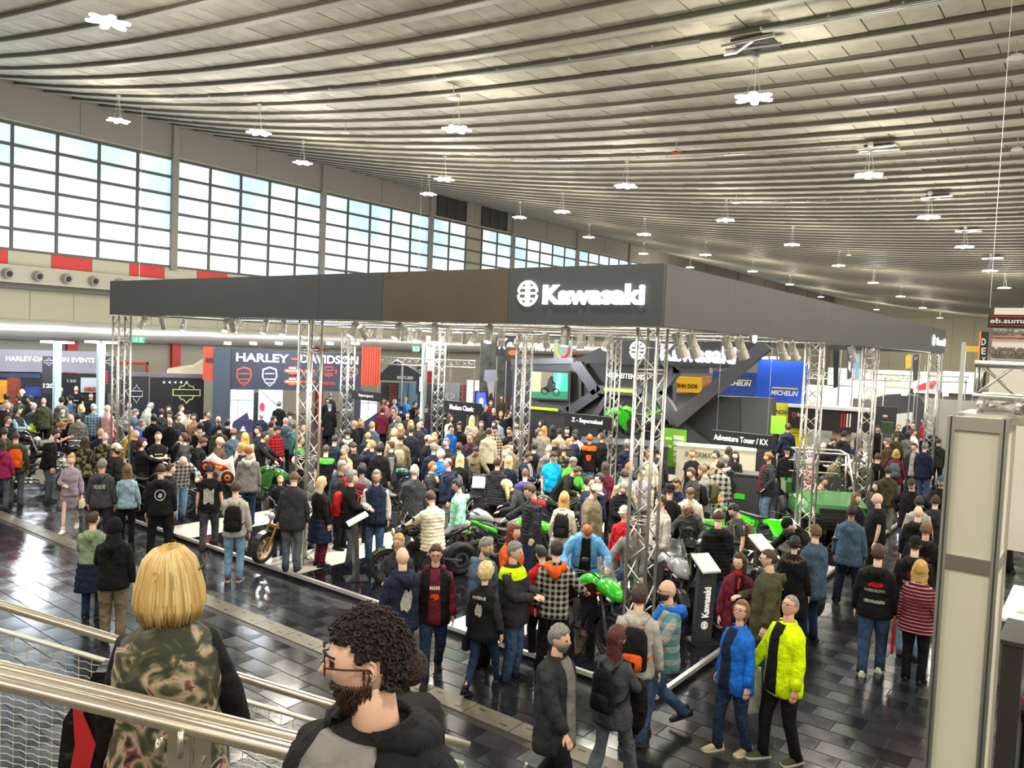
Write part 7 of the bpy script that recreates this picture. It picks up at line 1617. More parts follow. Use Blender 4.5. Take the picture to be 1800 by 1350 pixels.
for ln in CROWD.strip().split('\n'):
    a, tp, lg, hr, op, lab = (ln.split('|')+['', ''])[:6]
    x, y, f = [float(q) for q in a.split()]; top = tuple(tp.split(':')); 
    if top[0] == 'vest': top = (top[0], top[1], top[2] if len(top) > 2 and top[2] else '', top[3] if len(top) > 3 and top[3] else top[1])
    if len(top) > 2 and top[0] != 'vest': top = (top[0], top[1], ':'.join(top[2:]))
    if len(top) > 2 and top[2] == '' and top[0] != 'vest': top = top[:2]
    legs = lg.split(':'); legs = ('trousers', legs[0]) if len(legs) == 1 else tuple(legs); 
    if legs[0] == 'lgf': legs = ('flared', legs[1])
    hair = tuple(hr.split(':')); kw = dict(extra=[]); bp = bag = None; 
    toks = []
    for tkn in op.split(' '):   # values may contain blanks: join a token without '=' to the value before unless it is a known flag
        if toks and '=' in toks[-1] and tkn and '=' not in tkn and tkn not in ('F', 'G', 'B', 'hood', 'backwards', 'mask', 'skinl', 'skind', 'yoke2', 'bsx') : toks[-1] += ' '+tkn
        elif tkn: toks.append(tkn)
    for t in toks:
        k, _, v = t.partition('=')
        if k == 'F': kw['fem'] = 1
        elif k == 'G': kw['glasses'] = True
        elif k == 'B': kw['beard'] = {'': 'grey hair', 'grey': 'grey hair', 'brown': 'brown hair'}.get(v, v)
        elif k == 'H': kw['H'] = float(v)
        elif k == 'g': kw['g'] = float(v)
        elif k == 'l': kw['leg'] = v
        elif k == 'a': kw['arms'] = tuple(v.split(','))
        elif k == 'lean': kw['lean'] = float(v)
        elif k == 'look': kw['look'] = tuple(float(q) for q in v.split(','))
        elif k == 's': kw['shoe'] = v
        elif k == 'hem': kw['hem'] = float(v)
        elif k == 'lg': legs = (v, legs[1])
        elif k == 'base': kw['base'] = float(v)
        elif k == 'skind': kw['skin'] = 3
        elif k == 'skinl': kw['skin'] = 2
        elif k == 'inner': kw['extra'].append(('open', v))
        elif k == 'hood': kw['extra'].append(('hoodc', v) if v else 'hood')
        elif k == 'yoke': kw['extra'].append(('yoke', 'hivis' if v == 'lime2' else v))
        elif k == 'fur': kw['extra'].append(('fur', 'light brown hair'))
        elif k == 'scarf': kw['extra'].append(('scarf', v))
        elif k == 'waist': kw['extra'].append(('waist', v))
        elif k == 'backwards': kw['extra'].append('backwards')
        elif k in ('bt', 'ft', 'bt2'):
            q = v.split(','); kw['extra'].append(('back' if k[0] == 'b' else 'front', 'text', q[0], (0, float(q[1])), (float(q[2]), float(q[3])), q[4]))
        elif k in ('bs', 'fs'):
            q = v.split(','); kw['extra'].append(('back' if k[0] == 'b' else 'front', 'shape', SHAPES[('blob', 'box', 'shield')[int(x) % 3]], (0, float(q[0])), (float(q[1]), float(q[2])), q[3]))
        elif k == 'bsx': 
            for sx in (-.08, .08): kw['extra'].append(('back', 'shape', [(-.5, -.5), (-.5, .5), (.5, .5), (.5, -.5)], (sx, .3), (.02, .22), 'light grey'))
        elif k == 'ring':
            q = v.split(','); kw['extra'].append(('back', 'ring', None, (0, float(q[0])), (float(q[1]), float(q[2])), q[3])); kw['extra'].append(('back', 'shape', SHAPES['blob'], (0, float(q[0])-.01), (float(q[1])*.4, float(q[2])*.45), q[3]))
        elif k in ('bp', 'bp2', 'bpd'): bp = (v.split('/')+[None])[:2]
        elif k == 'bag': bag = v.split(',')
    kw['lod'] = 2 if y > 925 else (1 if y > 745 else 0)
    w = person(x, y, f, top, legs, hair, label=lab or None, **kw); w.n = len(PEOPLE)
    if bp: bpo = backpack(w, bp[0], (('orange drawstring bag' if 'bpd' in op else bp[0]+' backpack')+' worn by the '+(lab or 'passer-by')).replace('worn by the man', 'of the man'), bp[1], small='bp2' in op)
    while bp and len(bpo['label'].split()) > 15:
        q_ = bpo['label']; bpo['label'] = q_.rsplit(',', 1)[0] if ',' in q_ else (q_.rsplit(' in ', 1)[0] if ' in ' in q_ else ' '.join(q_.split()[:15]))
    if bag: handbag(w, int(bag[0]), bag[1], ('cream shoulder bag of the blonde woman walking in white trainers' if bag[1] == 'cream' else 'black handbag dangling from the hand of the woman in the patched waistcoat'), strap=.12)
# unlabelled background visitors get a label from looks and place
LM = [(20, 700, 'at the far left edge'), (110, 700, 'at the black event stand'), (180, 740, 'beside the far left truss column'), (250, 720, 'before the container with the white emblem'), (320, 715, 'under the glowing yellow emblem'), (400, 740, 'by the left lit picture'), (470, 725, 'by the picture with the red disc'), (500, 745, 'left of the second truss column'), (580, 700, 'in the entrance of the big dark stand'), (650, 740, 'under the Supersport sign'), (690, 715, 'at the brick shop front'), (730, 740, 'in the crowd by the slim black banner'), (780, 740, 'left of the Modern Classic sign'), (820, 750, 'under the Modern Classic sign'), (860, 715, 'near the glowing blue poster'), (890, 710, 'near the poster of the white rider'), (890, 770, 'left of the column by the screen'), (960, 760, 'below the video screen'), (1010, 760, 'under the Z - Supernaked sign'), (1540, 770, 'among visitors between the two right columns'), (1600, 750, 'before the dark tent'), (1645, 760, 'by the farthest truss column')]
HD = {'none': 'bald', 'thin': 'balding', 'cap': 'cap', 'beanie': 'beanie', 'hoodup': 'hood', 'short': '', 'buzz': '', 'curly': 'curly', 'shaggy': 'tousled', 'long': 'long', 'wavy': 'long wavy', 'bob': 'bobbed', 'pony': 'tied', 'bun': 'pinned-up'}
seen = {}
for w in PEOPLE:
    if w.label: seen[w.label] = 1; continue
    k, c, pt, hk, hc, f, fm = w.desc; near_ = min(LM, key=lambda q: (q[0]-w.px)**2+(q[1]-w.py)**2)[2]
    hs = {'none': 'bald man', 'cap': 'person in %s cap' % hc, 'beanie': 'person in %s beanie' % hc, 'hoodup': 'hooded person'}.get(hk) or '%s%s-haired %s' % ((HD[hk]+' ') if HD[hk] else '', hc.replace(' hair', ''), 'woman' if fm else 'person')
    hs = hs.replace('hair-haired', 'haired'); join = ', ' if 'in ' in hs else ' in '
    dr_ = 'seen from behind ' if abs(f) > 135 else ''
    w.o['label'] = '%s%s%s%s %s, %s%s' % (hs, join, c, ' checked' if 'plaid' in pt else '', k.replace('puffer', 'quilted jacket'), dr_, near_)
labs = {}
for w in PEOPLE: labs.setdefault(w.o['label'], []).append(w)
for l, ws in labs.items():
    if len(ws) > 1:
        ws.sort(key=lambda q: q.px)
        for i, w in enumerate(ws): w.o['label'] = l+', '+('left one' if i == 0 else 'right one' if i == len(ws)-1 else 'middle one')
for w in PEOPLE: w.o['group'] = 'visitors in the hall'
# keep the figures from standing in one another
def sep(ws, rounds=12, R=.46):
    for _ in range(rounds):
        for i in range(len(ws)):
            for j in range(i+1, len(ws)):
                a, b = ws[i], ws[j]; d = (b.P-a.P)[:2]; L_ = np.hypot(*d)
                if L_ < R and abs(a.P[2]-b.P[2]) < .5:
                    u = d/(L_+1e-6); m = (R-L_)*.5
                    va = a.P[:2]/np.hypot(*a.P[:2]); 
                    for w, s_ in ((a, -1), (b, 1)):
                        w.P[:2] += u*m*s_*.8
sep(PEOPLE)
BK = [(o, np.array(o.location), o.rotation_euler.z) for o in bpy.data.objects if o.get('category') == 'motorcycle']
for w in PEOPLE:
    if w.lean or w.label and ('astride' in w.label or 'sitting' in w.label or 'leaning' in w.label) or w.py > 940: continue
    for o, c, a in BK:
        d = (w.P-c)[:2]; u = np.array([math.cos(a), math.sin(a)]); n = np.array([-u[1], u[0]]); x, y = d@u, d@n
        if abs(x) < 1.0 and abs(y) < .42: w.P[:2] += n*min(.3, .42-abs(y))*(1 if y > 0 else -1)
for w in PEOPLE:
    w.o.location = w.P
    for o in getattr(w, 'carry', []): o.location = w.P
# single things people hold
def held(w, mk, label, cat): r = mk(w); follow(w, r, label, cat); return r
def at_label(s): return next(w for w in PEOPLE if w.o.get('label', '').startswith(s))
def phone_in(w, arm, col='black'):
    h = w.arms[arm][2]; r = link('smartphone', None); q = MB(); q.box(h+np.array([0, .07, .05]), (.075, .01, .15)); q.build('phone_case', cloth(col), r); q = MB(); q.box(h+np.array([0, .063, .05]), (.066, .004, .135)); q.build('phone_display', mat('phone_display', (.35, .4, .5), .2, emit=.5), r); return r
held(at_label('man in light grey hoodie and washed'), lambda w: phone_in(w, 1), 'smartphone held up by the man in light grey hoodie with washed jeans', 'phone')
held(at_label('ginger-haired woman with beige'), lambda w: phone_in(w, 0, 'white'), 'smartphone in the hands of the ginger-haired woman with beige scarf', 'phone')
held(at_label('man in dark blue suit'), lambda w: phone_in(w, 0), 'smartphone of the man in the dark blue suit jacket', 'phone')
held(at_label('man holding up a phone at the right'), lambda w: phone_in(w, 0), 'smartphone held up at the right edge of the view', 'phone')
def carrier(w, arm, col, size=(.34, .42, .08), dz=-.22, txt=None, tcol='black'):
    h = w.arms[arm][2]; r = link('carrier_bag', None); c = h+np.array([0, .02, dz-size[1]/2]); q = MB(); rr = []
    for z, k, b in ((-.5, .95, .8), (-.3, 1, 1), (.1, 1, .9), (.5, .96, .25)): rr.append(c+np.array([(x*size[2]/2*b, y*size[0]/2*k, z*size[1]) for x, y in ((-1, -1), (1, -1), (1, 1), (-1, 1))]))
    q.loft(rr); q.build('bag_body', cloth(col, 'shiny'), r); q = MB()
    for s in (-1, 1): q.tube([c+[s*.01, -size[0]*.2, size[1]*.5], h+[s*.01, 0, 0], c+[s*.01, size[0]*.2, size[1]*.5]], .006, 5)
    q.build('bag_handles', cloth(col, 'shiny'), r)
    if txt:
        for s in (-1, 1):
            v, f = text_mesh(txt, 1, .5, .02); lo, hi = v.min(0), v.max(0); v = (v-(lo+hi)/2)/(hi-lo)*[size[0]*.4, .05, .004]; q = MB(); q.add(put(v, c+[s*(size[2]/2+.004), 0, .06], (0, s, 0), (0, 0, 1), (s, 0, 0)), f); q.build('print', cloth(tcol), r)
    return r
held(at_label('blonde woman in black beside the second truss'), lambda w: carrier(w, 1, 'white', txt='V'), 'white carrier bag with black mark, right of the second truss column', 'bag')
held(at_label('grey-haired man in bright yellow-green'), lambda w: carrier(w, 0, 'light grey', (.3, .5, .06), -.02), 'clear grey plastic bag held by the man in the yellow-green jacket', 'bag')
held(at_label('man in black hoodie with red and white back'), lambda w: carrier(w, 0, 'red', (.16, .5, .04), -.05), 'slim red carrier bag held by the man with the red and white lettering', 'bag')
w = at_label('white-haired man in slate blue'); r = link('drawstring_bag', None); q = MB(); q.loft([w.spine(t, .05, -.17)+np.outer(np.sin(np.linspace(0, 6.28, 9)[:-1])*k, [1, 0, 0])+np.outer(np.cos(np.linspace(0, 6.28, 9)[:-1])*k*.4, [0, 1, 0]) for t, k in ((-.1, .08), (-.02, .15), (.1, .14), (.2, .05))]); q.build('bag_cloth', mat('neon_yellow', srgb('c8ff00'), .6), r, smooth=True); q = MB(); q.tube([w.spine(.2, .05, -.17), w.spine(.5, .08, -.1), w.spine(.5, .1, 0)], .006, 5); q.build('cord', cloth('black'), r); follow(w, r, 'neon yellow drawstring bag on the back of the white-haired man in slate blue', 'bag')
# long jacket over the arm of the red-haired woman
w = at_label('woman with dark red hair'); r = link('folded_jacket', None); h = (w.arms[0][1]+w.arms[0][2])/2+(w.arms[1][2]-w.arms[0][2])*.2; q = MB(); rr = []
for u, k in ((0, .06), (.08, .13), (.3, .15), (.5, .12), (.62, .05)): rr.append(h+np.array([0, .04, .06-u])+np.outer(np.sin(np.linspace(0, 6.28, 12)[:-1])*k*1.1, [1, 0, 0])+np.outer(np.cos(np.linspace(0, 6.28, 12)[:-1])*k*.5, [0, 1, 0]))
q.loft(rr); q.build('jacket_cloth', cloth('black'), r, smooth=True); follow(w, r, 'black jacket carried over the arm of the woman with dark red hair', 'jacket')
# foil balloon shaped like a motorcycle
bp_ = hit(382, 880, 0, 9.6); w = at_label('man in black T-shirt with tall white back print')
c = atd(382, 822, math.hypot(*(w.P[:2]))*.93+.25); b = empty('foil_balloon', c, 'white-edged foil balloon shaped like a red and yellow motorcycle, on a string', 'balloon')
ux = np.array([_R0[0], _R0[1], 0]); uz = np.array([0, 0, 1.]); un = -_F0
def bal(poly, th, m, name, out=0):
    q = MB(); P_ = np.array([ux*x+uz*z for x, z in poly]); cc = P_.mean(0); q.loft([cc+(P_-cc)*k+un*(out+o) for k, o in ((.80, -th), (.96, -th*.6), (1, 0), (.96, th*.6), (.80, th))]); return q.build(name, m, b, smooth=True)
FW = mat('foil_white', (.8, .78, .74), .18, .3); FRR = mat('foil_red', srgb('b8302a'), .2, .4); FYY = mat('foil_yellow', srgb('d8b838'), .2, .4); FDK = mat('foil_dark', srgb('3a1a18'), .2, .4)
bal([(-.30, -.05), (-.30, .12), (-.18, .22), (-.10, .30), (-.02, .22), (.1, .16), (.22, .18), (.30, .26), (.33, .1), (.36, -.1), (.34, -.28), (.22, -.34), (.10, -.26), (.0, -.1), (-.12, -.08), (-.2, -.14)], .07, FW, 'foil_body')
for cx_, cz_, r_ in ((-.2, .02, .12), (.24, -.18, .13)):
    for k, m_ in ((1, FDK), (.8, FRR), (.5, FYY), (.25, FDK)): bal([(cx_+r_*k*math.cos(t), cz_+r_*k*math.sin(t)) for t in np.linspace(0, 6.28, 15)[:-1]], .012, m_, 'printed_wheel', .075+.01*(1-k))
bal([(-.14, .16), (0, .1), (.2, .06), (.26, .0), (.1, -.06), (-.08, .04)], .012, FRR, 'printed_tank', .08); bal([(-.02, .06), (.14, .04), (.1, -.04), (0, 0)], .012, FYY, 'printed_flame', .095)
q = MB(); q.tube([(0, 0, -.2), (.02, 0, -.6), (0, 0, -1.1)], .003, 4); q.build('string', FW, b)
# ================================================================== foreground: landing, handrails, two people
ST = mat('handrail_steel', (.62, .56, .47), .3, .9, noise=.05, nscale=20)
ZL = 1.91
mb = MB(); c0 = atd(-700, 1400, 1.2); c1 = atd(1150, 1400, 1.1)
land = empty('stair_landing', (1.0, .9, 0), 'stair landing below the lower edge of the view, carrying the two nearest people', 'stairs')
nr_ = np.array([math.cos(YAW-math.pi/2), math.sin(YAW-math.pi/2), 0]); fw_ = np.array([_F0[0], _F0[1], 0])
def fg(x, y, z): return nr_*x+fw_*y+np.array([0, 0, z])     # x to the right of the view, y away from it
q = MB(); q.prism([fg(-3.5, .2, ZL-.2), fg(1.2, .2, ZL-.2), fg(1.2, 3.55, ZL-.2), fg(-3.5, 3.55, ZL-.2)], (0, 0, .2)); local(q.build('landing_slab', mat('landing_stone', srgb('55524c'), .6)), land)
for k in range(10):
    q = MB(); z = ZL-.19*(k+1); x = 1.2+k*.3; q.prism([fg(x, .2, 0), fg(x+.3, .2, 0), fg(x+.3, 1.1, 0), fg(x, 1.1, 0)], (0, 0, max(z, .02))); local(q.build('step', MATS['landing_stone']), land)
for x, y in ((-3.3, .5), (-3.3, 3.4), (.9, 3.4), (.9, .5)): q = MB(); q.bb(fg(x-.1, y, 0)-[.1, .1, 0], fg(x, y, ZL-.2)+[.1, .1, 0]); local(q.build('support', MATS['landing_stone']), land)
def railpts(a, b, d0, d1, ext=.6):
    p, q = atd(*a, d0), atd(*b, d1); u = (q-p); return [p-u*.25, p, q, q+u*ext]
rn = empty('handrail', atd(320, 1290, 2.5), 'nearest brushed steel double handrail, passing in front of the blonde woman', 'handrail')
A = railpts((0, 1171), (538, 1300), 2.62, 2.66, .35); B = railpts((0, 1199), (529, 1327), 2.5, 2.55, .35)
for pts, r, n in ((A, .019, 'upper_tube'), (B, .025, 'grip_tube')): q = MB(); q.tube(pts, r, 16); local(q.build(n, ST, smooth=True), rn)
A2 = railpts((0, 1181), (538, 1311), 2.60, 2.64, .35); q = MB(); q.tube(A2, .012, 10); local(q.build('lower_tube', ST, smooth=True), rn)
for px_ in (318, -420):
    pt = atd(px_, 1262+(.24*(px_-318)), 2.62); q = MB(); a = math.atan2(nr_[1], nr_[0]); q.box((pt[0], pt[1], (pt[2]-.03+ZL)/2), (.075, .03, pt[2]-.03-ZL), Matrix.Rotation(a, 4, 'Z')); local(q.build('post', ST), rn)
    q = MB(); q.box((pt[0]+nr_[0]*.075, pt[1]+nr_[1]*.075, pt[2]-.13), (.05, .02, .22), Matrix.Rotation(a, 4, 'Z')); q.disc(pt+nr_*.075+[0, 0, -.14]-fw_*.02, fw_, .012, .02, 10); local(q.build('bracket_plate', ST), rn)
    q = MB(); e = atd(px_, 1275+(.24*(px_-318)), 2.5)+[0, 0, -.02]; q.tube([pt+[0, 0, -.08], e+[0, 0, -.08], e+[0, 0, .0]], .010, 8); q.disc(pt-nr_*.06+[0, 0, -.09]-fw_*.02, nr_, .03, .012, 14); local(q.build('bracket_arm', ST, smooth=True), rn)
rf = empty('handrail', atd(300, 1200, 3.9), 'farther steel handrail with wire mesh infill, behind the blonde woman', 'handrail')
Cc = railpts((0, 1063), (557, 1231), 3.75, 3.85, .5); Dd = railpts((0, 1108), (550, 1267), 3.85, 3.95, .5)
q = MB(); q.tube(Cc, .022, 14); local(q.build('grip_tube', ST, smooth=True), rf); q = MB(); q.tube(Dd, .0125, 10); local(q.build('mesh_top_tube', mat('galvanised', (.66, .66, .6), .4, .7), smooth=True), rf)
u = Dd[2]-Dd[1]; L_ = np.linalg.norm(u[:2]); uh = u/L_
mesh = MB(); st_ = Dd[1]-uh*.8; n = int(3.6/.062)
for k in range(n):
    p = st_+uh*.062*k; 
    mesh.tube([p, p-[0, 0, .95]], .0021, 4)
nn = fw_
for j in range(28):
    off = -.036*(j+1); pts = []
    for k in range(n*2): p = st_+uh*.031*k+[0, 0, off]; pts.append(p+np.array([0, 0, (.0016*(1 if k % 2 else -1))])+nn*.003*(1 if k % 2 else -1))
    mesh.tube(pts, .0022, 4)
local(mesh.build('wire_mesh', MATS['galvanised'], kind='stuff'), rf)
for x_ in (358, -330, 930):
    t_ = (x_-0)/550; p = Dd[1]+u*t_; q = MB(); q.box((p[0], p[1], (p[2]+ZL-.1)/2), (.03, .012, p[2]-ZL+.1), Matrix.Rotation(math.atan2(uh[1], uh[0]), 4, 'Z')); q.tube([p, Cc[1]+(Cc[2]-Cc[1])*t_], .008, 6); local(q.build('mesh_post', MATS['galvanised']), rf)
def hair_tubes(w, paths, m, r=.004, name='hair_strands', n=5):
    q = MB()
    for p in paths: q.tube([w.hp(v) for v in p], [r*.6]+[r]*(len(p)-2)+[r*.3], n)
    return q.build(name, m, w.o, smooth=True)
# the blonde woman
FLOR = mat('floral_print', srgb('1a1a17'), .8, bump=.3, bscale=12); nt = FLOR.node_tree; b_ = nt.nodes['Principled BSDF']; tc = nt.nodes.new('ShaderNodeTexCoord'); n1 = nt.nodes.new('ShaderNodeTexNoise'); n1.inputs['Scale'].default_value = 6.5; n1.inputs['Detail'].default_value = 2.5; n1.inputs['Distortion'].default_value = 1.6; nt.links.new(tc.outputs['Object'], n1.inputs[0])
cr = nt.nodes.new('ShaderNodeValToRGB'); e = cr.color_ramp.elements; e[0].position = .0; e[0].color = (*srgb('15140f'), 1); e[1].position = .44; e[1].color = (*srgb('2e3122'), 1)
for p_, c_ in ((.50, '4c4a35'), (.56, '8f8468'), (.60, 'b09a8a'), (.635, '7a4a44'), (.68, '1b1a15')): k = e.new(p_); k.color = (*srgb(c_), 1)
nt.links.new(n1.outputs[0], cr.inputs[0]); nt.links.new(cr.outputs[0], b_.inputs['Base Color']); MATS['cloth_floral_None'] = MATS['cloth_floral_'] = FLOR; CN['floral'] = '1a1a17'
P0 = atd(300, 972, 3.0)
w1 = person(300, 972, 166, ('vest', 'floral', '', 'black'), 'black', ('bob', 'blond'), arms=('fwd', 'down'), H=1.64, g=.45, fem=1, lod=3, shoe='black', hem=-.22, look=(-12, 4), skin=2, label='blonde woman with bob and dark floral top on the stairs, seen from behind', loc=(P0[0], P0[1], ZL))
w1.o.location = (P0[0], P0[1], ZL); rs = np.random.RandomState(3)
for mi, (hc_, N) in enumerate((('c2a164', 260), ('a98a50', 150), ('d3bb84', 170))):
    paths = []
    for i in range(N):
        ph_ = rs.uniform(-2.75, 2.75); k = 1+rs.uniform(-.03, .045); p = []; part = .022 if math.sin(ph_) > 0 else .018; bt = rs.uniform(-.165, -.135)
        for z_, r_ in ((.138, .028), (.124, .066), (.088, .098), (.03, .114), (-.04, .130), (-.09, .136), (bt, .122+rs.uniform(-.012, .006))):
            p.append((part*(.4 if z_ > .13 else 0)+r_*k*math.sin(ph_+rs.uniform(-.03, .03)), -.015-r_*.92*k*math.cos(ph_), z_-.004))
        if abs(ph_) > 2.0: p = [(x, min(y, .075), z) for x, y, z in p]
        paths.append(p)
    hair_tubes(w1, paths, mat('blond_strand_%d' % mi, srgb(hc_), .45), .0075, n=5)
carrier(w1, 1, 'black', (.14, .5, .36), .40); r = [o for o in bpy.data.objects if o.name.startswith('carrier_bag')][-1]; follow(w1, r, 'large black shopping bag with red lettering beside the blonde woman on the stairs', 'bag'); r.location = w1.o.location
q = MB(); h = w1.arms[1][2]+np.array([0, .02, .15])
q.prism([h+[x_, -.078, z_] for x_, z_ in ((-.13, .22), (-.07, .23), (-.08, .08), (-.03, -.05), (-.06, -.2), (-.14, -.22), (-.11, -.05))], (0, -.004, 0))
q.build('red_print', mat('red_print', srgb('b01f24'), .5), r)
# sunglasses pushed into her hair
q = MB(); q.tube([w1.hp(v) for v in ((.125, -.01, .045), (.14, .03, .075), (.12, .07, .09))], .004, 6); q.tube([w1.hp(v) for v in ((.13, .02, .07), (.15, .05, .085), (.13, .075, .10), (.115, .05, .085), (.13, .02, .07))], .003, 5); sg = q.build('sunglasses', BLACKM); follow(w1, sg, 'dark glasses pushed up into the blonde hair of the woman on the stairs', 'glasses'); sg.location = w1.o.location
# the bearded man
P0 = atd(662, 1068, 1.9)
w2 = person(662, 1068, -42, ('jacket', 'black'), 'black', ('none', 'dark hair'), arms=('down', 'fwd'), H=P0[2]-ZL, g=.6, lod=3, hs=.87, extra=(('hoodc', 'black'), ('open', 'grey', .115)), look=(-44, -4), skin=0, glasses=False, hem=-.2, label='bearded man with dark curly hair, glasses and black jacket, nearest to the viewer', loc=(P0[0], P0[1], ZL))
w2.o.location = (P0[0], P0[1], ZL)
HD2 = unit_grid(64, 54); x, y, z = HD2[..., 0], HD2[..., 1], HD2[..., 2]; S2 = head_surface(HD2)
line = z > np.where(y > .35, .50+.05*np.abs(x), np.where(y > .05, .16, -.50)); n_ = S2/np.linalg.norm(S2, axis=-1, keepdims=True)
l2 = line & ~((np.abs(x) > .70) & (z < .25) & (y > -.38)); v = np.where(l2[..., None], S2+n_*.012, S2*.9); q = MB(); q.add(w2.hp(v.reshape(-1, 3)), grid_faces(64, 54)); q.build('hair', mat('hair_black_brown', srgb('17110e'), .8), w2.o, smooth=True)
rs = np.random.RandomState(8); l2 = line & ~((np.abs(x) > .72) & (z < .22) & (y > -.35)); sc_pts = S2[l2]; nn_ = n_[l2]
def curls(N, m, lo=.016, hi=.036, r=.0032):
    paths = []
    for i in range(N):
        k = rs.randint(len(sc_pts)); p0 = sc_pts[k]+nn_[k]*.006; d = nz(nn_[k]*.45+np.array([0, -.8, -.15 if p0[2] < .05 else .1])+rs.normal(0, .35, 3)); a = nz(np.cross(d, rs.normal(size=3))); b = np.cross(d, a); L = rs.uniform(lo, hi); R_c = rs.uniform(.004, .008); ph0 = rs.uniform(0, 6)
        paths.append([p0+d*L*t+(a*math.cos(ph0+t*9)+b*math.sin(ph0+t*9))*R_c for t in np.linspace(0, 1, 8)])
    return hair_tubes(w2, paths, m, r, 'curls', 4)
curls(1500, MATS['hair_black_brown']); curls(500, mat('hair_brown_light', srgb('2c1c16'), .8), .02, .04)
bun = []
for i in range(500):
    d = nz(rs.normal(size=3)); c = np.array([0, -.125, -.035])+d*np.array([.028, .028, .032]); a = nz(np.cross(d, rs.normal(size=3))); bun.append([c+a*.014*math.sin(t*6)+d*(.006+.012*t)+np.cross(a, d)*.014*math.cos(t*6) for t in np.linspace(0, 1, 6)])
hair_tubes(w2, bun, MATS['hair_brown_light'], .0032, 'hair_bun', 4)
ms = ((z < -.34) & (y > -.12) & ~((abs(z+.52) < .045) & (abs(x) < .16) & (y > 0))) | ((abs(z+.40) < .05) & (abs(x) < .30) & (y > 0)) | ((z < .05) & (z > -.5) & (np.abs(y-.05) < .10) & (np.abs(x) > .7)); bs = S2[ms]; bn = n_[ms]; paths = []
for i in range(1700):
    k = rs.randint(len(bs)); p0 = bs[k]; low = max(0, -p0[2]-.03)/.09; L9 = .010+.026*min(1, low)*rs.uniform(.5, 1.1)*(1.3 if p0[1] > .02 else .6); d = nz(bn[k]*.45+np.array([0, .12, -.9])+rs.normal(0, .18, 3)); paths.append([p0-bn[k]*.002, p0+d*L9*.5+bn[k]*.003, p0+d*L9])
hair_tubes(w2, paths, mat('beard_brown', srgb('3a2618'), .6), .0024, 'beard', 4)
for s in (1, -1): q = MB(); q.tube([w2.hp(v) for v in ((s*.014, .104, .040), (s*.032, .103, .046), (s*.052, .094, .040))], [.002, .0045, .002], 6); q.build('eyebrow', MATS['hair_black_brown'], w2.o, smooth=True)
q = MB()
for s in (1, -1):
    a = np.linspace(0, 2*math.pi, 17)[:-1]; pts = [w2.hp([s*.034+.027*math.copysign(abs(math.cos(t))**.7, math.cos(t)), .108-.004*abs(math.cos(t)), .006+.018*math.copysign(abs(math.sin(t))**.7, math.sin(t))]) for t in a]; q.tube(pts+[pts[0]], .0022, 5, cap=False); q.tube([w2.hp([s*.060, .105, .014]), w2.hp([s*.083, .055, .012]), w2.hp([s*.090, -.01, .006]), w2.hp([s*.088, -.022, -.012])], .0024, 6)
q.tube([w2.hp([-.009, .112, .010]), w2.hp([.009, .112, .010])], .0022, 5); gl = q.build('glasses_frame', mat('frame_brown', srgb('35150f'), .3)); 
q = MB()
for s in (1, -1): a = np.linspace(0, 2*math.pi, 17)[:-1]; q.prism([w2.hp([s*.034+.026*math.cos(t), .106, .006+.017*math.sin(t)]) for t in a], (w2.fw*.001))
q.build('lenses', mat('lens_glass', (.8, .9, .95), .05, trans=.9, alpha=.3), gl); gl.name = 'glasses'; gl.parent = None; follow(w2, gl, 'dark-framed glasses on the face of the bearded man', 'glasses'); gl.location = w2.o.location
for s in (1, -1):
    q = MB(); a = np.linspace(0, math.pi*1.6, 9); q.tube([w2.hp([s*(.083+.004*math.sin(t)), -.014-.012*math.cos(t), .000+.026*math.sin(t)*1.0]) for t in np.linspace(-1.9, 1.9, 11)], [.003]+[.0048]*9+[.004], 6); q.tube([w2.hp([s*.080, -.01, .0]), w2.hp([s*.083, -.012, -.02])], [.008, .006], 6); q.build('ear_rim', SKIN[0], w2.o, smooth=True)
q = MB()
for s in (1, -1): q.disc(w2.spine(.30, s*.115, .17), (0, 1, 0), .006, .006, 10); q.disc(w2.spine(.12, s*.125, .18), (0, 1, 0), .006, .006, 10)
q.build('snap_buttons', ALU, w2.o); q = MB(); q.loft([w2.tring(t, 20, .012+dz, pw=2.2) for t, dz in ((.500, .012), (.515, .016), (.530, .010))], cap=False); q.build('neckline', cloth('black'), w2.o, smooth=True)
# ================================================================== stall at the right edge
PNL = mat('stall_panel', srgb('d0ccba'), .5); XF = 5.9
yl, yr = hit(1661, 900, 0, XF)[1], hit(1755, 900, 0, XF)[1]; zt = hit(1700, 733, 0, XF)[2]; zj = hit(1700, 993, 0, XF)[2]
pil = empty('panel_pillar', (XF, (yl+yr)/2, 0), 'tall pale grey panel pillar in aluminium frame at the right of the view', 'pillar')
def pb_(a, b, m, n): q = MB(); q.bb(a, b); return local(q.build(n, m), pil)
pb_((XF+.03, yr+.02, 0), (XF+.47, yl-.02, zt-.02), PNL, 'core_panel')
for ya in (yl, yr): 
    for xa in (XF, XF+.46): 
        pb_((xa, ya-.022, 0), (xa+.045, ya+.022, zt), ALU, 'corner_profile'); pb_((xa-.003, ya-.005, 0), (xa, ya+.005, zt), DARKG, 'profile_groove')
for z_ in (.05, zj, zt-.045): pb_((XF+.005, yr, z_-.045), (XF+.04, yl, z_+.045), ALU if z_ != zj else mat('dull_bar', srgb('7f7a70'), .45, .4), 'cross_bar'); pb_((XF+.02, yr-.015, z_-.045), (XF+.47, yr+.02, z_+.045), ALU, 'side_bar')
pb_((XF+.04, yr-.006, .1), (XF+.46, yr+.01, zt-.05), mat('stall_panel_lit', srgb('e0dcc8'), .5), 'side_panel')  # side panel coloured lighter to stand for the light falling on it
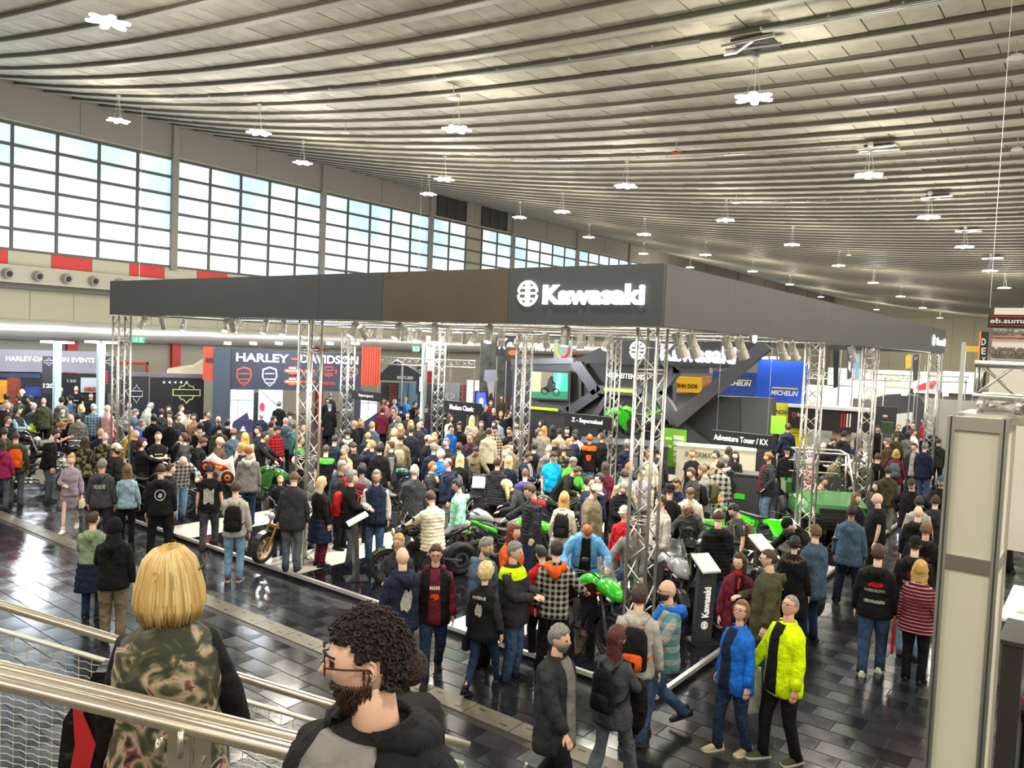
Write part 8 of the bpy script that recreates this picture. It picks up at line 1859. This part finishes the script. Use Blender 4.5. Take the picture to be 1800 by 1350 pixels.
p0 = hit(1716, 667, 0, 6.75); r = empty('truss_beam', p0, 'steel truss beam on top of the panel pillar, running out of view at the right', 'truss'); ch, lat = truss_parts(4.2, s=.235, rt=.026, rd=.011, step=.26)
for c in ch: c.build('main_tube', ALU, r, smooth=True)
lat.build('lattice_bars', ALU, r, smooth=True); r.rotation_euler = Vector((0, -1, 0)).to_track_quat('Z', 'Y').to_euler(); r.location = p0
ft = empty('truss_foot', (6.75, p0[1]-.17, zt), 'short steel truss stub standing between the pillar and the beam', 'truss'); ch, lat = truss_parts(max(.1, p0[2]-.12-zt), s=.235, rt=.026, rd=.011, step=.2)
for c in ch: c.build('main_tube', ALU, ft, smooth=True)
lat.build('lattice_bars', ALU, ft)
ft.location.x = 6.75; pb_((6.35, p0[1]-.35, zt-.06), (6.95, p0[1]+.05, zt), ALU, 'top_plate')
# mirrored hotel banner seen from behind
pbn = Plane((9.6, 0, 0), (-1, 0, 0)); bn = empty('hotel_banner', pbn.p(1770, 700), 'white hanging banner with mirrored lettering above the panel pillar', 'banner'); BW = mat('banner_fabric', srgb('d5cfc6'), .8)
L(pbn.rect(1733, 541, 1960, 960, .02, BW, 'banner_cloth'), bn); L(pbn.rect(1737, 553, 1960, 576, .01, mat('banner_black', srgb('2a2020'), .6), 'black_strip', None, .012), bn); L(pbn.rect(1740, 556, 1955, 557.5, .01, RED, 'red_line', None, .02), bn); L(pbn.rect(1740, 571, 1955, 572.5, .01, RED, 'red_line', None, .02), bn); L(pbn.rect(1740, 592, 1960, 594, .01, RED, 'red_line', None, .02), bn)
GL = mat('banner_letters', srgb('6a625e'), .6)
L(pbn.text('motorradtourismus.de', 1741, 1930, 565, 9, PRW, None, mirror=True, bold=.02, out=.02), bn); L(pbn.text('Motorradfahrer-Hotel', 1739, 1925, 584, 13, GL, None, mirror=True, out=.02), bn); L(pbn.text('motorrad', 1738, 1850, 615, 20, GL, None, mirror=True, out=.02), bn); L(pbn.text('tourismus', 1742, 1850, 625, 9, GL, None, mirror=True, out=.022), bn)
L(pbn.slab([(1775, 690), (1790, 700), (1800, 690), (1796, 712), (1780, 708)], .01, RED, 'red_figure', None, .02), bn); L(pbn.slab([(1772, 722), (1778, 718), (1784, 722), (1778, 728)], .01, GL, 'print', None, .02), bn)
q = MB(); a, b = pbn.p(1740, 541), pbn.p(1800, 541); 
for p in (a, b): q.tube([p, [p[0], p[1], zc(p[1])]], .003, 4)
L(q.build('hanging_wire', ALU), bn)
r_, pl_ = poster('brand_banner', 1720, 583, 1735, 690, 15, NIGHT, 'narrow black and orange banner with white letters left of the mirrored banner', 'banner', [('r', (1720, 583, 1723, 640), C('orange_edge', 'e8921e'))])
for k, ch_ in enumerate('DEXU'): L(pl_.text(ch_, 1725, 1733, 601+k*16, 12, PRW, None, out=.02, bold=.03), r_)
poster('yellow_wall_field', 1696, 608, 1722, 618, 60, C('far_yellow', 'd8b020'), 'small yellow field on the distant beige wall', 'panel')
# counter, partition, cabinet
def sblock(name, y0, y1, x0, x1, z0, z1, m, lab, cat, top=None):
    r = empty(name, (x0, (y0+y1)/2, z0), lab, cat); q = MB(); q.bb((x0, y0, z0), (x1, y1, z1-.04)); local(q.build('body', m), r); q = MB(); q.bb((x0-.03, y0-.03, z1-.04), (x1+.03, y1+.03, z1)); local(q.build('top', top or m), r); return r
yc = hit(1764, 1035, 0, 12.6)[1]; ct = sblock('stall_counter', yc-2.5, yc, 12.6, 14.6, 0, .95, mat('counter_grey', srgb('55524e'), .5), 'grey stall counter with white sloping top at the right edge', 'counter', WHITE)
for k in range(14):
    q = MB(); q.box((12.75+random.uniform(0, 1.7), yc-.2-random.uniform(0, 1.2), .97+.004*k), (.21, .15, .004), Matrix.Rotation(random.uniform(0, 3), 4, 'Z')); o = q.build('leaflet', mat('leaflet_%d' % (k % 3), srgb(('b06a5c', 'c9c2b8', 'a8503c')[k % 3]), .5)); tag(o, 'coloured leaflet lying on the white stall counter', 'leaflet', 'leaflets on the stall counter')
yp = hit(1757, 1200, 0, 8.2)[1]; sblock('partition', yp-.16, yp, 8.2, 8.9, 0, hit(1760, 1122, 0, 8.2)[2], mat('partition_dark', srgb('2e2b28'), .5), 'dark narrow partition beside the pale pillar, in front of the counter', 'partition')
ya = hit(1781, 1200, 0, 9.2)[1]; sblock('white_cabinet', ya-.6, ya, 9.2, 9.8, 0, 1.12, WHITE, 'white rounded cabinet at the right edge behind the dark partition', 'cabinet')
gp = hit(1785, 1225, 0, 8.75); g = empty('fire_bowl', (gp[0], gp[1]-.1, 0), 'black bowl on a stand with red knobs at the right edge', 'grill'); q = MB(); q.tube([(0, 0, gp[2]-.2), (0, 0, gp[2]-.1), (0, 0, gp[2])], [.08, .2, .24], 18); q.build('bowl', BLACKM, g, smooth=True); q = MB(); q.tube([(0, 0, 0), (0, 0, gp[2]-.2)], .03, 8); q.disc((0, 0, .01), (0, 0, 1), .18, .02, 14); q.build('stand', BLACKM, g)
for k in range(3): q = MB(); q.tube([(-.1, .12-k*.1, gp[2]), (-.1, .12-k*.1, gp[2]+.05)], [.045, .035], 12); q.build('red_knob', RED, g)
rp = hit(1380, 851, 2, .3); q = MB(); q.box((rp[0], rp[1], .335), (1.3, 1.2, .43), Matrix.Rotation(.1, 4, 'Z')); tag(q.build('riser', D3), 'low dark riser under the two men before the yellow wall', 'podium')
# small devices on the ceiling
for x, y, lab in ((797, 172, 'white dome detector on the ceiling above the large middle lamp'), (607, 233, 'unlit white disc hanging left of the large middle lamp'), (1188, 268, 'reddish device on the ceiling above the canopy'), (1294, 356, 'small projector on the ceiling above the middle row of lamps'), (1492, 448, 'small white device on the ceiling in the middle row'), (1786, 100, 'white box lamp hanging at the upper right corner'), (1788, 262, 'small device on the ceiling at the right edge')):
    t = 10
    for _ in range(60): p = atd(x, y, t); t = (zc(p[1])-.35-EYE)/ray(x, y)[2]
    r = empty('ceiling_device', p, lab, 'device'); q = MB(); q.disc((0, 0, 0), (0, 0, 1), .15, .05, 16, r2=.11); q.build('housing', RED if 'reddish' in lab else WHITE, r); q = MB(); q.tube([(0, 0, .02), (0, 0, .36)], .012, 6); q.build('mount', ALU, r)
for w in (w1, w2): w.o['group'] = 'visitors in the hall'
